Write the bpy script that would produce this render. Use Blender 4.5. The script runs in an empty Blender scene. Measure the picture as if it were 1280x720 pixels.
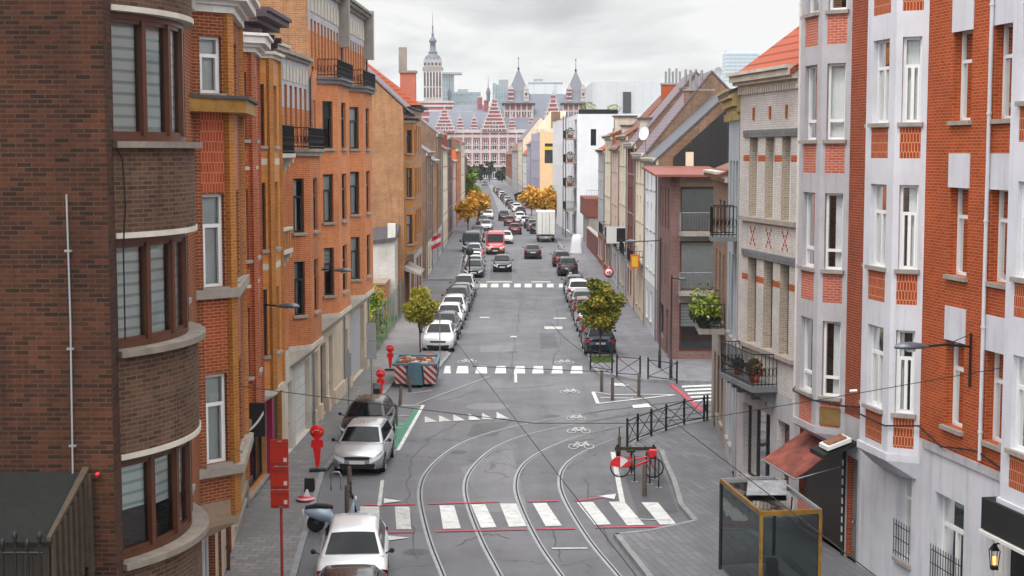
import bpy, math, random
from math import sin, cos, pi, sqrt, radians, atan, atan2, hypot
from mathutils import Vector as V
random.seed(7)
sc = bpy.context.scene
col = sc.collection

# ------------------------------------------------------------------ camera
FPX, CAMH, HZ = 1900.0, 11.0, 190.0
TILT = atan((360 - HZ) / FPX)
cd = bpy.data.cameras.new('camera')
cam = bpy.data.objects.new('camera', cd)
col.objects.link(cam)
cam.location = (0, 0, CAMH)
cam.rotation_euler = (pi / 2 - TILT, 0, 0)
cd.sensor_width = 36
cd.lens = 36 * FPX / 1280
cd.clip_start = 0.1
cd.clip_end = 6000
sc.camera = cam


def ray(px, py):
    a, b = (px - 640) / FPX, (360 - py) / FPX
    return V((a, cos(TILT) + b * sin(TILT), -sin(TILT) + b * cos(TILT)))


def G(px, py, z=0.0):            # spot on the level z under a spot of the photograph
    r = ray(px, py)
    k = (z - CAMH) / r.z
    return V((r.x * k, r.y * k, z))


def P(px, py, Y):                # spot at distance Y
    r = ray(px, py)
    k = Y / r.y
    return V((r.x * k, Y, CAMH + r.z * k))


# ------------------------------------------------------------------ materials
def lin(h):
    if not isinstance(h, str):
        return tuple(h)
    out = []
    for i in (0, 2, 4):
        c = int(h[i:i + 2], 16) / 255
        out.append(c / 12.92 if c <= .04045 else ((c + .055) / 1.055) ** 2.4)
    return tuple(out)


M = {}


def _nt(name):
    m = bpy.data.materials.new(name)
    m.use_nodes = True
    nt = m.node_tree
    return m, nt, nt.nodes['Principled BSDF']


def _link(nt, a, ao, b, bi):
    nt.links.new(a.outputs[ao], b.inputs[bi])


def _mixc(nt, fac, a, b, blend='MIX'):
    n = nt.nodes.new('ShaderNodeMix')
    n.data_type = 'RGBA'
    n.blend_type = blend
    for s, v in ((0, fac), (6, a), (7, b)):
        if hasattr(v, 'links'):
            nt.links.new(v, n.inputs[s])
        elif s == 0:
            n.inputs[s].default_value = v
        else:
            n.inputs[s].default_value = (*v, 1)
    return n.outputs[2]


def _noise(nt, vec, scale, detail=4, rough=.6):
    n = nt.nodes.new('ShaderNodeTexNoise')
    n.inputs['Scale'].default_value = scale
    n.inputs['Detail'].default_value = detail
    n.inputs['Roughness'].default_value = rough
    if vec is not None:
        nt.links.new(vec, n.inputs['Vector'])
    return n.outputs['Fac']


def _ramp(nt, fac, lo, hi):
    n = nt.nodes.new('ShaderNodeMapRange')
    n.inputs[1].default_value = lo
    n.inputs[2].default_value = hi
    nt.links.new(fac, n.inputs[0])
    return n.outputs[0]


def _coord(nt, which='UV'):
    return nt.nodes.new('ShaderNodeTexCoord').outputs[which]


def _bump(nt, bs, h, strength, dist=.01):
    b = nt.nodes.new('ShaderNodeBump')
    b.inputs['Strength'].default_value = strength
    b.inputs['Distance'].default_value = dist
    nt.links.new(h, b.inputs['Height'])
    nt.links.new(b.outputs[0], bs.inputs['Normal'])


def mat(name, base, rough=.8, metal=0., var=.25, vs=1.5, spec=.5, coat=0., streak=0.):
    """plain surface with blotchy wear"""
    m, nt, bs = _nt(name)
    b = lin(base)
    bs.inputs['Roughness'].default_value = rough
    bs.inputs['Metallic'].default_value = metal
    bs.inputs['Specular IOR Level'].default_value = spec
    bs.inputs['Coat Weight'].default_value = coat
    if var:
        co = _coord(nt, 'Object')
        f = _ramp(nt, _noise(nt, co, vs, 6, .7), .35, .7)
        c = _mixc(nt, f, tuple(x * (1 - var) for x in b), tuple(min(1, x * (1 + var * .5)) for x in b))
        if streak:
            mp = nt.nodes.new('ShaderNodeMapping')
            mp.inputs['Scale'].default_value = (3, 3, .25)
            nt.links.new(co, mp.inputs[0])
            f2 = _ramp(nt, _noise(nt, mp.outputs[0], 1.2, 5, .65), .52, .8)
            sm = nt.nodes.new('ShaderNodeMath')
            sm.operation = 'MULTIPLY'
            sm.inputs[1].default_value = streak
            nt.links.new(f2, sm.inputs[0])
            c = _mixc(nt, sm.outputs[0], c, tuple(x * .35 for x in b))
        nt.links.new(c, bs.inputs['Base Color'])
    else:
        bs.inputs['Base Color'].default_value = (*b, 1)
    M[name] = m
    return m


def brick(name, c1, c2, mortar, bw=.22, bh=.07, ms=.009, dirt=.35, off=.5, third=None, rough=.85, bump=.5, moss=None):
    m, nt, bs = _nt(name)
    uv = _coord(nt, 'UV')
    t = nt.nodes.new('ShaderNodeTexBrick')
    t.offset = off
    nt.links.new(uv, t.inputs['Vector'])
    for k, v in (('Scale', 1), ('Mortar Size', ms), ('Mortar Smooth', .2), ('Bias', 0.), ('Brick Width', bw), ('Row Height', bh)):
        t.inputs[k].default_value = v
    t.inputs['Color1'].default_value = (*lin(c1), 1)
    t.inputs['Color2'].default_value = (*lin(c2), 1)
    t.inputs['Mortar'].default_value = (*lin(mortar), 1)
    c = t.outputs['Color']
    if third:      # odd bricks of another colour
        w = nt.nodes.new('ShaderNodeTexBrick')
        w.offset = off
        nt.links.new(uv, w.inputs['Vector'])
        for k, v in (('Scale', 1), ('Mortar Size', ms), ('Bias', -.4), ('Brick Width', bw), ('Row Height', bh)):
            w.inputs[k].default_value = v
        mp = nt.nodes.new('ShaderNodeMapping')
        mp.inputs['Location'].default_value = (bw * 7, bh * 22, 0)
        nt.links.new(uv, mp.inputs[0])
        nt.links.new(mp.outputs[0], w.inputs['Vector'])
        w.inputs['Color1'].default_value = (0, 0, 0, 1)
        w.inputs['Color2'].default_value = (1, 1, 1, 1)
        w.inputs['Mortar'].default_value = (0, 0, 0, 1)
        f = _ramp(nt, w.outputs['Color'], .45, 1.)
        c = _mixc(nt, f, c, lin(third))
    f = _ramp(nt, _noise(nt, uv, .5, 7, .7), .4, .75)
    dm = nt.nodes.new('ShaderNodeMath')
    dm.operation = 'MULTIPLY'
    dm.inputs[1].default_value = dirt
    nt.links.new(f, dm.inputs[0])
    c = _mixc(nt, dm.outputs[0], c, (.25, .22, .2), 'MULTIPLY')
    mp2 = nt.nodes.new('ShaderNodeMapping')
    mp2.inputs['Scale'].default_value = (2.2, .16, 1)
    nt.links.new(uv, mp2.inputs[0])
    f = _ramp(nt, _noise(nt, mp2.outputs[0], 1.3, 6, .7), .5, .82)
    dm2 = nt.nodes.new('ShaderNodeMath')
    dm2.operation = 'MULTIPLY'
    dm2.inputs[1].default_value = min(.75, dirt * 1.6)
    nt.links.new(f, dm2.inputs[0])
    c = _mixc(nt, dm2.outputs[0], c, (.3, .27, .25), 'MULTIPLY')
    f = _ramp(nt, _noise(nt, uv, .9, 3, .5), .3, .75)
    c = _mixc(nt, .4, c, _mixc(nt, f, (.62, .62, .64), (1.3, 1.25, 1.2)), 'MULTIPLY')
    f = _noise(nt, uv, 14, 3, .7)
    c = _mixc(nt, .35, c, _mixc(nt, f, (.35, .35, .35), (1.5, 1.5, 1.5)), 'MULTIPLY')
    nt.links.new(c, bs.inputs['Base Color'])
    bs.inputs['Roughness'].default_value = rough
    bs.inputs['Specular IOR Level'].default_value = .3
    if bump:
        iv = nt.nodes.new('ShaderNodeMath')
        iv.operation = 'SUBTRACT'
        iv.inputs[0].default_value = 1
        nt.links.new(t.outputs['Fac'], iv.inputs[1])
        _bump(nt, bs, iv.outputs[0], bump, .008)
    M[name] = m
    return m


def glassmat(name, tint=(.75, .8, .8), refl=1.0, most=1.0):
    m, nt, bs = _nt(name)
    nt.nodes.remove(bs)
    out = nt.nodes['Material Output']
    tr = nt.nodes.new('ShaderNodeBsdfTransparent')
    tr.inputs[0].default_value = (*tint, 1)
    gl = nt.nodes.new('ShaderNodeBsdfGlossy')
    gl.inputs['Roughness'].default_value = .03
    co = _coord(nt, 'Object')
    b = nt.nodes.new('ShaderNodeBump')
    b.inputs['Strength'].default_value = .12
    b.inputs['Distance'].default_value = .05
    nt.links.new(_noise(nt, co, 1.2, 1), b.inputs['Height'])
    nt.links.new(b.outputs[0], gl.inputs['Normal'])
    fr = nt.nodes.new('ShaderNodeFresnel')
    fr.inputs[0].default_value = 1.6 * refl
    mx = nt.nodes.new('ShaderNodeMixShader')
    mm_ = nt.nodes.new('ShaderNodeMath')
    mm_.operation = 'MINIMUM'
    mm_.inputs[1].default_value = most
    _link(nt, fr, 0, mm_, 0)
    _link(nt, mm_, 0, mx, 0)
    _link(nt, tr, 0, mx, 1)
    _link(nt, gl, 0, mx, 2)
    _link(nt, mx, 0, out, 'Surface')
    M[name] = m
    return m


def stripes(name, ca, cb, period, duty=.5, axis=2, rough=.8, slant=0., soft=.04):
    """two colours in stripes across UV (axis 0 = u, 1 = v; slant leans them)"""
    m, nt, bs = _nt(name)
    uv = _coord(nt, 'UV')
    sx = nt.nodes.new('ShaderNodeSeparateXYZ')
    nt.links.new(uv, sx.inputs[0])
    a = sx.outputs[0 if axis == 0 else 1]
    if slant:
        mu = nt.nodes.new('ShaderNodeMath')
        mu.operation = 'MULTIPLY_ADD'
        mu.inputs[1].default_value = slant
        nt.links.new(sx.outputs[1 if axis == 0 else 0], mu.inputs[0])
        nt.links.new(a, mu.inputs[2])
        a = mu.outputs[0]
    d = nt.nodes.new('ShaderNodeMath')
    d.operation = 'DIVIDE'
    d.inputs[1].default_value = period
    nt.links.new(a, d.inputs[0])
    fr = nt.nodes.new('ShaderNodeMath')
    fr.operation = 'FRACT'
    nt.links.new(d.outputs[0], fr.inputs[0])
    f = _ramp(nt, fr.outputs[0], duty - soft, duty + soft)
    c = _mixc(nt, f, lin(ca), lin(cb))
    f2 = _noise(nt, uv, 1.5, 5, .7)
    c = _mixc(nt, .3, c, _mixc(nt, f2, (.5, .5, .5), (1.3, 1.3, 1.3)), 'MULTIPLY')
    nt.links.new(c, bs.inputs['Base Color'])
    bs.inputs['Roughness'].default_value = rough
    _bump(nt, bs, f, .4, .01)
    M[name] = m
    return m


def road_mat(name, base, patch, crack=True, rough=.75, slabs=None, joint='2a2a2a'):
    m, nt, bs = _nt(name)
    co = _coord(nt, 'Object')
    b = lin(base)
    if slabs:
        t = nt.nodes.new('ShaderNodeTexBrick')
        t.offset = .5
        mp = nt.nodes.new('ShaderNodeMapping')
        mp.inputs['Rotation'].default_value = (0, 0, slabs[2])
        nt.links.new(co, mp.inputs[0])
        nt.links.new(mp.outputs[0], t.inputs['Vector'])
        for k, v in (('Scale', 1), ('Mortar Size', .012), ('Mortar Smooth', .2), ('Bias', 0.), ('Brick Width', slabs[0]), ('Row Height', slabs[1])):
            t.inputs[k].default_value = v
        t.inputs['Color1'].default_value = (*[x * .8 for x in b], 1)
        t.inputs['Color2'].default_value = (*[x * 1.2 for x in b], 1)
        t.inputs['Mortar'].default_value = (*lin(joint), 1)
        c = t.outputs['Color']
    else:
        f = _ramp(nt, _noise(nt, co, 40, 3, .8), .3, .7)
        c = _mixc(nt, f, tuple(x * .75 for x in b), tuple(x * 1.25 for x in b))
    f = _ramp(nt, _noise(nt, co, .22, 6, .65), .42, .62)
    c = _mixc(nt, f, c, _mixc(nt, .75, c, lin(patch)))
    mp = nt.nodes.new('ShaderNodeMapping')      # worn wheel lines along the street
    mp.inputs['Scale'].default_value = (1.1, .05, 1)
    nt.links.new(co, mp.inputs[0])
    f = _ramp(nt, _noise(nt, mp.outputs[0], 1, 4, .6), .45, .75)
    c = _mixc(nt, f, c, _mixc(nt, .45, c, tuple(x * .45 for x in b)))
    f = _ramp(nt, _noise(nt, co, 1.7, 8, .75), .58, .8)
    c = _mixc(nt, f, c, tuple(x * .45 for x in b))
    if crack:
        v = nt.nodes.new('ShaderNodeTexVoronoi')
        v.feature = 'DISTANCE_TO_EDGE'
        v.inputs['Scale'].default_value = .23
        wn = nt.nodes.new('ShaderNodeTexNoise')
        wn.inputs['Scale'].default_value = .9
        wn.inputs['Detail'].default_value = 6
        nt.links.new(co, wn.inputs['Vector'])
        va = nt.nodes.new('ShaderNodeVectorMath')
        va.operation = 'MULTIPLY_ADD'
        va.inputs[1].default_value = (2.2, 2.2, 0)
        nt.links.new(wn.outputs['Color'], va.inputs[0])
        nt.links.new(co, va.inputs[2])
        nt.links.new(va.outputs[0], v.inputs['Vector'])
        f = _ramp(nt, v.outputs['Distance'], .012, .004)
        mk = _ramp(nt, _noise(nt, co, .12, 2), .45, .6)
        mu = nt.nodes.new('ShaderNodeMath')
        mu.operation = 'MULTIPLY'
        nt.links.new(f, mu.inputs[0])
        nt.links.new(mk, mu.inputs[1])
        c = _mixc(nt, mu.outputs[0], c, tuple(x * .5 for x in b))
    nt.links.new(c, bs.inputs['Base Color'])
    rg = _ramp(nt, _noise(nt, co, .5, 5), .2, .9)
    mr = nt.nodes.new('ShaderNodeMapRange')
    mr.inputs[3].default_value = rough - .22
    mr.inputs[4].default_value = rough + .12
    nt.links.new(rg, mr.inputs[0])
    nt.links.new(mr.outputs[0], bs.inputs['Roughness'])
    _bump(nt, bs, _noise(nt, co, 60, 2), .15, .005)
    M[name] = m
    return m


def paint_mark(name, base, wear=.5):
    """road paint worn through to the asphalt"""
    m, nt, bs = _nt(name)
    co = _coord(nt, 'Object')
    f = _ramp(nt, _noise(nt, co, 3.5, 9, .8), .62 - .2 * wear, .75 - .1 * wear)
    f2 = _ramp(nt, _noise(nt, co, .7, 4, .7), .3, .8)
    b = lin(base)
    c = _mixc(nt, f2, tuple(x * .72 for x in b), b)
    c = _mixc(nt, f, c, tuple(x * .4 + .03 for x in b))
    nt.links.new(c, bs.inputs['Base Color'])
    bs.inputs['Roughness'].default_value = .6
    M[name] = m
    return m


# ------------------------------------------------------------------ mesh collector
class MB:
    def __init__(s):
        s.v, s.f, s.m, s.uv, s.sm, s.mats = [], [], [], [], [], []

    def mi(s, m):
        if m not in s.mats:
            s.mats.append(m)
        return s.mats.index(m)

    def face(s, pts, m, smooth=False, uv=None):
        i = len(s.v)
        s.v += [tuple(p) for p in pts]
        s.f.append(tuple(range(i, i + len(pts))))
        s.m.append(s.mi(m))
        s.sm.append(smooth)
        s.uv.append(uv)

    def grid(s, rows, m, smooth=True, close=False, uv=False):
        """rows of points, shared vertices"""
        n = len(rows[0])
        i0 = len(s.v)
        for r in rows:
            s.v += [tuple(p) for p in r]
        for a in range(len(rows) - 1):
            for b in range(n if close else n - 1):
                b2 = (b + 1) % n
                s.f.append((i0 + a * n + b, i0 + a * n + b2, i0 + (a + 1) * n + b2, i0 + (a + 1) * n + b))
                s.m.append(s.mi(m(a, b) if callable(m) else m))
                s.sm.append(smooth)
                s.uv.append(None)

    def hexa(s, p, m):
        """8 points: bottom ring 0-3, top ring 4-7"""
        for q in ((0, 1, 2, 3), (4, 5, 6, 7), (0, 1, 5, 4), (1, 2, 6, 5), (2, 3, 7, 6), (3, 0, 4, 7)):
            s.face([p[k] for k in q], m)

    def box(s, x0, x1, y0, y1, z0, z1, m):
        s.hexa([V((x0, y0, z0)), V((x1, y0, z0)), V((x1, y1, z0)), V((x0, y1, z0)),
                V((x0, y0, z1)), V((x1, y0, z1)), V((x1, y1, z1)), V((x0, y1, z1))], m)

    def prism(s, poly, z0, z1, m, top=None):
        """poly of (x, y); top = another poly for a taper"""
        tp = top or poly
        n = len(poly)
        s.face([V((x, y, z0)) for x, y in poly], m)
        s.face([V((x, y, z1)) for x, y in tp], m)
        for i in range(n):
            j = (i + 1) % n
            s.face([V((*poly[i], z0)), V((*poly[j], z0)), V((*tp[j], z1)), V((*tp[i], z1))], m)

    def tube(s, pts, r, m, n=8, caps=True):
        pts = [V(p) for p in pts]
        rr = r if isinstance(r, (list, tuple)) else [r] * len(pts)
        rows = []
        for i, p in enumerate(pts):
            d = (pts[min(i + 1, len(pts) - 1)] - pts[max(i - 1, 0)]).normalized()
            a = d.cross(V((0, 0, 1)))
            if a.length < .05:
                a = d.cross(V((1, 0, 0)))
            a.normalize()
            b = d.cross(a)
            rows.append([p + (a * cos(2 * pi * k / n) + b * sin(2 * pi * k / n)) * rr[i] for k in range(n)])
        s.grid(rows, m, True, True)
        if caps:
            s.face(rows[0], m)
            s.face(rows[-1], m)

    def lathe(s, prof, m, c=(0, 0, 0), n=16, axis='z', smooth=True):
        rows = []
        for r, h in prof:
            if axis == 'z':
                rows.append([V((c[0] + r * cos(2 * pi * k / n), c[1] + r * sin(2 * pi * k / n), c[2] + h)) for k in range(n)])
            elif axis == 'x':
                rows.append([V((c[0] + h, c[1] + r * cos(2 * pi * k / n), c[2] + r * sin(2 * pi * k / n))) for k in range(n)])
            else:
                rows.append([V((c[0] + r * cos(2 * pi * k / n), c[1] + h, c[2] + r * sin(2 * pi * k / n))) for k in range(n)])
        s.grid(rows, m, smooth, True)

    def build(s, name, parent=None, label=None, bevel=0, sub=0, origin=None):
        me = bpy.data.meshes.new(name)
        o0 = V((0, 0, 0))
        if origin is not None:
            o0 = V(origin)
        elif parent is not None:
            o0 = V(ORI.get(parent.name, (0, 0, 0)))
        vs = [(a - o0.x, b - o0.y, c - o0.z) for a, b, c in s.v]
        me.from_pydata(vs, [], s.f)
        for m in s.mats:
            me.materials.append(M[m])
        uvl = me.uv_layers.new(name='uv')
        k = 0
        dat = [0.0] * (2 * len(me.loops))
        for pi_, poly in enumerate(me.polygons):
            poly.material_index = s.m[pi_]
            poly.use_smooth = s.sm[pi_]
            n = poly.normal
            cu = s.uv[pi_]
            h = hypot(n.x, n.y)
            for q, vi in enumerate(s.f[pi_]):
                if cu is not None:
                    u, w = cu[q]
                else:
                    x, y, z = s.v[vi]
                    if abs(n.z) > .93 or h < 1e-6:
                        u, w = x, y
                    else:
                        u, w = (-n.y * x + n.x * y) / h, z
                dat[2 * k] = u
                dat[2 * k + 1] = w
                k += 1
        uvl.data.foreach_set('uv', dat)
        ob = bpy.data.objects.new(name, me)
        col.objects.link(ob)
        if parent is not None:
            ob.parent = parent
            ORI[ob.name] = tuple(o0)
        elif origin is not None:
            ob.location = o0
            ORI[ob.name] = tuple(o0)
        if label:
            ob['label'] = label
        if bevel:
            b = ob.modifiers.new('bevel', 'BEVEL')
            b.width = bevel
            b.segments = 2
            b.limit_method = 'ANGLE'
        if sub:
            b = ob.modifiers.new('sub', 'SUBSURF')
            b.levels = b.render_levels = sub
        return ob


ORI = {}     # where each thing's base stands, so that meshes drawn in place hang on it


def tag(o, label, cat, group=None, kind=None):
    if label:
        o['label'] = label
    if cat:
        o['category'] = cat
    if group:
        o['group'] = group
    if kind:
        o['kind'] = kind
    return o


def thing(name, label, cat, loc=(0, 0, 0), rz=0, group=None):
    o = bpy.data.objects.new(name, None)
    o.empty_display_size = .3
    col.objects.link(o)
    o.location = loc
    o.rotation_euler = (0, 0, rz)
    ORI[o.name] = tuple(loc)
    return tag(o, label, cat, group)


def proto(name, label, cat, group=None):
    """a thing drawn round (0,0,0), placed afterwards"""
    return thing(name, label, cat, (0, 0, 0), 0, group)


def put(root, loc, rz=0, label=None, group=None, scale=None, recolor=None):
    """copy a thing with its parts and sub-parts"""
    r = root.copy()
    col.objects.link(r)
    r.location = loc
    r.rotation_euler = (0, 0, rz)
    if scale:
        r.scale = scale
    if label:
        r['label'] = label
    if group:
        r['group'] = group

    def rec(src, dst):
        for ch in list(src.children):
            c = ch.copy()
            col.objects.link(c)
            c.parent = dst
            if recolor:
                for i, sl in enumerate(ch.material_slots):
                    if sl.material and sl.material.name in recolor:
                        c.material_slots[i].link = 'OBJECT'
                        c.material_slots[i].material = M[recolor[sl.material.name]]
            rec(ch, c)
    rec(root, r)
    return r


def struct(name, mb):
    o = mb.build(name)
    o['kind'] = 'structure'
    return o


# ------------------------------------------------------------------ facade frames
class Fr:
    """u along the wall, d outwards, z up"""
    def __init__(s, a, b, out):
        s.o = V((a[0], a[1], 0))
        e = V((b[0], b[1], 0)) - s.o
        s.L = e.length
        s.t = e.normalized()
        s.n = V((s.t.y, -s.t.x, 0))
        if s.n.dot(V((out[0], out[1], 0))) < 0:
            s.n = -s.n

    def p(s, u, z, d=0.):
        return s.o + s.t * u + s.n * d + V((0, 0, z))

    def sub(s, u0, d0, u1, d1):
        a, b = s.p(u0, 0, d0), s.p(u1, 0, d1)
        return Fr(a, b, s.n)

    def uy(s, Y):                      # u of the spot on the wall at distance Y
        return (Y - s.o.y) / s.t.y

    def pix(s, px, py=300):            # (u, z) of a spot of the photograph on this wall
        r = ray(px, py)
        c = V((0, 0, CAMH))
        k = (s.o - c).dot(s.n) / r.dot(s.n)
        q = c + r * k
        return (q - s.o).dot(s.t), q.z


def fbox(mb, fr, u0, u1, z0, z1, d0, d1, m):
    mb.hexa([fr.p(u0, z0, d0), fr.p(u1, z0, d0), fr.p(u1, z0, d1), fr.p(u0, z0, d1),
             fr.p(u0, z1, d0), fr.p(u1, z1, d0), fr.p(u1, z1, d1), fr.p(u0, z1, d1)], m)


def wall(mb, fr, u0, u1, z0, z1, ops, m, depth=.2, zones=(), rm=None, cut=()):
    """a wall face with openings and reveals; zones = (a, b, c, d, material); cut = holes without reveals"""
    us = {u0, u1}
    zs = {z0, z1}
    for a, b, c, d in [o[:4] for o in ops] + [o[:4] for o in zones] + [o[:4] for o in cut]:
        us |= {min(max(a, u0), u1), min(max(b, u0), u1)}
        zs |= {min(max(c, z0), z1), min(max(d, z0), z1)}
    us, zs = sorted(us), sorted(zs)
    us = [x for i, x in enumerate(us) if i == 0 or x - us[i - 1] > 1e-5]
    zs = [x for i, x in enumerate(zs) if i == 0 or x - zs[i - 1] > 1e-5]
    for j in range(len(zs) - 1):
        zc = (zs[j] + zs[j + 1]) / 2
        run = None
        for i in range(len(us)):
            mm = None
            if i < len(us) - 1:
                uc = (us[i] + us[i + 1]) / 2
                if not any(a < uc < b and c < zc < d for a, b, c, d in [o[:4] for o in list(ops) + list(cut)]):
                    mm = m
                    for a, b, c, d, zm in zones:
                        if a < uc < b and c < zc < d:
                            mm = zm
            if run and run[1] != mm:
                if run[1]:
                    mb.face([fr.p(us[run[0]], zs[j]), fr.p(us[i], zs[j]), fr.p(us[i], zs[j + 1]), fr.p(us[run[0]], zs[j + 1])], run[1])
                run = None
            if run is None:
                run = (i, mm)
    for o in ops:
        a, b, c, d = o[:4]
        r = o[4] if len(o) > 4 else (rm or m)
        for q in (((a, c), (b, c)), ((b, c), (b, d)), ((b, d), (a, d)), ((a, d), (a, c))):
            (ua, za), (ub, zb) = q
            mb.face([fr.p(ua, za), fr.p(ub, zb), fr.p(ub, zb, -depth), fr.p(ua, za, -depth)], r)


WR = random.Random(3)


def window(root, fr, a, b, c, d, inset=.14, style='sash', fm='white_frame', curtain='auto', sill='stone_sill', pane='glass', so=.09, name='window', t=.065, label=None):
    """frame part with pane, curtain and sill as its sub-parts"""
    mb = MB()
    D0, D1 = -inset - .07, -inset
    fbox(mb, fr, a, a + t, c, d, D0, D1, fm)
    fbox(mb, fr, b - t, b, c, d, D0, D1, fm)
    fbox(mb, fr, a + t, b - t, c, c + t, D0, D1, fm)
    fbox(mb, fr, a + t, b - t, d - t, d, D0, D1, fm)
    h = d - c
    if style in ('sash', 'sashd'):
        zt = c + h * .66
        fbox(mb, fr, a + t, b - t, zt - t * .6, zt + t * .6, D0, D1 + .01, fm)
        fbox(mb, fr, a + t, a + 1.7 * t, c + t, zt - t * .6, D0, D1 + .02, fm)
        fbox(mb, fr, b - 1.7 * t, b - t, c + t, zt - t * .6, D0, D1 + .02, fm)
    if style == 'low':
        zt = c + h * .25
        fbox(mb, fr, a + t, b - t, zt - t * .6, zt + t * .6, D0, D1 + .01, fm)
    if style in ('double', 'sashd'):
        um = (a + b) / 2
        fbox(mb, fr, um - t * .6, um + t * .6, c + t, (c + h * .66 - t * .6) if style == 'sashd' else d - t, D0, D1 + .012, fm)
    if style == 'triple':
        for um in (a + (b - a) / 3, a + 2 * (b - a) / 3):
            fbox(mb, fr, um - t * .6, um + t * .6, c + t, d - t, D0, D1 + .012, fm)
    w = mb.build(name, root, label)
    ORI[w.name] = ORI[root.name]
    pb = MB()
    pb.face([fr.p(a + .03, c + .03, D0 + .03), fr.p(b - .03, c + .03, D0 + .03), fr.p(b - .03, d - .03, D0 + .03), fr.p(a + .03, d - .03, D0 + .03)], pane)
    pb.build('pane', w)
    k = curtain
    if k == 'auto':
        k = WR.choice(['net', 'net', 'net', 'side', 'half', 'blind', 'none', 'net'])
    if k != 'none':
        cb = MB()
        dz = D0 - .07
        if k in ('net', 'half', 'side'):
            segs = {'net': [(a, b)], 'half': [(a, a + (b - a) * .6)], 'side': [(a, a + (b - a) * .3), (b - (b - a) * .3, b)]}[k]
            cm = WR.choice(['net_curtain', 'net_curtain', 'white_curtain', 'grey_curtain'])
            for s0, s1 in segs:
                st_ = .05 if b - a < 1.5 else .11
                n = max(4, int((s1 - s0) / st_))
                ro = [[fr.p(s0 + (s1 - s0) * i / n, z, dz + (st_ * .5 if i % 2 else -st_ * .5) + WR.uniform(-.008, .008)) for i in range(n + 1)] for z in (c, d)]
                cb.grid(ro, cm, True)
        else:
            z0 = c + h * WR.choice([0, 0, .3, .5])
            cb.face([fr.p(a, z0, dz), fr.p(b, z0, dz), fr.p(b, d, dz), fr.p(a, d, dz)], 'day_night_blind' if k == 'blind' else k)
        cb.build('blind' if k not in ('net', 'half', 'side') else 'curtain', w)
    if sill:
        sb = MB()
        fbox(sb, fr, a - .07, b + .07, c - .1, c - .003, -inset + .003, so, sill)
        sb.build('sill', w, bevel=.012)
    return w


def shell(mb, fr, L, depth, h, m, ridge=None, base=0., u0=0.):
    """party walls and back of a house; ridge = (height, share of depth) for gable ends"""
    for u in (u0, L):
        pts = [fr.p(u, base), fr.p(u, base, -depth), fr.p(u, h, -depth)]
        if ridge:
            pts.append(fr.p(u, ridge[0], -depth * ridge[1]))
        pts.append(fr.p(u, h))
        mb.face(pts, m)
    mb.face([fr.p(u0, base, -depth), fr.p(L, base, -depth), fr.p(L, h, -depth), fr.p(u0, h, -depth)], m)


def roof_gable(root, fr, u0, u1, depth, ze, zr, m, share=.5, over=.3, th=.14, label=None, ou=.05):
    mb = MB()
    k1 = (zr - ze) / (depth * share)
    k2 = (zr - ze) / (depth * (1 - share))
    for d0, z0, d1, z1 in ((over, ze - over * k1, -depth * share, zr), (-depth - over, ze - over * k2, -depth * share, zr)):
        mb.hexa([fr.p(u0 - ou, z0, d0), fr.p(u1 + ou, z0, d0), fr.p(u1 + ou, z1, d1), fr.p(u0 - ou, z1, d1),
                 fr.p(u0 - ou, z0 + th, d0), fr.p(u1 + ou, z0 + th, d0), fr.p(u1 + ou, z1 + th, d1), fr.p(u0 - ou, z1 + th, d1)], m)
    return mb.build('roof', root, label)


def roof_flat(root, fr, u0, u1, depth, z, m='roof_felt'):
    mb = MB()
    fbox(mb, fr, u0, u1, z + .003, z + .14, -depth, -.02, m)
    return mb.build('roof', root)


def cornice(root, fr, u0, u1, z, steps, m, name='cornice', dent=None):
    """steps of (height, out) from the bottom up"""
    mb = MB()
    zz = z
    for h, o in steps:
        fbox(mb, fr, u0, u1, zz, zz + h - .002, -.02, o, m)
        zz += h
    if dent:
        n = int((u1 - u0) / dent[0])
        for i in range(n):
            a = u0 + (i + .25) * (u1 - u0) / n
            fbox(mb, fr, a, a + dent[0] * .45, z - dent[1], z - .002, .003, dent[2], m)
    return mb.build(name, root)


def railing(root, fr, u0, u1, z, h, d, m='iron', name='railing', step=.12, sides=True, curl=False):
    """bars on the open sides of a balcony"""
    mb = MB()
    pts = [(u0, 0.02), (u0, d), (u1, d), (u1, 0.02)] if sides else [(u0, d), (u1, d)]
    for (ua, da), (ub, db) in zip(pts, pts[1:]):
        for zz in (z + .08, z + h):
            mb.tube([fr.p(ua, zz, da), fr.p(ub, zz, db)], .018, m, 5)
        n = max(1, int(hypot(ub - ua, db - da) / step))
        for i in range(n + 1):
            f = i / n
            q = fr.p(ua + (ub - ua) * f, z, da + (db - da) * f)
            mb.tube([q, q + V((0, 0, h))], .011, m, 4)
            if curl and i < n:
                q2 = fr.p(ua + (ub - ua) * (f + .5 / n), z + h * .45, da + (db - da) * (f + .5 / n))
                e = (fr.p(ub, 0, db) - fr.p(ua, 0, da)).normalized()
                mb.tube([q2 + e * cos(a) * .05 + V((0, 0, sin(a) * .14)) for a in [k * pi / 4 for k in range(9)]], .009, m, 4)
    return mb.build(name, root)


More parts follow.
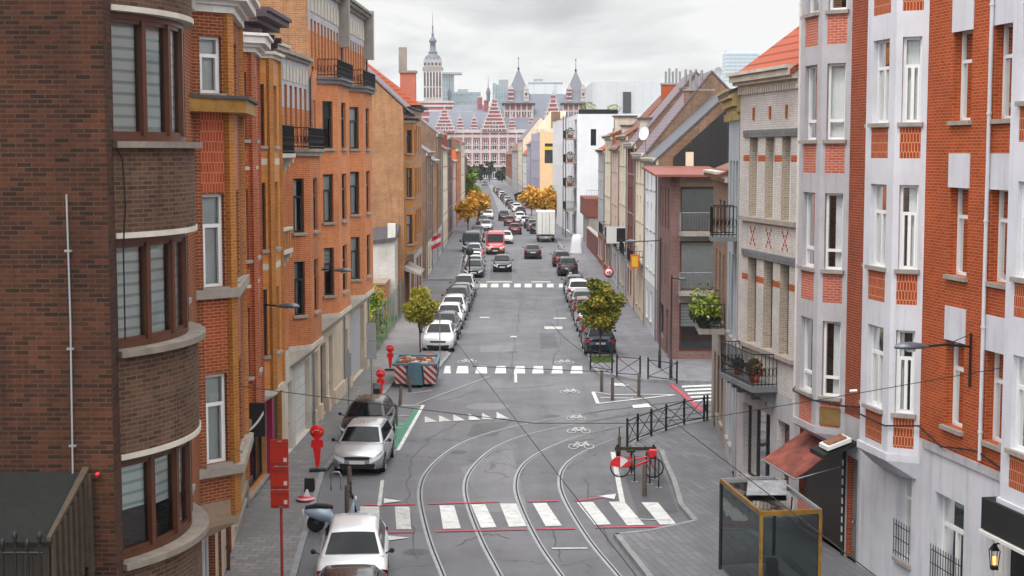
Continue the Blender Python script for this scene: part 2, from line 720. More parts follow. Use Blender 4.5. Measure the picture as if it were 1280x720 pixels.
def bay(root, fr, u0, c, L, D, z0, z1, rows, wm, fm='white_frame', style='sash', zones=None, ww=(.62, .62), cap=None, corbel=.5, cm='pale_stone', curtain='auto', sill='stone_sill', inset=.1, pane='glass', pil=None, far=True):
    """canted bay: cant c along the wall, front L, depth D; windows on near cant and front (and far cant)"""
    fs = [fr.sub(u0, 0, u0 + c, D), fr.sub(u0 + c, D, u0 + c + L, D), fr.sub(u0 + c + L, D, u0 + 2 * c + L, 0)]
    mb = MB()
    for k, f in enumerate(fs):
        w = ww[0] if k != 1 else ww[1]
        a, b = f.L * (1 - w) / 2, f.L * (1 + w) / 2
        ops = [(a, b, r[0], r[1]) for r in rows]
        zn = []
        if zones:
            for q in zones:
                if q[0] == 'band':
                    zn.append((0, f.L, q[1], q[2], q[3]))
                else:
                    zn.append((a - .02, b + .02, q[1], q[2], q[3]))
        wall(mb, f, 0, f.L, z0, z1, ops, wm, inset + .02, zn)
        if k < 2 or far:
            for r in rows:
                window(root, f, a, b, r[0], r[1], inset, style, fm, curtain, sill, pane)
    poly = [fr.p(u0, 0), fr.p(u0 + c, 0, D), fr.p(u0 + c + L, 0, D), fr.p(u0 + 2 * c + L, 0)]
    mb.face([p + V((0, 0, z0)) for p in poly], wm)
    mb.face([p + V((0, 0, z1)) for p in poly], wm)
    if pil:
        for u in (u0 + c, u0 + c + L):
            q = fr.p(u, 0, D)
            pm, pw = pil
            e = (fs[0].n + fs[1].n).normalized() if u == u0 + c else (fs[1].n + fs[2].n).normalized()
            g = V((-e.y, e.x, 0))
            mb.prism([tuple((q + e * .05 + g * pw)[:2]), tuple((q + e * .05 - g * pw)[:2]), tuple((q - e * .12 - g * pw)[:2]), tuple((q - e * .12 + g * pw)[:2])], z0 + .01, z1 - .01, pm)
    mb.face([fr.p(u0 - .3, z0, -.9), fr.p(u0 + 2 * c + L + .3, z0, -.9), fr.p(u0 + 2 * c + L + .3, z1, -.9), fr.p(u0 - .3, z1, -.9)], 'room_dark')  # near-black sheet painted in for the unlit room behind the bay
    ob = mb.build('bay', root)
    if corbel:
        kb = MB()
        lo = [fr.p(u0 + .1, 0, .003), fr.p(u0 + c + .1, 0, D * .35), fr.p(u0 + c + L - .1, 0, D * .35), fr.p(u0 + 2 * c + L - .1, 0, .003)]
        hi = [fr.p(u0 - .05, 0, .003), fr.p(u0 + c - .04, 0, D + .05), fr.p(u0 + c + L + .04, 0, D + .05), fr.p(u0 + 2 * c + L + .05, 0, .003)]
        kb.prism([tuple(p[:2]) for p in lo], z0 - corbel, z0 - .18, cm, [tuple(p[:2]) for p in hi])
        kb.prism([tuple(p[:2]) for p in hi], z0 - .178, z0 - .003, cm)
        kb.build('corbel', root)
    if cap:
        kb = MB()
        z = z1
        for h, o, m in cap:
            q = [fr.p(u0 - o * .6, 0, .0), fr.p(u0 + c - o * .4, 0, D + o), fr.p(u0 + c + L + o * .4, 0, D + o), fr.p(u0 + 2 * c + L + o * .6, 0, 0)]
            kb.prism([tuple(p[:2]) for p in q], z + .002, z + h, m)
            z += h
        kb.build('bay_cap', root)
    return fs
# ------------------------------------------------------------------ the materials
brick('brick_dark', '56301f', '29180f', '4f3c2f', third='60301e', dirt=.55)
brick('brick_brown', '6a4d3d', '493529', '73604f', dirt=.55)
brick('brick_redbrown', '90492a', '7a3c22', 'b08462', dirt=.3)
brick('brick_red_glazed', 'a94f2a', '913f20', 'c08a66', dirt=.25, rough=.5)
brick('brick_panel', 'b8502c', 'a4401f', 'c89070', bw=.075, bh=.22, ms=.008, off=.5, dirt=.3, rough=.5)
brick('brick_yellow', 'd99450', 'c9803c', 'b98a60', dirt=.25, rough=.45)
brick('brick_ochre', 'b8742c', 'a4611f', 'b89060', dirt=.25, rough=.5)
brick('brick_orange', 'd48656', 'c87846', 'd2a484', ms=.006, dirt=.25)
brick('brick_salmon', 'c0703f', 'b26034', 'cc9a78', dirt=.3)
brick('brick_gable', 'b58057', 'a06c45', 'b89c80', dirt=.45, third='835636')
brick('brick_vivid', 'b54c1d', '9c3c14', 'b8805c', dirt=.15, ms=.008)
brick('brick_vivid_dark', '9e4326', '8a361c', 'a87c64', dirt=.25, ms=.008)
brick('brick_vivid_panel', 'b04a22', '9c3c18', 'c89878', bw=.075, bh=.22, ms=.01, dirt=.12)
brick('brick_salmon_panel', 'bd6a55', 'b05a46', 'cfa090', dirt=.15)
brick('brick_cream', 'd6d2cf', 'c8c3c0', 'aaa3a0', dirt=.2, rough=.5)
brick('brick_tan', 'b3a491', 'a1917c', 'c9c0b4', dirt=.2)
brick('brick_purple', '805c58', '6c4c4a', '94807a', dirt=.25)
brick('brick_taupe', '8b6f5e', '7a5f50', 'a08c7c', dirt=.3)
brick('brick_old', '8c6a54', '75543f', 'a09080', dirt=.55, third='5f4436')
brick('brick_maroon', '7a4038', '6a342e', '8a6258', dirt=.2)
brick('brick_tower', '98484c', '8a3e44', 'b88c8c', bw=.6, bh=.9, ms=.05, dirt=.1, bump=0)
brick('brick_painted_white', 'dcdad6', 'd0cecb', 'b8b6b2', dirt=.35)
mat('plaster_white', 'cfcfd6', .8, var=.12, vs=.6, streak=.45)
mat('plaster_grey', 'b3b0b4', .85, var=.16, vs=.8, streak=.55)
mat('plaster_cream', 'ddcfb8', .85, var=.12, vs=.8, streak=.3)
mat('plaster_peach', 'e3bd92', .85, var=.1, vs=.6, streak=.2)
mat('plaster_lilac', 'a6a2b4', .85, var=.1, vs=.6, streak=.2)
mat('plaster_blue', 'a3abb2', .85, var=.14, vs=.8, streak=.35)
mat('plaster_orange', 'cf6a32', .85, var=.12, vs=.6)
mat('plaster_bright', 'd8dade', .75, var=.08, vs=.4, streak=.2)
mat('plaster_pink', 'cfb2a4', .85, var=.12)
mat('pale_stone', 'c9c1b4', .85, var=.2, vs=1.2, streak=.4)
mat('beige_stone', 'c6b49e', .85, var=.2, vs=1.2, streak=.4)
mat('stone_sill', '9c938a', .85, var=.2, vs=3, streak=.5)
mat('brown_stone', '94806c', .85, var=.25, vs=2)
mat('blue_stone', '6f7175', .75, var=.25, vs=2)
mat('concrete_old', '9b948c', .9, var=.3, vs=1, streak=.5)
mat('white_frame', 'e8e8e8', .45, var=.05, vs=3)
mat('dark_frame', '2a2a2d', .45, var=.1)
mat('brown_frame', '55301f', .4, var=.2, vs=4)
mat('grey_frame', '76787a', .5, var=.1)
mat('white_paint', 'dcdad5', .6, var=.12, vs=2, streak=.35)
mat('gold_fascia', 'a67a34', .6, var=.4, vs=3, streak=.5)
mat('purple_wood', '4d3a44', .6, var=.3, vs=4)
mat('dark_wood', '3a2c22', .7, var=.3, vs=5)
mat('weathered_wood', '44372a', .85, var=.35, vs=6, streak=.5)  # wood tone lowered further for the vignette at the frame corner
mat('iron', '1c1d20', .5, .3, var=.1)
mat('galvanised', '9a9da0', .45, .6, var=.15, vs=4)
mat('zinc', '8c9196', .5, .4, var=.15)
mat('black_sheet', '1a1a1c', .6, var=.4, vs=1, streak=.3)
mat('black_cloth', '141416', .8, var=.2)
mat('roof_felt', '4b4a4a', .9, var=.3, vs=1)
mat('magenta_shop', '9a1f4a', .5, var=.1)
mat('blind_dark', '3b3c40', .7, var=.1)
stripes('roof_tile_red', 'a34a2c', '5f2718', .3, .8, 1, .85, soft=.1)
stripes('roof_tile_brown', '7a4a38', '55332a', .28, .8, 1, .85)
stripes('roof_slate', '6b6f78', '55585f', .22, .85, 1, .6)
stripes('roof_purple', '75646c', '594c54', .25, .82, 1, .6)
stripes('roof_lead', '4f5158', '40424a', .6, .92, 0, .5)
stripes('roof_slate_dark', '6a6d78', '5c5f6a', .5, .85, 1, .6)
stripes('shutter_grey', 'b7b7bb', '7d7d82', .11, .75, 1, .6)
stripes('shutter_dark', '4a3f3f', '2a2324', .09, .7, 1, .5)
stripes('garage_white', 'd5d5d3', 'a8a8a8', .4, .93, 1, .5)
stripes('day_night_blind', 'e9efed', 'b4c4c2', .17, .72, 1, .9, soft=.08)
stripes('hazard_red', 'c22f2a', 'e4e2de', .34, .5, 0, .5, slant=1., soft=.02)
stripes('planks', '332c25', '19150f', .13, .9, 0, .9)  # plank tones also carry the vignette darkening of the frame corner
mat('awning_red', '8c4538', .8, var=.65, vs=1.6, streak=.5)
stripes('corrugated', '6f6e70', '4a494c', .16, .5, 0, .6, soft=.4)
mat('net_curtain', 'dcdede', .95, var=.1, vs=5)
mat('white_curtain', 'e6e6e4', .95, var=.06, vs=5)
mat('grey_curtain', 'a3a5a6', .95, var=.12, vs=5)
glassmat('glass', (.93, .95, .95))
glassmat('shelter_glass', (.4, .46, .46), 1.0, .16)
mat('dark_glass', '23282d', .06, var=0, spec=.9)
mat('office_glass', '8ba0a8', .12, .3, var=.25, vs=.08, spec=.8)
stripes('tower_glass', '9db1bd', 'c4d0d6', 3.6, .6, 1, .25)  # distance haze is put into these pale tones
stripes('tower_panels', 'c9cfd4', 'b7bec4', 6., .93, 0, .6)
stripes('metal_cladding', 'c6cace', 'b8bcc0', 1.2, .94, 0, .8)
# ground
road_mat('asphalt', '5d5d61', '6f6f74')
road_mat('asphalt_dark', '4c4c50', '5a5a5e')
road_mat('asphalt_pale', '76767a', '68686c', rough=.8)
road_mat('pavement_left', '7a7676', '686565', False, .8, (.45, .3, .1), '48474a')
road_mat('pavement_right', '6e6e72', '5e5e63', False, .8, (.9, .24, 1.35), '414145')
road_mat('pavement_far', '77767c', '68676c', False, .85, (.5, .3, 0), '5a595c')
mat('kerb_stone', '8b8c8e', .8, var=.25, vs=2)
mat('ground_far', '6f6e6a', .9, var=.2, vs=.1)
mat('rail_steel', 'b4b6b9', .22, .9, var=.2, vs=1.5)
mat('rail_bed', '88888b', .7, var=.2, vs=2)
mat('groove', '17171a', .7, var=0)
paint_mark('mark_white', 'dcdcda', .7)
paint_mark('mark_worn', 'd0d0ce', 1.)
paint_mark('mark_red', 'b8465a', .7)
paint_mark('mark_green', '3c8f70', 1.2)
mat('manhole', '55565a', .6, .3, var=.3, vs=6)
mat('grass', '4f6a24', .9, var=.4, vs=8)
# vegetation
mat('bark', '4a3d32', .9, var=.3, vs=9)
for nm, cs in (('leaf_olive', ('a09c34', 'aca43a', 'b6aa40', '8c9036')), ('leaf_autumn', ('807826', '6a7626', '9a842a', '5c7028')),
               ('leaf_orange', ('dca432', 'cc8e28', 'e2b244', 'b8822a')), ('leaf_green', ('4f6a28', '3d5722', '64792c', '2f4520')),
               ('leaf_dark', ('2f4028', '26351f', '3b4d30', '1e2a1a')), ('leaf_lime', ('8a9a34', '75882a', '9eaa40', '5c7226'))):
    for i, c_ in enumerate(cs):
        mat('%s_%d' % (nm, i), c_, .75, var=.15, vs=3, spec=.3)
# vehicles
for nm, c_, me_ in (('white', 'e4e6e8', 0), ('silver', 'b9bcc0', .5), ('grey', '6d7074', .5), ('dark', '2c2f34', .4), ('black', '15161a', .2),
                    ('navy', '27303f', .3), ('maroon', '5a1f26', .3), ('red', 'c41f2e', 0), ('blue_grey', '5a6a78', .4), ('pearl', 'cfd0cf', .2)):
    mat('paint_' + nm, c_, .25, me_, var=0, coat=.6)
mat('car_glass', '0a0e12', .05, var=0, spec=.22)
mat('car_black', '121214', .6, var=0)
mat('tyre', '161617', .85, var=.1)
mat('rim', 'a9acb0', .3, .8, var=0)
mat('rim_dark', '45474a', .4, .6, var=0)
mat('lamp_clear', 'd9dde0', .1, var=0, spec=.9)
mat('lamp_red', '8f1420', .2, var=0, spec=.8)
mat('lamp_amber', 'd07a20', .2, var=0)
mat('plate_white', 'd8d8d6', .5, var=0)
mat('plate_red', 'a0202a', .5, var=0)
mat('yellow', 'd8b020', .5, var=0)
# street things
mat('red_cover', 'e01818', .45, var=.12, vs=4)
mat('red_board', 'b82c16', .45, var=.12, vs=2)
mat('red_pole', 'a03022', .5, var=.15, vs=3)
mat('sticker', 'd9c4b8', .6, var=0)
mat('sign_white', 'dcdcda', .5, var=.05)
mat('sign_red', 'c02028', .5, var=0)
mat('sign_back', '9ea0a4', .5, .4, var=.1)
mat('sign_green', '1f9d4a', .5, var=0)
mat('skip_blue', '557886', .6, var=.3, vs=3, streak=.4)
mat('rubble', '8a5a40', .95, var=.5, vs=6)
mat('bike_red', 'd3202c', .4, var=0)
mat('rubber', '17171a', .8, var=0)
mat('wood_post', '5d5048', .85, var=.3, vs=6)
mat('brass_frame', '96702e', .45, .4, var=.4, vs=3)
mat('lamp_glow', 'ffb050', .5, var=0)
M['lamp_glow'].node_tree.nodes['Principled BSDF'].inputs['Emission Color'].default_value = (1, .45, .12, 1)
M['lamp_glow'].node_tree.nodes['Principled BSDF'].inputs['Emission Strength'].default_value = 2.5
mat('scooter_blue', '9fb0c0', .3, .2, var=0)
mat('ad_pink', 'cc2a48', .5, var=.3, vs=3)
mat('tarp', 'dfe1e4', .7, var=.1)
mat('terracotta', 'a4502c', .8, var=.2)
mat('golden_cornice', 'b09a66', .7, var=.35, vs=3, streak=.5)
mat('tan_panel', '86683a', .7, var=.3, vs=2)

# ------------------------------------------------------------------ sky and light
SUN_EL, SUN_AZ = 58, 200        # the bright part of the cloud, behind the camera to the left
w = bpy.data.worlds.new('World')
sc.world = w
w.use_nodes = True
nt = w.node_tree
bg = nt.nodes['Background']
sky = nt.nodes.new('ShaderNodeTexSky')
sky.sky_type = 'NISHITA'
sky.sun_disc = False
sky.sun_elevation = radians(SUN_EL)
sky.sun_rotation = radians(SUN_AZ)
sky.air_density = 1.5
sky.dust_density = 4
tc = nt.nodes.new('ShaderNodeTexCoord')
mp = nt.nodes.new('ShaderNodeMapping')
mp.inputs['Scale'].default_value = (2.6, 2.6, 13)
mp.inputs['Location'].default_value = (2.35, .4, 0)
nt.links.new(tc.outputs['Generated'], mp.inputs[0])
n1 = nt.nodes.new('ShaderNodeTexNoise')
n1.inputs['Scale'].default_value = 1.6
n1.inputs['Detail'].default_value = 7
n1.inputs['Roughness'].default_value = .5
n1.inputs['Distortion'].default_value = .4
nt.links.new(mp.outputs[0], n1.inputs['Vector'])
cr = nt.nodes.new('ShaderNodeValToRGB')
e = cr.color_ramp.elements
e[0].position, e[0].color = .4, (5.3, 5.5, 5.75, 1)
e[1].position, e[1].color = .56, (9.7, 9.7, 9.6, 1)
nt.links.new(n1.outputs['Fac'], cr.inputs[0])
mx = nt.nodes.new('ShaderNodeMix')
mx.data_type = 'RGBA'
mx.inputs[0].default_value = .9
nt.links.new(sky.outputs[0], mx.inputs[6])
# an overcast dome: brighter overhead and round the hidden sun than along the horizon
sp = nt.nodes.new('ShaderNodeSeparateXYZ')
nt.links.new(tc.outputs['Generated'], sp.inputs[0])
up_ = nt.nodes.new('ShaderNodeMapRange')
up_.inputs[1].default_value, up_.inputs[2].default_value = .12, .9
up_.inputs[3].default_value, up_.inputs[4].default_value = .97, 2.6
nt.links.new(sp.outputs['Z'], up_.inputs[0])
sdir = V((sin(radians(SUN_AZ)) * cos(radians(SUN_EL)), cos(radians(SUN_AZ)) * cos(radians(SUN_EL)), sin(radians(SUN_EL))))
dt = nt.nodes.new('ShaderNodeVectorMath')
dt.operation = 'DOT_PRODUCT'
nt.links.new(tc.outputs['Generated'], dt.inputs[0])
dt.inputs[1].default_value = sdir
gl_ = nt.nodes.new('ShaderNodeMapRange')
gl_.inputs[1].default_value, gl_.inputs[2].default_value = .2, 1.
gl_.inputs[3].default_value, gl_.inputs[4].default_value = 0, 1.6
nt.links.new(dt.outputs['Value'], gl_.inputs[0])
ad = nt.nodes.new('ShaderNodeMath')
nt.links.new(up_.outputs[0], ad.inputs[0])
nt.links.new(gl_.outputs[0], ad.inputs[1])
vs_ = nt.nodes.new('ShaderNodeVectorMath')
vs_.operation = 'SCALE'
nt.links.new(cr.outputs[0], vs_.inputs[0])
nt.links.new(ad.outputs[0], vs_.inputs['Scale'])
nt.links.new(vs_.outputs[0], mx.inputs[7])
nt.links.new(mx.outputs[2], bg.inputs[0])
bg.inputs[1].default_value = .1
sd = bpy.data.lights.new('sun', 'SUN')
sd.energy = 1.5
sd.angle = radians(14)
sd.color = (1, .95, .88)
sun = bpy.data.objects.new('sun', sd)
col.objects.link(sun)
sun.rotation_euler = (radians(90 - SUN_EL), 0, radians(180 - SUN_AZ))
sc.view_settings.view_transform = 'Standard'
sc.view_settings.look = 'None'
sc.view_settings.exposure = 0.08
sc.view_settings.gamma = 1
sc.cycles.max_bounces = 6
sc.cycles.diffuse_bounces = 2
sc.cycles.glossy_bounces = 2
sc.cycles.transparent_max_bounces = 12
sc.cycles.caustics_reflective = False
sc.cycles.caustics_refractive = False
mat('netting', '12140f', .95, var=.5, vs=9)  # vignette darkening is put into the netting's colour
mat('zinc_lamp', '6d7278', .4, .6, var=.1)
mat('tarp_dirty', '8d8f92', .5, var=.4, vs=3)
glassmat('shelter_roof', (.4, .42, .42), 1.0)
mat('fence_green', '5d6f62', .6, .2, var=.2)
mat('town_stone', 'c2b8b6', .85, var=.2, vs=.15)
mat('roof_rust', '8a5248', .8, var=.35, vs=.6, streak=.4)
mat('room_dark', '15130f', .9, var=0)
mat('bow_stone', '84796e', .85, var=.25, vs=3, streak=.5)
mat('tar', '434347', .6, var=.2)
# ------------------------------------------------------------------ the ground
def lerp_line(pts, Y):
    for (x0, y0), (x1, y1) in zip(pts, pts[1:]):
        if Y <= y1:
            break
    return x0 + (x1 - x0) * (Y - y0) / (y1 - y0)


LF = [(-5.85, 22), (-6.3, 28.5), (-7.5, 39), (-8.3, 47), (-7.36, 77), (-7.3, 124), (-8.0, 200), (-8.6, 279), (-10.5, 350), (-15.1, 522), (-17, 600)]   # left house fronts
RF = [(11.6, 25), (10.5, 31.2), (9.05, 40), (7.27, 50.6), (7.74, 54.5), (8.2, 62)]
RF2 = [(8.3, 79.5), (8.6, 130), (8.6, 194), (6.6, 240), (5.2, 285), (2.5, 350), (-2.2, 522), (-4, 600)]
LK = [(-4.2, 8), (-5.0, 30), (-5.75, 41), (-6.4, 51), (-5.65, 71), (-5.3, 74.4)]
LK2 = [(-5.0, 82.8), (-4.75, 120.2)]
LK3 = [(-4.6, 131.5), (-5.2, 165), (-5.5, 200), (-6.0, 279), (-7.9, 350), (-12.5, 522), (-14.5, 600)]
RK2 = [(5.75, 82.5), (5.9, 120), (5.9, 140), (5.5, 190), (4.6, 225), (2.8, 262), (.6, 307), (-2.6, 400), (-6.8, 522), (-9, 600)]

mb = MB()
mb.face([V((-1800, -200, -.05)), V((1800, -200, -.05)), V((1800, 1900, -.05)), V((-1800, 1900, -.05))], 'ground_far')
struct('ground', mb)
mb = MB()
mb.face([V((-16, -10, 0)), V((34, -10, 0)), V((34, 100, 0)), V((12, 126, 0)), (V((-16, 126, 0)))], 'asphalt')
mb.face([V((-40, 126, 0)), V((12, 126, 0)), V((12, 250, 0)), V((0, 610, 0)), V((-40, 610, 0))], 'asphalt')
struct('road', mb)


def slab(name, poly, m, h=.12, kerb=(), kw=.16):
    """pavement at height h; kerb = runs of (i, j) of the outline that carry a kerb stone"""
    a = MB()
    n = len(poly)
    a.face([V((x, y, h)) for x, y in poly], m)
    for i in range(n):
        p, q = poly[i], poly[(i + 1) % n]
        a.face([V((*p, -.02)), V((*q, -.02)), V((*q, h)), V((*p, h))], 'kerb_stone')
    struct(name, a)
    k = MB()
    for i, j in kerb:
        for q in range(i, j):
            p0, p1 = V((*poly[q % n], 0)), V((*poly[(q + 1) % n], 0))
            e = (p1 - p0)
            L = e.length
            e.normalize()
            g = V((-e.y, e.x, 0))
            m_ = max(1, int(L / 1.0))
            for s in range(m_):
                s0, s1 = p0 + e * (L * s / m_ + .006), p0 + e * (L * (s + 1) / m_ - .006)
                k.hexa([s0 - g * .012 + V((0, 0, -.01)), s1 - g * .012 + V((0, 0, -.01)), s1 + g * kw + V((0, 0, -.01)), s0 + g * kw + V((0, 0, -.01)),
                        s0 - g * .004 + V((0, 0, h + .012)), s1 - g * .004 + V((0, 0, h + .012)), s1 + g * kw + V((0, 0, h + .012)), s0 + g * kw + V((0, 0, h + .012))], 'kerb_stone')
    if kerb:
        struct('kerb', k)


# outlines run so that the pavement lies to the left of the kerb
lo = LK + [(-3.78, 75), (-3.3, 82), (-3.6, 82.75)] + LK2 + [(-2.7, 121.5), (-2.7, 124.5)]
slab('pavement_left', lo + [(-20, 124.5), (-20, 8)], 'pavement_left', kerb=[(0, len(lo) - 1)])
lo = [(-2.7, 130.2)] + LK3
slab('pavement_left_far', lo + [(-40, 600), (-40, 130.2)], 'pavement_far', kerb=[(0, 3)])
q = [G(x, y)[:2] for x, y in ((806, 722), (767, 672), (812, 667), (866, 655), (848, 634), (840, 605), (829, 580), (824, 566), (785, 562), (800, 548), (840, 537), (885, 527))]
q = [(5.0, 22), (3.9, 34)] + q + [(9.4, 63.2), (30, 63.6)]
slab('pavement_right', list(reversed([(30, 10), (5.6, 10)] + q)), 'pavement_right', kerb=[(0, len(q))])
q = [(30, 72.2), (12, 71.6), (8.5, 72.0), (6.2, 72.3), (4.3, 74.5), (4.0, 76.8), (4.1, 82)] + RK2[:2] + [(4.5, 121), (4.5, 130)] + RK2[2:]
slab('pavement_right_far', list(reversed(q + [(40, 600), (40, 72.2)])), 'pavement_far', kerb=[(7, len(q) + 1)])

# repairs in the asphalt
mb = MB()
for quad, m in (((610, 640, 575, 585, 640, 560, 660, 640), 'asphalt_pale'), ((600, 440, 601, 432, 640, 432, 641, 440), 'asphalt_pale'),
                ((676, 436, 674, 416, 694, 416, 698, 436), 'asphalt_dark'), ((612, 350, 614, 330, 640, 330, 640, 350), 'asphalt_dark'),
                ((800, 650, 772, 570, 822, 570, 848, 640), 'asphalt_dark'), ((583, 545, 592, 530, 640, 526, 620, 545), 'asphalt_dark')):
    pts = [G(quad[i], quad[i + 1], .004) for i in range(0, 8, 2)]
    mb.face(pts, m)
struct('asphalt_patches', mb)
mb = MB()
for x, y, r in ((609, 508, .95), (640, 440, .35), (572, 565, .35), (648, 395, .3), (690, 520, .33), (520, 690, .35)):
    c = G(x, y, .005)
    mb.face([c + V((r * cos(2 * pi * k / 24), r * sin(2 * pi * k / 24), 0)) for k in range(24)], 'asphalt_pale' if r > .5 else 'manhole')
struct('manhole_covers', mb)


# ------------------------------------------------------------------ tarred seams and stains
mb = MB()
sr = random.Random(12)
for run, wd in (([(655, 360), (651, 385), (646, 415), (640, 452), (638, 480)], .09), ([(566, 420), (600, 417), (650, 416)], .07), ([(520, 700), (512, 650), (508, 610), (515, 575), (540, 545), (590, 520)], .07),
                ([(640, 330), (646, 342), (655, 352)], .1), ([(560, 500), (600, 488), (640, 486), (700, 480)], .06), ([(600, 372), (640, 374), (668, 386), (672, 372)], .09), ([(700, 700), (690, 660), (676, 640)], .05),
                ([(575, 680), (610, 668), (640, 672)], .05), ([(690, 455), (700, 430), (698, 400), (690, 372)], .08), ([(596, 300), (602, 330)], .12), ([(732, 600), (742, 640), (770, 690)], .06)):
    pts = []
    for a, b in zip(run, run[1:]):
        for k in range(7):
            f = k / 7
            p = G(a[0] + (b[0] - a[0]) * f, a[1] + (b[1] - a[1]) * f)
            pts.append(p + V((sr.uniform(-.09, .09), sr.uniform(-.25, .25), 0)))
    for p0, p1 in zip(pts, pts[1:]):
        e = (p1 - p0).normalized()
        g = V((-e.y, e.x, 0)) * wd * sr.uniform(.2, .5)
        mb.face([p0 + g, p1 + g, p1 - g, p0 - g], 'tar')
for v in range(len(mb.v)):
    mb.v[v] = (mb.v[v][0], mb.v[v][1], .0055 + .00002 * (v // 4))
struct('tarred_seams', mb)

# ------------------------------------------------------------------ tram rails
def spline(pts, n=12):
    out = []
    for i in range(len(pts) - 1):
        p0, p1, p2, p3 = pts[max(i - 1, 0)], pts[i], pts[i + 1], pts[min(i + 2, len(pts) - 1)]
        for k in range(n):
            t = k / n
            out.append(.5 * ((2 * p1) + (p2 - p0) * t + (2 * p0 - 5 * p1 + 4 * p2 - p3) * t * t + (3 * p1 - p0 - 3 * p2 + p3) * t ** 3))
    out.append(pts[-1])
    return out


def smooth_line(pts, it):
    for _ in range(it):
        pts = [pts[0]] + [(pts[i - 1] + pts[i] * 2 + pts[i + 1]) / 4 for i in range(1, len(pts) - 1)] + [pts[-1]]
    return pts


RA = [(640, 980), (593, 830), (554, 720), (538, 681), (526, 634), (525, 609), (535, 587), (566, 560), (608, 542), (663, 529), (713, 520), (771, 511.5), (880, 499), (1000, 489)]
RB = [(830, 920), (760, 806), (702, 720), (674, 681), (651, 634), (644, 607), (651, 584), (674, 566), (713, 549), (775, 533.5), (880, 515), (1000, 501)]


def offs(line, d):
    out = []
    for i, p in enumerate(line):
        e = line[min(i + 1, len(line) - 1)] - line[max(i - 1, 0)]
        e.normalize()
        out.append(p + V((e.y, -e.x, 0)) * d)
    return out


def ribbon(mb, line, d0, d1, z, m):
    a, b = offs(line, d0), offs(line, d1)
    mb.grid([[p + V((0, 0, z)) for p in a], [p + V((0, 0, z)) for p in b]], m, False)


for lp in (RA, RB):
    ln = smooth_line(spline([G(x, y) for x, y in lp]), 25)
    for d in (0, 1.47):
        mb = MB()
        ribbon(mb, ln, d - .095, d + .095, .006, 'rail_bed')
        ribbon(mb, ln, d - .075, d - .006, .012, 'rail_steel')
        ribbon(mb, ln, d - .006, d + .045, .010, 'groove')
        ribbon(mb, ln, d + .045, d + .075, .012, 'rail_steel')
        struct('tram_rail', mb)

# ------------------------------------------------------------------ paint on the road
mb = MB()
C2 = lambda x, y: (480 + x / 2.5725, 440 + y / 2.5725)


ZS = [0]


def up(z):
    ZS[0] += 1
    return z + .0001 * ZS[0]


def mark(pts, m='mark_white', z=.016, crop=None):
    z = up(z)
    pts = [crop(*p) if crop else p for p in pts]
    mb.face([G(x, y, z) for x, y in pts], m)


def line(p, q, wd, m='mark_white', z=.016):
    z = up(z)
    a, b = G(*p, z), G(*q, z)
    e = (b - a).normalized()
    g = V((-e.y, e.x, 0)) * wd / 2
    mb.face([a + g, b + g, b - g, a - g], m)


for s in (((35, 497), (82, 497), (88, 570), (40, 570)), ((178, 493), (225, 493), (247, 567), (190, 569)), ((280, 490), (325, 489), (362, 563), (312, 565)),
          ((372, 487), (425, 487), (458, 560), (402, 562)), ((478, 486), (522, 485), (572, 558), (520, 560)), ((620, 483), (672, 482), (730, 554), (678, 556)),
          ((723, 481), (773, 481), (838, 556), (782, 557)), ((827, 483), (880, 483), (940, 553), (888, 555))):
    mark(s, 'mark_worn' if s[0][0] == 35 else 'mark_white', crop=C2)
mark(((450, 633), (474, 633), (475, 668), (450, 668)), 'mark_worn')
for a, b in (((455, 631), (519, 630)), ((536, 629.5), (624, 627)), ((659, 626.6), (698, 625.8)), ((719, 625.8), (771, 619)),
             ((455, 665.5), (517, 664.7)), ((544, 664), (659, 661.5)), ((670, 661), (719, 660.4)), ((744, 659), (832, 657.7))):
    line(a, b, .16, 'mark_red', .020)
for p in (((480, 623), (503, 626), (480, 629)), ((480, 669), (512, 672), (480, 676)), ((748, 620), (770, 617), (768, 624))):
    mark(p, 'mark_white', .024)
for a, b in ((195, 213), (235, 270), (297, 330), (360, 391), (421, 452), (480, 511), (542, 573), (603, 637)):
    mark(((a + 2, 45), (b, 45), (b + 2, 69), (a - 4, 69)), crop=C2)
for a, b in ((600, 609), (614, 623), (629, 637), (643, 651), (656, 664.5), (670, 678), (684, 692), (699, 707)):
    mark(((a, 354.6), (b, 354.6), (b, 359.2), (a - .5, 359.2)))
for a, b in ((608, 640), (664, 688)):
    mark(((a, 351.6), (b, 351.6), (b, 353), (a, 353)), 'mark_worn')
mark(((643, 467), (646, 467), (646.5, 478), (643, 478)))
mark(((680, 408), (703, 408), (703, 411.5), (681, 411.5)), 'mark_worn')
for a, b, y in ((600, 612, 396), (692, 708, 397), (638, 646, 420)):
    mark(((a, y), (b, y), (b, y + 1.6), (a, y + 1.6)), 'mark_worn')
line((690, 685.3), (734, 685), .12)
for x in (131, 177, 223, 272, 315, 362):                       # give-way teeth
    mark(((x, 195 + (315 - x) * .06), (x + 40, 216 + (315 - x) * .04), (x, 216 + (315 - x) * .06)), 'mark_worn', crop=C2)
# green loading bay
mark(((519, 509), (526, 509), (497.5, 560), (488, 560)), 'mark_green', .012)
mark(((496, 528), (508, 528), (498, 545), (487, 545)), 'mark_green', .010)
line((529, 506.5), (497.5, 562.5), .14)
line((500, 506.5), (529, 506.5), .14)
line((482, 562.5), (498, 562.5), .14)
for y, a, b in ((519.5, 495, 512), (530, 484, 504), (534.5, 483, 502)):
    line((a, y), (b, y), .1, 'mark_worn')
line((474, 632), (478, 600), .12, 'mark_worn')
line((766, 565), (782, 648), .17)
line((782, 648), (838, 650), .1, 'mark_worn')
line((508, 492), (540, 488), .1, 'mark_worn')
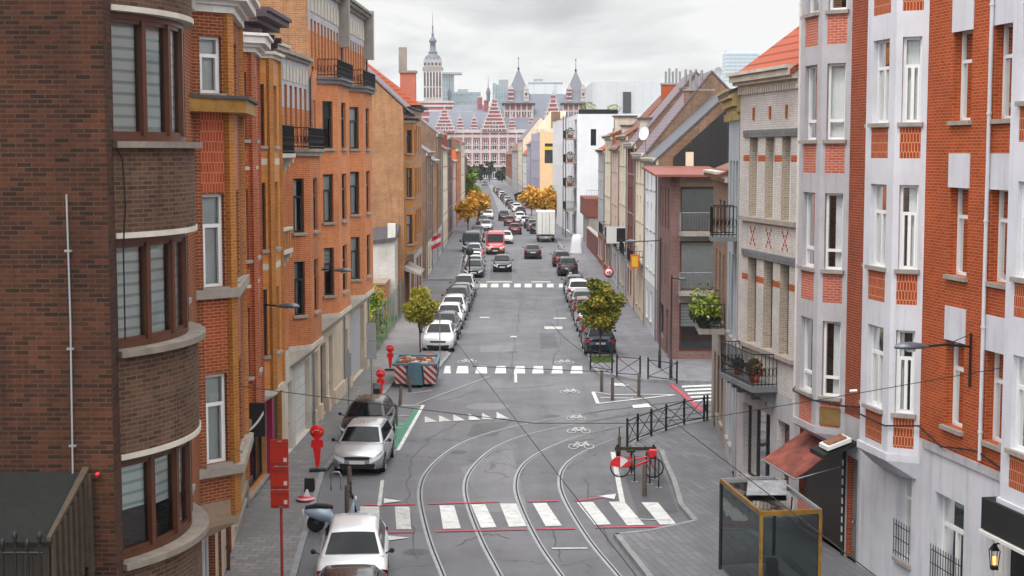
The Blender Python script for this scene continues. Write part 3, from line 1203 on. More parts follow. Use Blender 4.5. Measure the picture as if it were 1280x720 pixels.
# hatched island by the three posts
T3 = lambda x, y: (700 + x / 3.2727, 420 + y / 3.2727)
for a, b, wd in (((135, 228), (155, 276), .16), ((155, 276), (470, 240), .16), ((215, 240), (330, 238), .14), ((165, 252), (300, 254), .14), ((330, 238), (470, 240), .14), ((140, 228), (215, 240), .1)):
    line(T3(*a), T3(*b), wd)
mark((T3(295, 283), T3(360, 275), T3(372, 290), T3(300, 295)))
mark((T3(205, 192), T3(255, 192), T3(275, 205), T3(220, 204)), 'mark_worn')
mark((T3(240, 195), T3(285, 200), T3(262, 207)), 'mark_worn')
mark(((836, 480), (842, 480), (880, 512), (874, 513.5)), 'mark_red')
for k in range(5):
    y = 481 + k * 4.4
    mark(((852 + k * 3.5, y + 1.2), (900, y - .8), (900, y + 1.4), (853 + k * 3.5, y + 3.3)))
line((1180 / 3 + 880 - 6, 0 + 492), (905, 505), .1, 'mark_worn')
# the pale reserved strip far down the street
for y0, y1, x0, x1, wd in ((231, 265, 611, 628, 4.),):
    a, b = G(x0, y0, .008), G(x1, y1, .008)
    mb.face([a, a + V((2.6, 0, 0)), b + V((1.6, 0, 0)), b + V((-.6, 0, 0))], 'rail_bed')
line((612, 470), (520, 505), .06, 'mark_worn')
# bicycle symbols
for bx, by, s in ((720, 521.6, .8), (723, 537, .9), (726, 556, .95), (712, 488.6, .9), (705, 451.7, 1.), (584, 451, 1.)):
    c = G(bx, by, .026)
    sx, sy = .5 * s, 1.25 * s

    def bp(x, y):
        return c + V((x * sx, y * sy, 0))

    def seg(p, q, wd=.024):
        a, b = bp(*p), bp(*q)
        e_ = (b - a).normalized()
        g = V((-e_.y * wd * 1.6, e_.x * wd * 1.6, 0))
        mb.face([a + g, b + g, b - g, a - g], 'mark_worn')
    for cx in (-.62, .62):
        for k in range(14):
            a0, a1 = 2 * pi * k / 14, 2 * pi * (k + 1) / 14
            mb.face([bp(cx + .42 * cos(a0), -.25 + .42 * sin(a0)), bp(cx + .42 * cos(a1), -.25 + .42 * sin(a1)), bp(cx + .34 * cos(a1), -.25 + .34 * sin(a1)), bp(cx + .34 * cos(a0), -.25 + .34 * sin(a0))], 'mark_worn')
    c = c + V((0, 0, .003))
    for p_, q_ in (((-.62, -.25), (-.25, .35)), ((-.25, .35), (.4, .35)), ((.4, .35), (0, -.25)), ((0, -.25), (-.25, .35)), ((0, -.25), (-.62, -.25)), ((.62, -.25), (.4, .5)), ((.4, .5), (.6, .52)), ((-.4, .48), (-.1, .48))):
        seg(p_, q_)
        c = c + V((0, 0, .0006))
struct('road_markings', mb)
# ------------------------------------------------------------------ left side, nearest: the dark brick house with the bow
def lfr(y0, y1):
    return Fr((lerp_line(LF, y0), y0), (lerp_line(LF, y1), y1), (1, 0))


def house(name, label, fr, cat='house', group=None):
    return thing(name, label, cat, fr.p(fr.L / 2, 0), 0, group)


fr = lfr(22, 28.5)
A = house('bow_fronted_house', 'dark brown brick house with rounded bow windows, nearest on the left', fr)
mb = MB()
wall(mb, fr, 0, fr.L, 0, 17, [], 'brick_dark', cut=[(.6, 4.95, 3.2, 15)])
sd_ = Fr((-18, 22), (-5.85, 22), (0, -1))
wall(mb, sd_, 0, sd_.L, 0, 17, [], 'brick_dark')
mb.face([fr.p(fr.L, 0), fr.p(fr.L, 0, -9), fr.p(fr.L, 17, -9), fr.p(fr.L, 17)], 'brick_dark')
mb.face([fr.p(0, 17), fr.p(fr.L, 17), fr.p(fr.L, 17, -9), fr.p(0, 17, -12)], 'roof_felt')
mb.build('wall', A)
SAG, U0, U1 = .85, .55, 5.0
CH = U1 - U0
RR = (CH * CH / 4 + SAG * SAG) / (2 * SAG)
HA = math.asin(CH / 2 / RR)


def arc(phi, off=0.):
    r = RR + off
    return (U0 + U1) / 2 + r * sin(phi), SAG - RR + r * cos(phi)


def bow_strip(mb, z0, z1, o0, o1, m, n=28, a0=-HA, a1=HA, ends=True):
    rows = []
    pr = [(z0, o0), (z0, o1), (z1, o1), (z1, o0)]
    for k in range(n):
        p0, p1 = a0 + (a1 - a0) * k / n, a0 + (a1 - a0) * (k + 1) / n
        for i in range(4):
            (za, oa), (zb, ob_) = pr[i], pr[(i + 1) % 4]
            if i == 3:
                continue
            q = [fr.p(arc(p0, oa)[0], za, arc(p0, oa)[1]), fr.p(arc(p1, oa)[0], za, arc(p1, oa)[1]), fr.p(arc(p1, ob_)[0], zb, arc(p1, ob_)[1]), fr.p(arc(p0, ob_)[0], zb, arc(p0, ob_)[1])]
            uv = [(p0 * RR, za + oa), (p1 * RR, za + oa), (p1 * RR, zb + ob_), (p0 * RR, zb + ob_)]
            mb.face(q, m, False, uv)
    if ends:
        for p in (a0, a1):
            mb.face([fr.p(arc(p, o)[0], z, arc(p, o)[1]) for z, o in pr], m)


BB = [(3.0, 4.70), (6.46, 7.94), (9.80, 11.06), (13.16, 16.9)]
for z0, z1 in BB:
    mb = MB()
    bow_strip(mb, z0, z1, -.3, 0, 'brick_brown')
    mb.build('bow_wall', A)
for z0, z1 in BB[:3]:
    mb = MB()
    bow_strip(mb, z1 + .002, z1 + .1, -.25, .13, 'bow_stone', a0=-HA * 1.01, a1=HA * 1.01)
    mb.build('sill', A)
for z0, z1 in BB[1:]:
    mb = MB()
    bow_strip(mb, z0 - .085, z0 - .002, -.2, .025, 'pale_stone')
    mb.build('lintel', A)
NB = 6
for wi, (z0, z1) in enumerate(((4.80, 6.37), (8.04, 9.71), (11.16, 13.07))):
    mb = MB()
    for z in (z0, z1 - .09):
        bow_strip(mb, z, z + .09, -.26, -.15, 'brown_frame')
    for k in range(NB + 1):
        p = -HA * .99 + 2 * HA * .99 * k / NB
        wd = .045 if k in (0, NB) else .05
        bow_strip(mb, z0 + .09, z1 - .09, -.27, -.13, 'brown_frame', 1, p - wd / RR, p + wd / RR)
    for k in range(NB):                       # sash frames
        p0, p1 = -HA * .99 + 2 * HA * .99 * k / NB, -HA * .99 + 2 * HA * .99 * (k + 1) / NB
        for z in (z0 + .09, z1 - .15):
            bow_strip(mb, z, z + .06, -.24, -.17, 'brown_frame', 2, p0 + .06 / RR, p1 - .06 / RR)
    wf = mb.build('window', A)
    ORI[wf.name] = ORI[A.name]
    mb = MB()
    for k in range(NB):
        p0, p1 = -HA * .99 + 2 * HA * .99 * k / NB, -HA * .99 + 2 * HA * .99 * (k + 1) / NB
        q = [(arc(p, -.21), z) for p, z in ((p0 + .03 / RR, z0 + .05), (p1 - .03 / RR, z0 + .05), (p1 - .03 / RR, z1 - .05), (p0 + .03 / RR, z1 - .05))]
        mb.face([fr.p(a[0], z, a[1]) for a, z in q], 'glass')
    mb.build('pane', wf)
    mb = MB()
    for k in range(NB):
        p0, p1 = -HA * .99 + 2 * HA * .99 * (k + .03) / NB, -HA * .99 + 2 * HA * .99 * (k + .97) / NB
        zb = z0 if wi else z0 + .72 - .06 * (k % 3)
        q = [(arc(p, -.29), z) for p, z in ((p0, zb), (p1, zb), (p1, z1), (p0, z1))]
        mb.face([fr.p(a[0], z, a[1]) for a, z in q], 'day_night_blind')
    mb.build('blind', wf)
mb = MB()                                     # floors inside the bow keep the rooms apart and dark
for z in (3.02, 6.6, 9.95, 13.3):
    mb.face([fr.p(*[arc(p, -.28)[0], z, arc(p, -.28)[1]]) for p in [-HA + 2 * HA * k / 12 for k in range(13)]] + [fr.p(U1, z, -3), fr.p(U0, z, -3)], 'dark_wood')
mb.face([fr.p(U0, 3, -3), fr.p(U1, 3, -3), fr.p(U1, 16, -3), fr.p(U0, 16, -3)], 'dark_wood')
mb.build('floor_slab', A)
mb = MB()                                     # pipe and its hooks up the side wall
q = [P(91, 592, 21.93), P(88, 400, 21.93), P(83, 243, 21.93)]
mb.tube(q, .014, 'sign_back', 8)
for f in (.1, .45, .8):
    p = q[0].lerp(q[2], f)
    mb.box(p.x - .05, p.x + .05, p.y, 22.01, p.z - .015, p.z + .015, 'galvanised')
mb.build('vent_pipe', A)
mb = MB()
q = [fr.p(.52, 11.1, .03), fr.p(.6, 10.9, .12), fr.p(.66, 10.2, .14), fr.p(.62, 9.6, .1), fr.p(.6, 8.2, .1)]
mb.tube(q, .012, 'car_black', 5)
mb.build('cable', A)
mb = MB()
mb.lathe([(0, -.04), (.03, -.04), (.036, 0), (.03, .04), (0, .04)], 'sign_red', tuple(P(122, 593, 21.93)), 10, 'y')
mb.build('alarm_box', A)

# lean-to with netting over planks at the foot of the side wall
p0, p1 = P(-60, 590, 21.95), P(112, 590, 21.95)
LT = thing('lean_to', 'dark plank lean-to with netted roof and iron rails against the brown side wall', 'shed', (-8.5, 21, 0))
mb = MB()
zt = p0.z
mb.hexa([V((p0.x, 20.6, zt - .75)), V((p1.x - .2, 20.6, zt - .75)), V((p1.x - .03, 21.95, zt - .05)), V((p0.x, 21.95, zt - .05)),
         V((p0.x, 20.6, zt - .70)), V((p1.x - .2, 20.6, zt - .70)), V((p1.x - .03, 21.95, zt)), V((p0.x, 21.95, zt))], 'netting')
mb.build('roof', LT)
mb = MB()
mb.hexa([V((p1.x - .24, 20.6, zt - .69)), V((p1.x - .18, 20.6, zt - .69)), V((p1.x + .0, 21.95, zt + .02)), V((p1.x - .1, 21.95, zt + .02)),
         V((p1.x - .24, 20.6, zt - .63)), V((p1.x - .18, 20.6, zt - .63)), V((p1.x + .0, 21.95, zt + .08)), V((p1.x - .1, 21.95, zt + .08))], 'weathered_wood')
for k in range(7):                            # side slats
    f = (k + .5) / 7
    x, y, z = p1.x - .19 + .17 * f, 20.62 + 1.3 * f, zt - .68 + .66 * f
    mb.box(x - .02, x + .02, y - .06, y + .06, z - 1.3, z, 'weathered_wood')
mb.build('side_slats', LT)
mb = MB()
mb.box(p0.x, p1.x - .22, 20.62, 20.7, zt - 1.45, zt - .74, 'planks')
mb.box(p0.x, p1.x - .22, 20.64, 20.72, 0, zt - 1.45, 'black_cloth')
mb.box(p1.x - .03, p1.x + .04, 21.85, 21.95, 0, zt - .02, 'weathered_wood')
mb.build('wall', LT)
mb = MB()
for zz in (-.82, -1.18):
    mb.tube([V((p0.x, 20.5, zt + zz)), V((p1.x - .25, 20.5, zt + zz))], .02, 'iron', 6)
for k in range(11):
    x = p0.x + (p1.x - .3 - p0.x) * k / 10
    mb.tube([V((x, 20.5, 0)), V((x, 20.5, zt - .62 - .1 * (k % 2)))], .022, 'iron', 6)
    mb.lathe([(0, .09), (.03, .06), (.045, 0), (.02, -.05), (.03, -.08), (0, -.08)], 'iron', (x, 20.5, zt - .6 - .1 * (k % 2)), 8)
mb.build('railing', LT)

# ------------------------------------------------------------------ left row: B to G
def rows(*zz):
    return [(a, b) for a, b in zz]


def downpipe(root, fr, u, z0, z1, m='zinc', r=.05, d=.08):
    mb = MB()
    mb.tube([fr.p(u, z0, d), fr.p(u, z0 + 2, d), fr.p(u, z1 - .5, d), fr.p(u, z1, d + .12)], r, m, 8)
    z = z0 + .6
    while z < z1 - .4:
        mb.tube([fr.p(u, z, d), fr.p(u, z + .05, d)], r * 1.35, m, 8)
        z += 2.3
    mb.build('downpipe', root)


# B: red-brown house with the canopy
fr = lfr(28.6, 39)
B = house('canopied_house', 'red-brown brick house with a gilded canopy over its bay and a white cornice', fr)
ub = fr.uy(32.3)
mb = MB()
wall(mb, fr, 0, fr.L, 0, 14.1, [(.8, 1.7, 8.1, 10.1), (.8, 1.7, 4.3, 6.2), (.8, 1.8, 0, 2.6), (ub + .2, ub + 3.6, .6, 2.7), (8.2, 9.2, 8.1, 10.1), (8.2, 9.2, 4.3, 6.2), (8.2, 9.2, 0, 2.6)], 'brick_redbrown', .2, zones=[(0, fr.L, 0, 2.9, 'beige_stone')], cut=[(ub + .1, ub + 4.6, 3.2, 13.9)])
shell(mb, fr, fr.L, 9, 14.1, 'brick_redbrown')
mb.build('wall', B)
bay(B, fr, ub, .6, 3.6, .72, 3.05, 13.95, rows((4.25, 6.2), (8.1, 10.1), (12.25, 13.45)), 'brick_redbrown', zones=[('panel', 10.15, 12.1, 'brick_panel'), ('panel', 6.3, 7.8, 'brick_red_glazed'), ('band', 3.05, 3.4, 'brown_stone')], ww=(.6, .36), cap=[(.16, .12, 'white_paint'), (.1, .22, 'white_paint'), (.2, .4, 'white_paint'), (.1, .5, 'white_paint')], corbel=.45, cm='brown_stone', pil=('brick_ochre', .13), curtain='net')
for z, o in ((7.86, .16), (3.98, .2)):       # stone courses that wrap the bay
    mb = MB()
    q = [fr.p(ub - .12, 0, .003), fr.p(ub + .54, 0, .72 + o), fr.p(ub + 4.26, 0, .72 + o), fr.p(ub + 4.92, 0, .003)]
    mb.prism([tuple(p[:2]) for p in q], z, z + .2, 'stone_sill')
    mb.build('stone_course', B)
mb = MB()
q = [fr.p(ub - .9, 0, .003), fr.p(ub - .2, 0, .5), fr.p(ub + .4, 0, 1.15), fr.p(ub + 4.4, 0, 1.15), fr.p(ub + 5.2, 0, .003)]
q2 = [fr.p(ub - .85, 0, .003), fr.p(ub - .17, 0, .45), fr.p(ub + .42, 0, 1.08), fr.p(ub + 4.35, 0, 1.08), fr.p(ub + 5.1, 0, .003)]
mb.prism([tuple(p[:2]) for p in q2], 11.84, 12.12, 'gold_fascia')
mb.prism([tuple(p[:2]) for p in q], 12.122, 12.19, 'roof_felt')
mb.build('canopy', B)
cornice(B, fr, 0, ub - .3, 14.1, [(.14, .12), (.1, .25), (.22, .45), (.08, .55)], 'white_paint', dent=(.3, .2, .14))
cornice(B, fr, ub + 5.1, fr.L, 14.1, [(.14, .12), (.1, .25), (.22, .45), (.08, .55)], 'white_paint', dent=(.3, .2, .14))
for a, c_, d_ in ((.8, 8.1, 10.1), (.8, 4.3, 6.2), (8.2, 8.1, 10.1), (8.2, 4.3, 6.2)):
    window(B, fr, a, a + (.9 if a < 1 else 1.), c_, d_)
window(B, fr, ub + .2, ub + 3.6, .6, 2.7, .16, 'triple', 'white_frame', 'none')
roof_gable(B, fr, 0, fr.L, 9, 14.65, 18, 'roof_tile_brown', over=.45)


def door(root, fr, a, b, h, m, z0=.12, inset=.16):
    mb = MB()
    fbox(mb, fr, a + .02, b - .02, z0, h - .02, -inset - .06, -inset, m)
    w_ = (b - a)
    for i in range(2):
        for z, zz in ((z0 + .2, z0 + .9), (z0 + 1.05, h - .3)):
            fbox(mb, fr, a + w_ * (.1 + .43 * i), a + w_ * (.47 + .43 * i), z, zz, -inset, -inset + .02, m)
    d = mb.build('door', root)
    ORI[d.name] = ORI[root.name]
    mb = MB()
    c_ = fr.p(b - .18, 1.1, -inset + .05)
    mb.lathe([(0, -.04), (.025, -.03), (.035, 0), (.025, .03), (0, .04)], 'galvanised', tuple(c_), 8)
    mb.build('handle', d)
    return d


door(B, fr, .8, 1.8, 2.6, 'dark_wood')
downpipe(B, fr, fr.L - .1, .1, 14.0, 'brown_frame')
door(B, fr, 8.2, 9.2, 2.6, 'dark_wood')

# C: glazed red brick with tall pilasters
fr = lfr(39, 46)
C = house('red_brick_house', 'glazed red brick house with vertical brick panels and projecting white cornice', fr)
uc = fr.uy(41.9)
mb = MB()
wall(mb, fr, 0, fr.L, 0, 13.9, [(.9, 1.8, 8, 9.9), (.9, 1.8, 4.7, 6.6), (.9, 1.8, 11.3, 13.2), (.8, 1.9, .12, 2.7), (uc + .2, fr.L - .5, .5, 3)], 'brick_red_glazed', .2, zones=[(0, fr.L, 0, 3.2, 'beige_stone')], cut=[(uc + .1, uc + 3.4, 3.7, 13.7)])
shell(mb, fr, fr.L, 9, 13.9, 'brick_redbrown')
mb.build('wall', C)
bay(C, fr, uc, .62, 2.4, .62, 3.5, 13.75, rows((4.7, 6.65), (8.0, 9.95), (11.35, 13.2)), 'brick_red_glazed', zones=[('panel', 6.75, 7.85, 'brick_panel'), ('panel', 10.05, 11.2, 'brick_panel'), ('band', 7.2, 7.3, 'pale_stone'), ('band', 10.5, 10.6, 'pale_stone')], ww=(.56, .4), cap=[(.14, .12, 'white_paint'), (.1, .24, 'white_paint'), (.2, .4, 'white_paint'), (.08, .48, 'white_paint')], pil=('brick_red_glazed', .11), cm='brown_stone')
cornice(C, fr, 0, uc - .25, 13.9, [(.14, .12), (.1, .25), (.2, .42), (.08, .5)], 'white_paint', dent=(.3, .2, .14))
cornice(C, fr, uc + 3.95, fr.L, 13.9, [(.14, .12), (.1, .25), (.2, .42), (.08, .5)], 'white_paint', dent=(.3, .2, .14))
for z in (11.3, 8, 4.7):
    window(C, fr, .9, 1.8, z, z + 1.9)
window(C, fr, uc + .2, fr.L - .5, .5, 3, .15, 'triple', 'dark_frame', 'none')
door(C, fr, .8, 1.9, 2.7, 'purple_wood')
downpipe(C, fr, fr.L - .1, .1, 13.9)
roof_gable(C, fr, 0, fr.L, 9, 14.45, 17.6, 'roof_tile_brown', over=.42)

t = thing('hanging_sign', 'black shop sign with a white curved band hanging from the glazed red brick house', 'sign', fr.p(uc + .6, 3.2, 1.0))
mb = MB()
q = fr.p(uc + .4, 0, .66) - V((.5, 0, 0))
mb.box(q.x, q.x + .7, q.y, q.y + .12, 3.0, 3.95, 'black_cloth')
mb.build('panel', t)
mb = MB()
for k in range(8):
    f0, f1 = k / 8, (k + 1) / 8
    za, zb_ = 3.08 + .55 * f0 ** 2, 3.08 + .55 * f1 ** 2
    mb.face([V((q.x + .03 + .64 * f0, q.y - .006, za)), V((q.x + .03 + .64 * f1, q.y - .006, zb_)), V((q.x + .03 + .64 * f1, q.y - .006, zb_ + .05 + .06 * f1)), V((q.x + .03 + .64 * f0, q.y - .006, za + .05 + .06 * f0))], 'sign_white')
mb.build('white_band', t)

# D: yellow glazed brick, purple dormer cornice
fr = lfr(46.1, 50.6)
D = house('yellow_brick_house', 'narrow yellow glazed brick house under a carved purple-brown eaves cornice', fr)
ud = fr.uy(47.2)
mb = MB()
wall(mb, fr, 0, fr.L, 0, 14.6, [(.35, 3.9, .3, 2.9)], 'brick_yellow', .2, zones=[(0, fr.L, 0, 3.3, 'plaster_grey')], cut=[(ud + .1, ud + 2.8, 3.7, 14.2)])
shell(mb, fr, fr.L, 9, 14.6, 'brick_old')
mb.build('wall', D)
bay(D, fr, ud, .55, 1.8, .66, 3.5, 13.9, rows((4.6, 6.7), (7.95, 10.05), (11.2, 13.1)), 'brick_yellow', fm='dark_frame', ww=(.5, .42), zones=[('band', 7.3, 7.5, 'pale_stone'), ('band', 10.6, 10.8, 'pale_stone')], pil=('brick_ochre', .12), cap=[(.12, .1, 'pale_stone'), (.1, .2, 'pale_stone')])
cornice(D, fr, 0, fr.L, 14.6, [(.3, .15), (.16, .55), (.16, .85), (.12, .95)], 'purple_wood')
for u in (.3, 1.5, 2.8, fr.L - .3):          # brackets under the eaves
    mb = MB()
    for k in range(5):
        a = k * .16
        fbox(mb, fr, u - .09, u + .09, 13.9 + a, 14.07 + a, .003, .12 + .13 * k, 'purple_wood')
    mb.build('eaves_bracket', D)
window(D, fr, .35, 3.9, .3, 2.9, .15, 'triple', 'dark_frame', 'none')
mb = MB()
fbox(mb, fr, .1, fr.L - .1, 2.95, 3.35, .003, .2, 'magenta_shop')
fbox(mb, fr, 3.95, 4.35, .2, 2.94, .003, .2, 'magenta_shop')
mb.build('shop_front', D)
roof_gable(D, fr, 0, fr.L, 9, 15.3, 18, 'roof_tile_brown', over=.5)

# E: narrow loggia house
fr = lfr(50.6, 53.6)
E = house('loggia_house', 'very narrow ochre brick house with arched loggias and a small flowered balcony', fr)
mb = MB()
ops = []
for z in (4.6, 7.9, 11.2):
    for u in (.35, 1.15, 1.95):
        ops.append((u, u + .55, z, z + 2.1))
wall(mb, fr, 0, fr.L, 0, 14.3, ops + [(.4, 2.4, .2, 2.8)], 'brick_ochre', .25, zones=[(0, fr.L, 0, 3.2, 'beige_stone'), (0, fr.L, 10.3, 10.9, 'pale_stone'), (0, fr.L, 7.0, 7.6, 'pale_stone'), (0, fr.L, 13.7, 14.3, 'pale_stone')])
shell(mb, fr, fr.L, 9, 14.3, 'brick_old')
mb.build('wall', E)
for o in ops:
    window(E, fr, o[0], o[1], o[2], o[3], .2, 'single', 'dark_frame', 'net', None)
door(E, fr, .4, 2.4, 2.8, 'dark_wood')
for z, dd in ((10.95, .55), (7.65, .42)):
    mb = MB()
    fbox(mb, fr, .15, fr.L - .3, z - .14, z, .003, dd, 'pale_stone')
    for u in (.3, 2.4):
        for k in range(4):
            fbox(mb, fr, u, u + .2, z - .16 - .15 * (k + 1), z - .162 - .15 * k, .003, dd * (1 - .24 * k) - .05, 'pale_stone')
    mb.build('balcony', E)
railing(E, fr, .2, fr.L - .35, 10.95, .95, .5, curl=True)
mb = MB()
for k in range(7):
    fbox(mb, fr, .25 + .34 * k, .47 + .34 * k, 7.66, 8.3, .3, .38, 'brick_ochre')
fbox(mb, fr, .15, fr.L - .3, 8.302, 8.4, .26, .42, 'pale_stone')
mb.build('parapet', E)
cornice(E, fr, 0, fr.L, 14.3, [(.14, .1), (.14, .3), (.1, .4)], 'pale_stone')
roof_flat(E, fr, 0, fr.L, 9, 14.3)

# F: salmon brick bay with white crown
fr = lfr(53.6, 59.6)
F_ = house('white_crowned_house', 'salmon brick house with a white-rendered top storey and a railed bay terrace', fr)
uf = fr.uy(54.5)
mb = MB()
top = [(u, u + .5, 11.3, 13.4) for u in (.7, 1.75, 2.8, 3.85, 4.9)]
low = [(.5, 1.5, .15, 2.7), (2.1, 5.5, .15, 3.0)]
wall(mb, fr, 0, fr.L, 0, 14.35, top + [o + ('pale_stone',) for o in low], 'brick_salmon', .3, zones=[(0, fr.L, 0, 3.9, 'pale_stone'), (0, fr.L, 12.6, 14.35, 'plaster_grey')], cut=[(uf + .1, uf + 3.4, 4.2, 10.6)])
shell(mb, fr, fr.L, 9, 14.35, 'brick_old')
mb.build('wall', F_)
for o in top:
    window(F_, fr, *o[:4], .24, 'single', 'dark_frame', 'none', None)
bay(F_, fr, uf, .72, 2.3, .73, 4.0, 10.85, rows((5.1, 7.05), (8.1, 10.05)), 'brick_salmon', fm='dark_frame', ww=(.46, .42), cap=[(.16, .12, 'concrete_old'), (.1, .2, 'concrete_old')], corbel=.75, cm='pale_stone', curtain='half')
railing(F_, fr, uf + .05, uf + 3.6, 11.12, .75, .8, curl=True)
for k in range(8):
    mb = MB()
    fbox(mb, fr, .4 + .68 * k, .8 + .68 * k, 13.55, 14.1, .003, .03, 'pale_stone')
    mb.build('frieze_panel', F_)
cornice(F_, fr, 0, fr.L, 14.35, [(.12, .1), (.12, .22)], 'concrete_old')
roof_flat(F_, fr, 0, fr.L, 9, 14.5)
door(F_, fr, .5, 1.5, 2.7, 'white_paint')
downpipe(F_, fr, fr.L - .12, .1, 14.3)
mb = MB()
fbox(mb, fr, 2.12, 5.48, .13, 2.98, -.25, -.2, 'garage_white')
mb.build('garage_door', F_)

# G: twin tall orange houses
for gi, (y0, y1, lab) in enumerate(((59.6, 68.3, 'tall orange brick bay-fronted house beside the white-crowned salmon house'), (68.3, 77, 'tall orange brick bay-fronted house at the end of its row, by the fenced garden'))):
    fr = lfr(y0, y1)
    H = house('tall_bay_house', lab, fr, 'house', 'twin tall orange houses')
    ug = fr.uy(61.6 if gi == 0 else 69.6)
    mb = MB()
    n = 9
    top = []
    for k in range(n):
        u = .45 + k * (fr.L - .9) / n + .12
        top.append((u, u + .5, 14.25, 16.2))
    side = [(.35, .85, z, z + 1.95) for z in (8.1, 11.1)] + [(1.1, 1.6, z, z + 1.95) for z in (11.1,) if gi == 0]
    if gi:
        side = []
    low = [(.5, 1.5, .15, 3.0), (2.1, 3.5, .15, 3.1), (4.1, 5.4, .15, 3.2)] if gi == 0 else [(.4, 1.4, .15, 2.9), (2.2, 7.4, .15, 3.5)]
    wall(mb, fr, 0, fr.L, 0, 17.5, top + side + [o + ('beige_stone',) for o in low], 'brick_orange', .3, zones=[(0, fr.L, 0, 3.7, 'beige_stone'), (0, fr.L, 15.75, 17.5, 'plaster_grey')], cut=[(ug + .1, ug + 4.6, 4.6, 13.5)])
    shell(mb, fr, fr.L, 10, 17.5, 'brick_gable')
    mb.build('wall', H)
    for o in top:
        window(H, fr, *o[:4], .24, 'single', 'dark_frame', 'none', None)
    for o in side:
        window(H, fr, *o[:4], .22, 'single', 'dark_frame', 'none')
    bay(H, fr, ug, .74, 3.3, .72, 4.4, 13.75, rows((5.15, 7.1), (8.15, 10.1), (11.15, 13.05)), 'brick_orange', fm='dark_frame', ww=(.5, .4), cap=[(.16, .15, 'blue_stone'), (.1, .24, 'blue_stone')], corbel=.75, cm='pale_stone', curtain='auto')
    railing(H, fr, ug + .1, ug + 4.6, 14.02, .7, .82, curl=True)
    for k in range(9):
        mb = MB()
        fbox(mb, fr, .5 + (fr.L - 1) * (k + .1) / 9, .5 + (fr.L - 1) * (k + .8) / 9, 16.5, 17.2, .003, .035, 'pale_stone')
        mb.build('frieze_panel', H)
    downpipe(H, fr, fr.L - .08, .1, 17.4)
    cornice(H, fr, 0, fr.L, 17.5, [(.14, .12), (.14, .3), (.12, .42)], 'concrete_old')
    roof_flat(H, fr, 0, fr.L, 10, 17.6)
    mb = MB()
    fbox(mb, fr, fr.L - .45, fr.L - .02, 15.6, 18.0, .003, .45, 'concrete_old')
    mb.build('parapet_block', H)
    if gi == 0:
        door(H, fr, .5, 1.5, 3.0, 'white_paint')
        door(H, fr, 2.1, 3.5, 3.1, 'dark_frame')
        door(H, fr, 4.1, 5.4, 3.2, 'white_paint')
    else:
        door(H, fr, .4, 1.4, 2.9, 'brown_frame')
        mb = MB()
        fbox(mb, fr, 2.22, 7.38, .14, 3.48, -.25, -.2, 'shutter_grey')
        mb.build('roller_shutter', H)
    ed = [0] + [x for o in low for x in (o[0], o[1])] + [fr.L]
    for a, b in zip(ed[0::2], ed[1::2]):
        mb = MB()                              # stone plinth and piers at street level
        fbox(mb, fr, a + .02, b - .02, .1, .75, .003, .12, 'beige_stone')
        mb.build('plinth', H)
# ------------------------------------------------------------------ right side, near block
def rfr(y0, y1, line=RF):
    return Fr((lerp_line(line, y0), y0), (lerp_line(line, y1), y1), (-1, 0))


def lintel_block(root, fr, a, b, z0, z1, m='plaster_white', d=.03):
    mb = MB()
    fbox(mb, fr, a, b, z0, z1, .003, d, m)
    mb.build('lintel', root, bevel=.01)


# R1: vivid orange brick and white render
fr = rfr(26.5, 39.4)
R1 = house('white_bay_brick_house', 'vivid orange brick house with white-rendered bays, nearest on the right', fr)
u_b = fr.uy(35.9)                    # the bay's near foot
S1 = [(1.2, 3.2), (4.75, 6.75), (8.22, 10.22), (11.7, 13.7), (15.15, 17.1)]
W1 = fr.uy(33.72), fr.uy(34.62)
W2 = fr.uy(31.75), fr.uy(32.7)
W3 = fr.uy(38.45), fr.uy(39.15)
ops = []
for z0, z1 in S1[1:]:
    for a, b in (W1, W2, W3):
        ops.append((a, b, z0, z1))
gops = [(u_b + .35, u_b + 1.15, 1.0, 3.3), (W1[0] - .2, W1[1] + .35, .9, 3.1), (W2[0] - .2, W2[0] + .75, .15, 3.0)]
mb = MB()
BZ = 4.2
wall(mb, fr, 0, fr.L, 0, 18, ops + [g + ('plaster_white',) for g in gops], 'brick_vivid', .28, zones=[(0, fr.L, 0, BZ, 'plaster_white')], cut=[(u_b + .1, u_b + 2.5, 4.2, 17.8)])
shell(mb, fr, fr.L, 10, 18, 'brick_vivid_dark')
mb.build('wall', R1)
zn = []
for z0, z1 in S1:
    zn.append(('panel', z0 - .85, z0 - .12, 'brick_vivid_panel'))
bay(R1, fr, u_b, .46, 1.72, .6, 3.75, 17.9, S1[1:], 'plaster_white', zones=zn, ww=(.6, .56), corbel=.6, cm='plaster_white', style='sashd', inset=.12)
for i, o in enumerate(ops):
    window(R1, fr, *o, .2, 'sash')
for z0, z1 in S1[1:]:
    lintel_block(R1, fr, W1[0] - .05, W1[1] + .05, z1 - .02, z1 + .75)
    lintel_block(R1, fr, W2[0] - .75, W2[1] + .05, z1 - .02, z1 + .75)
    lintel_block(R1, fr, W3[0] - .3, W3[1], z1 - .02, z1 + .65)
    mb = MB()
    fbox(mb, fr, W2[0] - .12, W2[0] - .02, z0 - .1, z1 - .02, .003, .04, 'plaster_white')
    mb.build('jamb', R1)
    mb = MB()
    for k in range(4):
        fbox(mb, fr, W1[0] - .35, W1[0] - .1, z0 + .3 * k, z0 + .14 + .3 * k, .002, .008, 'brick_vivid_panel')
window(R1, fr, *gops[0], .2, 'sash', 'white_frame', 'net')
window(R1, fr, *gops[1], .2, 'sashd', 'white_frame', 'net')
downpipe(R1, fr, W1[0] - 1.02, 4.3, 17.8, 'plaster_white', .045)
door(R1, fr, *gops[2][:2], 3.0, 'white_paint', inset=.2)
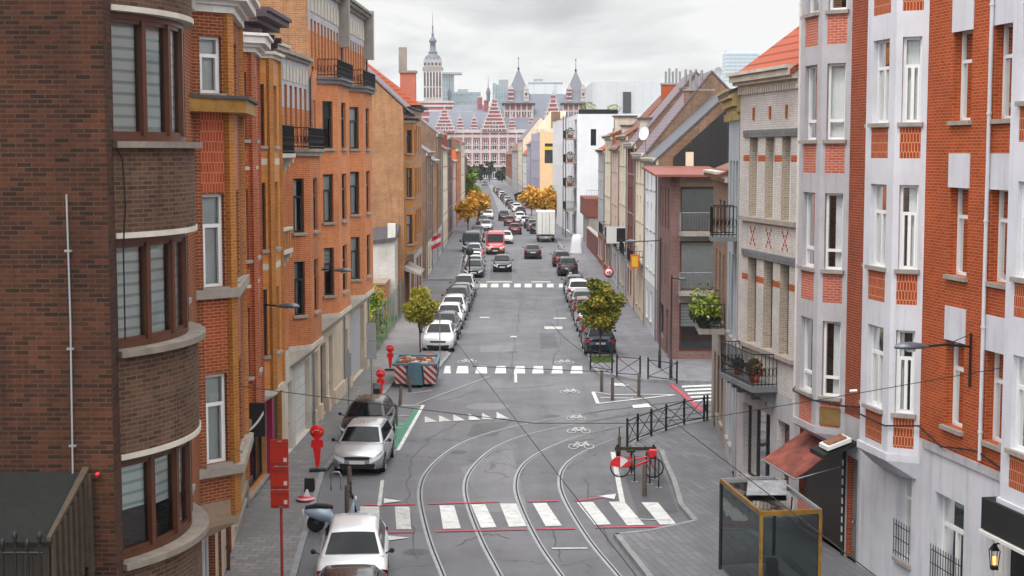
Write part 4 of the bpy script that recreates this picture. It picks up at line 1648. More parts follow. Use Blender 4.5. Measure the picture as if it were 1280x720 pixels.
for a, b, z in ((u_b + .3, u_b + 1.2, 1.0), (W1[0] - .25, W1[1] + .4, .9)):
    mb = MB()
    n = int((b - a) / .13)
    for k in range(n + 1):
        u = a + (b - a) * k / n
        mb.tube([fr.p(u, z + .05, .06), fr.p(u, z + .95, .06)], .011, 'iron', 5)
    for zz in (.15, .5, .82):
        mb.tube([fr.p(a, z + zz, .06), fr.p(b, z + zz, .06)], .012, 'iron', 5)
    mb.build('window_grille', R1)
mb = MB()
fbox(mb, fr, 0, u_b - .3, 4.02, 4.2, .003, .05, 'plaster_grey')
mb.build('string_course', R1)
mb = MB()                                        # cable and dirt strip under the brick
q = [fr.p(.3, 4.5, .06)] + [fr.p(u, 4.35 - .12 * sin(u * 1.7), .07) for u in (1, 2, 3, 4.2, 5.3, 6.4, 7.2, 8.2)] + [fr.p(u_b - .1, 4.5, .07), fr.p(u_b + .46, 4.42, .68), fr.p(u_b + 2.2, 4.45, .68), fr.p(u_b + 2.8, 4.4, .06)]
mb.tube(q, .022, 'car_black', 6)
mb.build('facade_cable', R1)
mb = MB()
fbox(mb, fr, .2, u_b - 1, 17.0, 17.03, .003, .01, 'plaster_white')
# R0: its white neighbour at the frame's edge
fr0 = Fr((12.2, 22), tuple(fr.p(fr.uy(31.35), 0, .02)[:2]), (-1, 0))
R0 = house('white_stone_house', 'white-rendered house with brick panels and a black shopfront, cut by the right edge', fr0)
mb = MB()
ug0 = fr0.L - 3.6
wall(mb, fr0, 0, fr0.L, 0, 18, [], 'plaster_white', .2, zones=[(0, fr0.L, 0, 3.9, 'black_cloth')], cut=[(ug0 + .1, ug0 + 3.3, 4.2, 17.8)])
shell(mb, fr0, fr0.L, 10, 18, 'brick_vivid_dark')
mb.build('wall', R0)
bay(R0, fr0, ug0, .5, 2.5, .62, 3.95, 17.9, [(a + .3, b + .2) for a, b in S1[1:]], 'plaster_white', zones=[('panel', z0 - .5, z0 + .2, 'brick_vivid_panel') for z0, z1 in S1], ww=(.6, .7), corbel=.5, cm='plaster_white', style='sashd')
mb = MB()
fbox(mb, fr0, ug0 - 1, fr0.L - .1, 3.2, 3.85, .003, .75, 'black_cloth')
fbox(mb, fr0, ug0 - 1, fr0.L - .1, 3.1, 3.17, .003, .8, 'white_paint')
mb.build('shop_awning', R0)
lt = P(1243, 697, 31.0)
LTN = thing('wall_lantern', 'small black lantern glowing amber under the black shop awning', 'lantern', tuple(lt - V((0, 0, .25))))
mb = MB()
mb.prism([(lt.x - .09, lt.y - .09), (lt.x + .09, lt.y - .09), (lt.x + .09, lt.y + .09), (lt.x - .09, lt.y + .09)], lt.z + .16, lt.z + .3, 'iron', [(lt.x - .02, lt.y - .02), (lt.x + .02, lt.y - .02), (lt.x + .02, lt.y + .02), (lt.x - .02, lt.y + .02)])
for sx in (-1, 1):
    for sy in (-1, 1):
        mb.tube([lt + V((sx * .06, sy * .06, -.18)), lt + V((sx * .09, sy * .09, .16))], .012, 'iron', 5)
mb.prism([(lt.x - .07, lt.y - .07), (lt.x + .07, lt.y - .07), (lt.x + .07, lt.y + .07), (lt.x - .07, lt.y + .07)], lt.z - .25, lt.z - .18, 'iron')
mb.tube([lt + V((0, 0, .28)), lt + V((.3, .06, .34)), lt + V((.9, .15, .34))], .02, 'iron', 6)
mb.build('lantern_frame', LTN)
mb = MB()
mb.prism([(lt.x - .03, lt.y - .03), (lt.x + .03, lt.y - .03), (lt.x + .03, lt.y + .03), (lt.x - .03, lt.y + .03)], lt.z - .15, lt.z + .02, 'lamp_glow')
mb.build('bulb', LTN)

# R2: grey-white bay with salmon panels, dark shutter below
fr = rfr(39.4, 44.2)
R2 = house('salmon_panel_house', 'grey-white bay-fronted house with salmon brick panels above a dark shutter', fr)
u_b = fr.uy(40.5)
S2 = [(4.4, 6.45), (7.85, 9.9), (11.33, 13.35), (14.75, 16.8)]
mb = MB()
wall(mb, fr, 0, fr.L, 0, 17.4, [(.15, .85, .12, 2.9), (1.1, 4.5, .12, 3.0)], 'brick_vivid_dark', .2, zones=[(0, fr.L, 0, 4.0, 'plaster_grey')], cut=[(u_b + .1, u_b + 2.6, 4.0, 17.2)])
shell(mb, fr, fr.L, 10, 17.4, 'brick_old')
mb.build('wall', R2)
zn = [('panel', z0 - .9, z0 - .12, 'brick_salmon_panel') for z0, z1 in S2]
bay(R2, fr, u_b, .58, 1.58, .6, 3.55, 17.3, S2, 'plaster_grey', zones=zn, ww=(.62, .58), corbel=.5, cm='plaster_grey', style='low', inset=.12)
fs = [fr.sub(u_b, 0, u_b + .58, .6)]
mb = MB()
fbox(mb, fs[0], .12, fs[0].L - .12, 3.62, 4.1, .003, .03, 'tan_panel')
mb.build('blank_panel', R2)
downpipe(R2, fr, fr.L - .12, 3.1, 17.3, 'white_paint')
door(R2, fr, .15, .85, 2.9, 'grey_frame')
mb = MB()
fbox(mb, fr, 1.12, 4.48, .13, 2.98, -.19, -.14, 'shutter_dark')
mb.build('roller_shutter', R2)
mb = MB()
fbox(mb, fr, .95, 1.07, .13, 3.0, .003, .06, 'black_cloth')
for k in range(9):
    fbox(mb, fr, .97, 1.05, .5 + .26 * k, .66 + .26 * k, .062, .07, 'sign_white')
mb.build('shop_sign_strip', R2)
mb = MB()
mb.tube([fr.p(-.05, 4.35, .06), fr.p(u_b - .1, 4.2, .07), fr.p(u_b + .5, 4.28, .7), fr.p(u_b + 2.1, 4.3, .7), fr.p(fr.L, 4.1, .07)], .025, 'car_black', 6)
mb.build('facade_cable', R2)
# awning and the tilted sign box over the shutter
AW = thing('shop_awning', 'faded red fabric awning sloping out over the pavement', 'awning', fr.p(2.6, 2.2))
mb = MB()
a0, a1 = 1.25, 3.9
zt_, zb_, dd = 3.0, 2.2, 1.3
mb.hexa([fr.p(a0, zt_, .04), fr.p(a1, zt_, .04), fr.p(a1, zb_, dd), fr.p(a0, zb_, dd), fr.p(a0, zt_ + .04, .04), fr.p(a1, zt_ + .04, .04), fr.p(a1, zb_ + .04, dd), fr.p(a0, zb_ + .04, dd)], 'awning_red')
mb.build('fabric', AW)
mb = MB()
for u in (a0, a1):
    mb.tube([fr.p(u, zt_ - .5, .05), fr.p(u, zb_, dd)], .02, 'galvanised', 6)
mb.tube([fr.p(a0, zb_, dd + .02), fr.p(a1, zb_, dd + .02)], .03, 'galvanised', 6)
mb.build('arm', AW)
SB = thing('sign_box', 'lichen-stained projecting sign box lying open under the bay beside the red awning', 'sign', fr.p(.9, 3.1))
mb = MB()
mb.hexa([fr.p(.1, 3.28, .05), fr.p(1.15, 3.28, .05), fr.p(1.15, 2.95, .95), fr.p(.1, 2.95, .95), fr.p(.1, 3.4, .05), fr.p(1.15, 3.4, .05), fr.p(1.15, 3.07, .95), fr.p(.1, 3.07, .95)], 'black_cloth')
mb.build('sign_tray', SB)
mb = MB()
mb.hexa([fr.p(.1, 3.402, .2), fr.p(.75, 3.402, .2), fr.p(.75, 3.18, .85), fr.p(.1, 3.18, .85), fr.p(.1, 3.5, .2), fr.p(.75, 3.5, .2), fr.p(.75, 3.28, .85), fr.p(.1, 3.28, .85)], 'sign_white')
mb.build('sign_panel', SB)
mb = MB()
mb.hexa([fr.p(.2, 3.477, .3), fr.p(.65, 3.477, .3), fr.p(.65, 3.305, .78), fr.p(.2, 3.305, .78), fr.p(.2, 3.52, .3), fr.p(.65, 3.52, .3), fr.p(.65, 3.33, .78), fr.p(.2, 3.33, .78)], 'rubble')
mb.build('rust_patch', SB)

# R3: cream brick house with red tile roof
fr = rfr(44.2, 49.7)
R3 = house('cream_brick_house', 'cream brick house with red brick crosses, dentilled cornice and red tiled roof', fr)
cols = [(.75, 1.55), (2.2, 3.05), (3.75, 4.6)]
S3 = [(4.9, 7.65), (8.95, 11.45)]
ops = [(a, b, z0, z1, 'brick_tan') for z0, z1 in S3 for a, b in cols]
gr = [(.5, 1.6, .12, 2.9), (2.2, 4.9, .5, 2.9)]
mb = MB()
zn = [(0, fr.L, 0, 3.7, 'plaster_grey')]
for z0, z1 in S3:
    zn.append((.15, 5.2, z1 - .75, z1 - .55, 'brick_vivid'))
wall(mb, fr, 0, fr.L, 0, 13.0, ops + gr, 'brick_cream', .3, zones=zn)
shell(mb, fr, fr.L, 10, 13.0, 'brick_old', ridge=(16.6, .5))
mb.build('wall', R3)
for o in ops:
    window(R3, fr, *o[:4], .26, 'sash', 'white_frame' if o[2] > 8 else 'dark_frame', 'net', None)
for z0, z1 in S3:
    mb = MB()
    fbox(mb, fr, .2, 5.1, z1 + .02, z1 + .24, .003, .06, 'blue_stone')
    for k in range(14):
        c_ = fr.p(.35 + .35 * k, z1 + .13, .06)
        fbox(mb, fr, .33 + .35 * k, .39 + .35 * k, z1 + .1, z1 + .16, .062, .08, 'blue_stone')
    mb.build('iron_lintel', R3)
mb = MB()
for a, b in cols:                      # brick crosses below the top sills
    um = (a + b) / 2
    for sg in (-1, 1):
        for k in range(5):
            u = um + sg * (k - 2) * .11
            z = 8.35 + (k - 2) * .13
            fbox(mb, fr, u - .05, u + .05, z - .055, z + .055, .002, .006 + .002 * (sg > 0), 'brick_vivid')
mb.build('brick_cross', R3)
for a, b in cols:
    mb = MB()
    fbox(mb, fr, (a + b) / 2 - .05, (a + b) / 2 + .05, 12.0, 12.4, .003, .05, 'brick_vivid')
    mb.build('wall_anchor', R3)
for z0, z1 in S3:
    mb = MB()
    fbox(mb, fr, .15, 5.2, z0 - .14, z0 - .003, .003, .12, 'stone_sill')
    mb.build('sill', R3)
cornice(R3, fr, 0, fr.L, 13.0, [(.12, .1), (.1, .28), (.2, .4), (.1, .5)], 'pale_stone', dent=(.22, .16, .12))
roof_gable(R3, fr, 0, fr.L, 10, 13.5, 17.2, 'roof_tile_red', over=.35)
mb = MB()
q = lambda u, f: fr.p(u, 13.55 + 3.7 * f + .1, -5 * f)
for (ua, ub_, fa, fb) in ((2.2, 3.2, .35, .62),):
    mb.hexa([q(ua, fa), q(ub_, fa), q(ub_, fb), q(ua, fb)] + [p + V((0, 0, .1)) for p in (q(ua, fa), q(ub_, fa), q(ub_, fb), q(ua, fb))], 'dark_glass')
mb.build('roof_window', R3)
mb = MB()
fbox(mb, fr, 1.6, 5.0, 3.72, 3.88, .003, .8, 'blue_stone')
for u in (1.9, 3.3, 4.7):
    for k in range(3):
        fbox(mb, fr, u - .08, u + .08, 3.72 - .16 * (k + 1), 3.718 - .16 * k, .003, .6 - .17 * k, 'blue_stone')
mb.build('balcony', R3)
railing(R3, fr, 1.65, 4.95, 3.88, 1.0, .74, curl=True)
door(R3, fr, .5, 1.6, 2.9, 'brown_frame', inset=.25)
window(R3, fr, *gr[1], .2, 'triple', 'dark_frame', 'net')


def potted(name, label, c, r, h, leaf, n, cat='plant', flower=None):
    rnd = random.Random(hash(label) % 1000 if False else len(label) * 7)
    t = thing(name, label, cat, c)
    a = MB()
    a.lathe([(0, 0), (r * .55, 0), (r * .75, h * .35), (r * .62, h * .35), (0, h * .3)], 'terracotta', c, 12)
    a.build('pot', t)
    a = MB()
    for k in range(n):
        th, ph, q_ = rnd.uniform(0, 2 * pi), rnd.uniform(-.5, 1.4), r * rnd.uniform(.5, 1.25)
        p = V(c) + V((cos(th) * cos(ph) * q_, sin(th) * cos(ph) * q_, h * .55 + sin(ph) * h * .45))
        d1 = V((rnd.uniform(-1, 1), rnd.uniform(-1, 1), rnd.uniform(-1, 1))).normalized() * .09
        d2 = V((rnd.uniform(-1, 1), rnd.uniform(-1, 1), rnd.uniform(-1, 1))).normalized() * .06
        m_ = flower if flower and rnd.random() < .2 else leaf + '_%d' % rnd.randrange(4)
        a.face([p - d1, p + d2, p + d1, p - d2], m_)
    a.build('foliage', t)
    return t


potted('potted_plant', 'leafy pot plant with pink blooms on the iron balcony of the cream brick house', tuple(fr.p(2.6, 3.885, .4)), .25, .7, 'leaf_green', 160, flower='ad_pink')
potted('potted_plant', 'smaller green pot plant at the far end of the same iron balcony', tuple(fr.p(4.3, 3.885, .38)), .2, .5, 'leaf_dark', 110)

# R4: blue-grey house with golden cornice
fr = rfr(49.75, 54.5)
R4 = house('golden_cornice_house', 'blue-grey rendered house with peeling golden cornice and long narrow windows', fr)
ops = [(.5 + 1.35 * k, 1.3 + 1.35 * k, z0, z1) for z0, z1 in ((4.7, 7.5), (8.2, 10.7)) for k in range(3)]
gr = [(.5, 1.5, .12, 3.2), (2.0, 2.8, .9, 3.1), (3.3, 4.1, .9, 3.1)]
mb = MB()
wall(mb, fr, 0, fr.L, 0, 12.3, ops + gr, 'plaster_blue', .28, zones=[(0, fr.L, 0, 3.9, 'plaster_grey')])
shell(mb, fr, fr.L, 10, 12.3, 'brick_old')
mb.build('wall', R4)
for o in ops + gr[1:]:
    window(R4, fr, *o, .24, 'sash', 'dark_frame', 'none' if o[2] < 4 else 'auto', 'stone_sill')
door(R4, fr, *gr[0][:2], 3.2, 'dark_wood', inset=.24)
cornice(R4, fr, -.05, fr.L, 12.3, [(.2, .1), (.25, .25), (.2, .38), (.1, .46)], 'golden_cornice', dent=(.5, .25, .2))
roof_gable(R4, fr, 0, fr.L, 10, 13.0, 15, 'roof_lead', over=.4)
mb = MB()
fbox(mb, fr, .4, 1.9, 8.05, 8.2, .003, .85, 'blue_stone')
mb.build('balcony', R4)
railing(R4, fr, .45, 1.85, 8.2, 1.0, .8, curl=True)

# R5: low taupe brick house with overgrown balcony
fr = rfr(54.6, 61.8)
R5 = house('taupe_brick_house', 'low taupe brick corner house with a planted balcony and brown pantile roof', fr)
ops = [(1.2, 2.1, 4.7, 7.2), (3.0, 3.9, 4.7, 7.2), (4.9, 5.8, 4.7, 7.2)]
ops2 = [(1.2, 2.1, .9, 3.2), (3.0, 3.9, .9, 3.2), (4.9, 5.9, .12, 3.1)]
ops3 = [(3.0, 3.9, 8.0, 9.2), (1.2, 2.1, 8.0, 9.2)]
mb = MB()
wall(mb, fr, 0, fr.L, 0, 9.9, ops + ops2 + ops3, 'brick_taupe', .28, zones=[(0, fr.L, 0, 3.9, 'concrete_old')])
shell(mb, fr, fr.L, 10, 9.9, 'brick_taupe')
mb.build('wall', R5)
for o in ops + ops2[:2] + ops3:
    window(R5, fr, *o, .24, 'sash', 'dark_frame', 'none')
door(R5, fr, *ops2[2][:2], 3.1, 'dark_wood', inset=.24)
cornice(R5, fr, 0, fr.L, 9.9, [(.15, .12), (.15, .35), (.1, .45)], 'pale_stone')
roof_gable(R5, fr, 0, fr.L, 10, 10.2, 12.2, 'roof_tile_brown', over=.4)
mb = MB()
fbox(mb, fr, .6, 3.2, 4.35, 4.55, .003, .95, 'concrete_old')
mb.build('balcony', R5)
railing(R5, fr, .65, 3.15, 4.55, .9, .9)
rnd = random.Random(4)
BX = thing('balcony_shrub', 'overgrown yellow-green shrub spilling over the dark balcony box of the taupe house', 'plant', fr.p(1.9, 4.56, .5))
mb = MB()
for k in range(900):
    p = fr.p(rnd.uniform(.5, 3.3), 4.75 + abs(rnd.gauss(0, .45)), rnd.uniform(.15, 1.15))
    d1 = V((rnd.uniform(-1, 1), rnd.uniform(-1, 1), rnd.uniform(-1, 1))).normalized() * .1
    d2 = V((rnd.uniform(-1, 1), rnd.uniform(-1, 1), rnd.uniform(-1, 1))).normalized() * .06
    mb.face([p - d1, p + d2, p + d1, p - d2], 'leaf_dark_%d' % rnd.randrange(4) if p.z < 5.0 else 'leaf_lime_%d' % rnd.randrange(4))
mb.build('foliage', BX)
mb = MB()
fbox(mb, fr, .7, 3.1, 4.57, 4.95, .55, .85, 'black_cloth')
mb.build('planter', BX)

# ------------------------------------------------------------------ R6: the glass-fronted corner house
fr = Fr((8.3, 79.5), (8.35, 87.0), (-1, 0))
fs = Fr((8.3, 79.5), (18.5, 79.5), (0, -1))
R6 = house('corner_flats', 'purple brick corner building with tall curtained glazing and railed balconies', fr)
mb = MB()
HR = 9.7
bays = [(.9, 4.6), (4.9, 8.9)]
fo = [(a, b, z0, z1) for a, b in bays for z0, z1 in ((.9, 3.0), (4.15, 6.2), (7.05, 9.15))] 
wall(mb, fs, 0, fs.L, 0, HR, [(.5, 4.5, .55, 3.1), (.5, 4.5, 3.75, 6.35), (.5, 4.5, 6.85, 9.2), (5.1, 9.1, 3.75, 6.35), (5.1, 9.1, 6.85, 9.2)], 'brick_purple', .2, rm='brown_frame', zones=[(.45, 10, 9.2, 9.7, 'brown_stone'), (.45, 10, 3.1, 3.75, 'concrete_old'), (.45, 10, 6.35, 6.85, 'concrete_old')])
so_ = [(1.0 + 1.6 * k, 1.55 + 1.6 * k, z0, z0 + 2.2) for k in range(4) for z0 in (3.8, 6.9)] + [(1, 2.2, .15, 2.6), (3.5, 6.5, .8, 2.6)]
wall(mb, fr, 0, fr.L, 0, HR, so_, 'brick_purple', .25)
for f_ in (fr,):
    mb.face([f_.p(f_.L, 0), f_.p(f_.L, 0, -10), f_.p(f_.L, HR, -10), f_.p(f_.L, HR)], 'brick_purple')
mb.face([fs.p(0, HR), fs.p(fs.L, HR), fs.p(fs.L, HR, -7.5), fs.p(0, HR, -7.5)], 'roof_felt')
mb.face([fs.p(0, .01), fs.p(fs.L, .01), fs.p(fs.L, .01, -7.5), fs.p(0, .01, -7.5)], 'dark_wood')
mb.build('wall', R6)
for a, b, z0, z1 in ((.5, 4.5, .55, 3.1), (.5, 4.5, 3.75, 6.35), (.5, 4.5, 6.85, 9.2), (5.1, 9.1, 3.75, 6.35), (5.1, 9.1, 6.85, 9.2)):
    window(R6, fs, a, b, z0, z1, .12, 'double', 'brown_frame', 'net' if z0 > 3 else 'blind', None, t=.09)
for o in so_:
    if o[2] > .5:
        window(R6, fr, *o, .2, 'single', 'dark_frame', 'net', None)
door(R6, fr, 1, 2.2, 2.6, 'dark_frame')
for z in (3.72, 6.82):
    mb = MB()
    fbox(mb, fs, .4, 6.0, z - .16, z, .003, 1.0, 'concrete_old')
    mb.build('balcony', R6)
    railing(R6, fs, .45, 5.95, z, 1.05, .95, 'galvanised', step=.14)
mb = MB()
mb.hexa([V((7.4, 78.6, HR + .02)), V((11.2, 78.6, HR + .02)), V((11.2, 86.9, HR + .35)), V((7.4, 86.9, HR + .35)), V((7.4, 78.6, HR + .14)), V((11.2, 78.6, HR + .14)), V((11.2, 86.9, HR + .5)), V((7.4, 86.9, HR + .5))], 'roof_rust')
mb.build('roof', R6)
mb = MB()
fbox(mb, fs, 6.4, 10, HR + .01, HR + 1.2, -3, -.3, 'brick_maroon')
mb.build('parapet', R6)


# ------------------------------------------------------------------ simple terraced houses further off
def terrace(name, label, fr, h, wm, floors, ncol, depth=9, ridge=None, roofm='roof_tile_brown', sidem='brick_old', fm='white_frame', ground=None, gf=3.4, ww=.95, wh=1.75, cm='pale_stone', share=.45, group=None, chim=None, dorm=False, balc=False, zones=(), doorm='dark_wood', flue=0, cur='auto'):
    H = house(name, label, fr, 'house', group)
    mb = MB()
    ops = []
    sp = fr.L / ncol
    fh = (h - gf) / (floors - 1) if floors > 1 else 1
    for f in range(1, floors):
        for k in range(ncol):
            u = sp * (k + .5)
            z = gf + fh * (f - 1) + fh * .24
            ops.append((u - ww / 2, u + ww / 2, z, z + min(wh, fh * .66)))
    gops = [(sp * .5 - .5, sp * .5 + .5, .12, 2.5)] + [(sp * (k + .5) - ww * .6, sp * (k + .5) + ww * .6, .8, 2.6) for k in range(1, ncol)]
    zn = list(zones) + ([(0, fr.L, 0, gf - .2, ground)] if ground else [])
    wall(mb, fr, 0, fr.L, 0, h, ops + gops, wm, .2, zones=zn)
    shell(mb, fr, fr.L, depth, h, sidem, ridge=(ridge, share) if ridge else None)
    mb.build('wall', H)
    for o in ops + gops[1:]:
        window(H, fr, *o, .14, 'sash', fm, cur, 'stone_sill')
    door(H, fr, *gops[0][:2], 2.5, doorm)
    downpipe(H, fr, .12, .1, h - .1)
    cornice(H, fr, 0, fr.L, h - .35, [(.16, .12), (.16, .3), (.1, .38)], cm)
    if ridge:
        roof_gable(H, fr, 0, fr.L, depth, h, ridge + .05, roofm, share)
    else:
        roof_flat(H, fr, 0, fr.L, depth, h)
    if chim:
        for (u, dd_, z0, z1, m_, npot) in chim:
            mb = MB()
            fbox(mb, fr, u - .35, u + .35, z0, z1, -dd_ - .9, -dd_ + .9, m_)
            fbox(mb, fr, u - .42, u + .42, z1 + .002, z1 + .12, -dd_ - .97, -dd_ + .97, 'concrete_old')
            ch = mb.build('chimney', H)
            ORI[ch.name] = ORI[H.name]
            for k in range(npot):
                mb = MB()
                c_ = fr.p(u, z1 + .1, -dd_ - .7 + 1.4 * (k + .5) / npot)
                mb.tube([c_, c_ + V((0, 0, .95 + .25 * (k % 2)))], .085, 'galvanised', 8)
                mb.build('flue', ch)
    if dorm:
        mb = MB()
        um = fr.L / 2
        fbox(mb, fr, um - .9, um + .9, h + .3, h + 1.7, -2.4, -.5, 'pale_stone')
        mb.face([fr.p(um - .6, h + .55, -.495), fr.p(um + .6, h + .55, -.495), fr.p(um + .6, h + 1.45, -.495), fr.p(um - .6, h + 1.45, -.495)], 'dark_glass')
        fbox(mb, fr, um - 1.05, um + 1.05, h + 1.702, h + 1.82, -2.5, -.35, 'roof_lead')
        mb.build('dormer', H)
    if balc:
        mb = MB()
        fbox(mb, fr, fr.L * .2, fr.L * .8, gf + .3, gf + .46, .003, .7, 'blue_stone')
        mb.build('balcony', H)
        railing(H, fr, fr.L * .2 + .05, fr.L * .8 - .05, gf + .46, .9, .66, step=.2)
    return H


# right row from the corner flats to the white flats
RR_ = [  # y0, y1, height, wall, ground, ridge, roof, side, fm, label, extra
    (87.1, 95.5, 10.6, 'plaster_bright', 'plaster_grey', 14.3, 'roof_lead', 'brick_old', 'white_frame', 'narrow white rendered house beside the purple corner flats, black sheeting on its gable', dict(ncol=3)),
    (95.5, 104, 10.9, 'plaster_cream', 'beige_stone', 15.9, 'roof_purple', 'brick_old', 'white_frame', 'cream house with an iron balcony, second from the purple corner flats', dict(ncol=3, chim=[(.4, 3.3, 13.2, 14.8, 'brick_old', 4)], balc=True)),
    (104, 112, 11.6, 'brick_maroon', 'plaster_pink', 16.3, 'roof_purple', 'brick_old', 'white_frame', 'maroon brick house with a dormer in its violet-grey roof', dict(ncol=3, chim=[(.4, 3.9, 13.5, 15.3, 'brick_old', 4)], balc=True, dorm=True)),
    (112, 121, 12.2, 'plaster_cream', 'plaster_grey', 14.8, 'roof_tile_brown', 'brick_old', 'white_frame', 'tall cream house with white cornice and iron balcony in the right-hand row', dict(ncol=3, balc=True)),
    (121, 131, 11.4, 'plaster_pink', 'plaster_grey', 15.6, 'roof_tile_brown', 'brick_old', 'white_frame', 'pinkish house under the orange brick chimney stack', dict(ncol=3, chim=[(.5, 4.2, 14.2, 16.3, 'terracotta', 5)], balc=True, dorm=True)),
    (131, 141, 12.4, 'plaster_cream', 'brick_maroon', 14.2, 'roof_tile_brown', 'brick_redbrown', 'white_frame', 'cream stuccoed house with dentilled eaves midway along the right-hand row', dict(ncol=4, dorm=True, balc=True)),
    (141, 152, 11.2, 'plaster_grey', 'brick_redbrown', 13.6, 'roof_tile_red', 'brick_old', 'white_frame', 'pale grey house with a small red roof, last before the planted wall', dict(ncol=4)),
]
for y0, y1, h, wm, gm, rg, rm_, sm_, fm_, lab, ex in RR_:
    f_ = rfr(y0, y1, RF2)
    T = terrace('terraced_house', lab, f_, h, wm, 4, ex.pop('ncol'), ridge=rg, roofm=rm_, sidem=sm_, fm=fm_, ground=gm, gf=3.3, group=None, **ex)
    if y0 < 90:           # black sheets over the broken gable
        mb = MB()
        g_ = Fr((8.6, 87.06), (17.4, 87.06), (0, -1))
        n = 7
        for k in range(n):
            a, b = .6 + k * 7.2 / n, .6 + (k + 1) * 7.2 / n - .04
            za = 10.6 + .914 * min(a, 8.1 - a) - .45
            zb = 10.6 + .914 * min(b, 8.1 - b) - .45
            mb.hexa([g_.p(a, HR + .3, .01), g_.p(b, HR + .3, .01), g_.p(b, HR + .3, .06), g_.p(a, HR + .3, .06), g_.p(a, za, .01), g_.p(b, zb, .01), g_.p(b, zb, .06), g_.p(a, za, .06)], 'black_sheet')
        mb.build('gable_cladding', T)
        for (a, b, z0, z1) in ((1.3, 1.75, 9.9, 11.0), (7.6, 8.4, 10.1, 12.6)):
            mb = MB()
            fbox(mb, g_, a, b, z0, z1, .01, .1, 'plaster_cream')
            mb.build('plaster_remnant', T)

# ------------------------------------------------------------------ the white block of flats
fr = Fr((8.3, 194), (6.4, 240), (-1, 0))
fs = Fr((8.3, 194), (19, 194), (0, -1))
WB = house('white_flats', 'modern white block of flats with planted balconies and slit windows', fr, 'apartment block')
mb = MB()
HW = 15.8
so_ = [(1.7, 2.4, 11.8, 13.9), (4.5, 5.4, 11.8, 14.0), (6.6, 7.3, 5, 8)]
wall(mb, fs, 0, fs.L, 0, HW, so_, 'plaster_bright', .3)
fo = [(1.2, 4.6, 3.7 + 3.05 * k, 6.0 + 3.05 * k) for k in range(4)] + [(8 + 6 * j, 9 + 6 * j, 4 + 3.05 * k, 6 + 3.05 * k) for k in range(4) for j in range(6)] + [(1.5, 8, .2, 2.8), (12, 20, .2, 2.8)]
wall(mb, fr, 0, fr.L, 0, HW, fo, 'plaster_bright', .4)
mb.face([fs.p(0, HW), fs.p(fs.L, HW), fs.p(fs.L - 2, HW, -45), fs.p(-2, HW, -45)], 'roof_felt')
mb.face([fs.p(fs.L, 0), fs.p(fs.L - 2, 0, -45), fs.p(fs.L - 2, HW, -45), fs.p(fs.L, HW)], 'plaster_bright')
mb.face([fr.p(fr.L, 0), fr.p(fr.L, 0, -10), fr.p(fr.L, HW, -10), fr.p(fr.L, HW)], 'plaster_bright')
mb.build('wall', WB)
for o in so_ + fo:
    f_ = fs if o in so_ else fr
    window(WB, f_, *o, .25, 'single', 'dark_frame', 'none', None, pane='dark_glass')
for k in range(4):
    mb = MB()
    z = 3.6 + 3.05 * k
    fbox(mb, fr, .9, 5.2, z - .2, z, .003, 1.45, 'concrete_old')
    b_ = mb.build('balcony', WB)
    railing(WB, fr, .95, 5.15, z, 1.0, 1.4, step=.18)
    if k:
        potted('balcony_plant', ['', 'low planter greenery on the lowest planted balcony of the white flats', 'taller shrub in a pot on the middle balcony of the white flats', 'thin potted greenery on the top balcony of the white flats'][k], tuple(fr.p(1.6, z + .02, .8)), .55, 1.3, 'leaf_green', 160)
mb = MB()
for u in (.85, 5.25):
    mb.tube([fr.p(u, .1, 1.4), fr.p(u, HW - .1, 1.4)], .06, 'dark_frame', 6)
mb.build('post', WB)
mb = MB()
mb.prism([(13.2 + 2.2 * cos(a), 212 + 2.2 * sin(a)) for a in [pi + pi / 2 * k / 8 for k in range(9)]] + [(32, 209.8), (32, 228), (11, 228)], HW + .02, 20.6, 'metal_cladding')
mb.box(15.2, 16.3, 209.6, 209.79, 16.4, 19.2, 'dark_glass')
mb.build('penthouse', WB)
for x, h_, lab in ((9.8, 1.5, 'yellow-green roof shrub at the left end of the white flats'), (13, 1.2, 'bushy roof shrub below the round penthouse of the white flats')):
    potted('roof_shrub', lab, (x, 195.2, HW + .02), .9, h_, 'leaf_lime', 260)
mb = MB()
mb.box(8.5, 13.4, 194.5, 195.3, HW + .02, HW + .6, 'black_cloth')
mb.build('parapet', WB)
# maroon annex, planted wall
AX = thing('maroon_annex', 'low maroon clad annex with a railed roof terrace beside the white flats', 'building', (10.2, 182, 0))
mb = MB()
mb.box(8.9, 14.5, 176, 190, 0, 3.5, 'concrete_old')
mb.box(8.5, 14.5, 175.8, 190, 3.5, 5.6, 'brick_maroon')
mb.build('wall', AX)
f_ = Fr((8.6, 175.9), (14.4, 175.9), (0, -1))
railing(AX, f_, 0, 5.8, 5.6, 1., 0.0, sides=False, step=.3)
mb = MB()
f_ = Fr((8.7, 153), (8.6, 175), (-1, 0))
fbox(mb, f_, 0, f_.L, 0, 2.3, -.35, 0, 'brick_maroon')
fbox(mb, f_, 0, f_.L, 2.302, 2.45, -.42, .06, 'concrete_old')
tag(mb.build('garden_wall', origin=(8.6, 164, 0)), 'low maroon brick garden wall with pale coping along the right pavement', 'wall')
# ------------------------------------------------------------------ left side beyond the garden
def lf2(y0, y1):
    return Fr((lerp_line(LF, y0), y0), (lerp_line(LF, y1), y1), (1, 0))


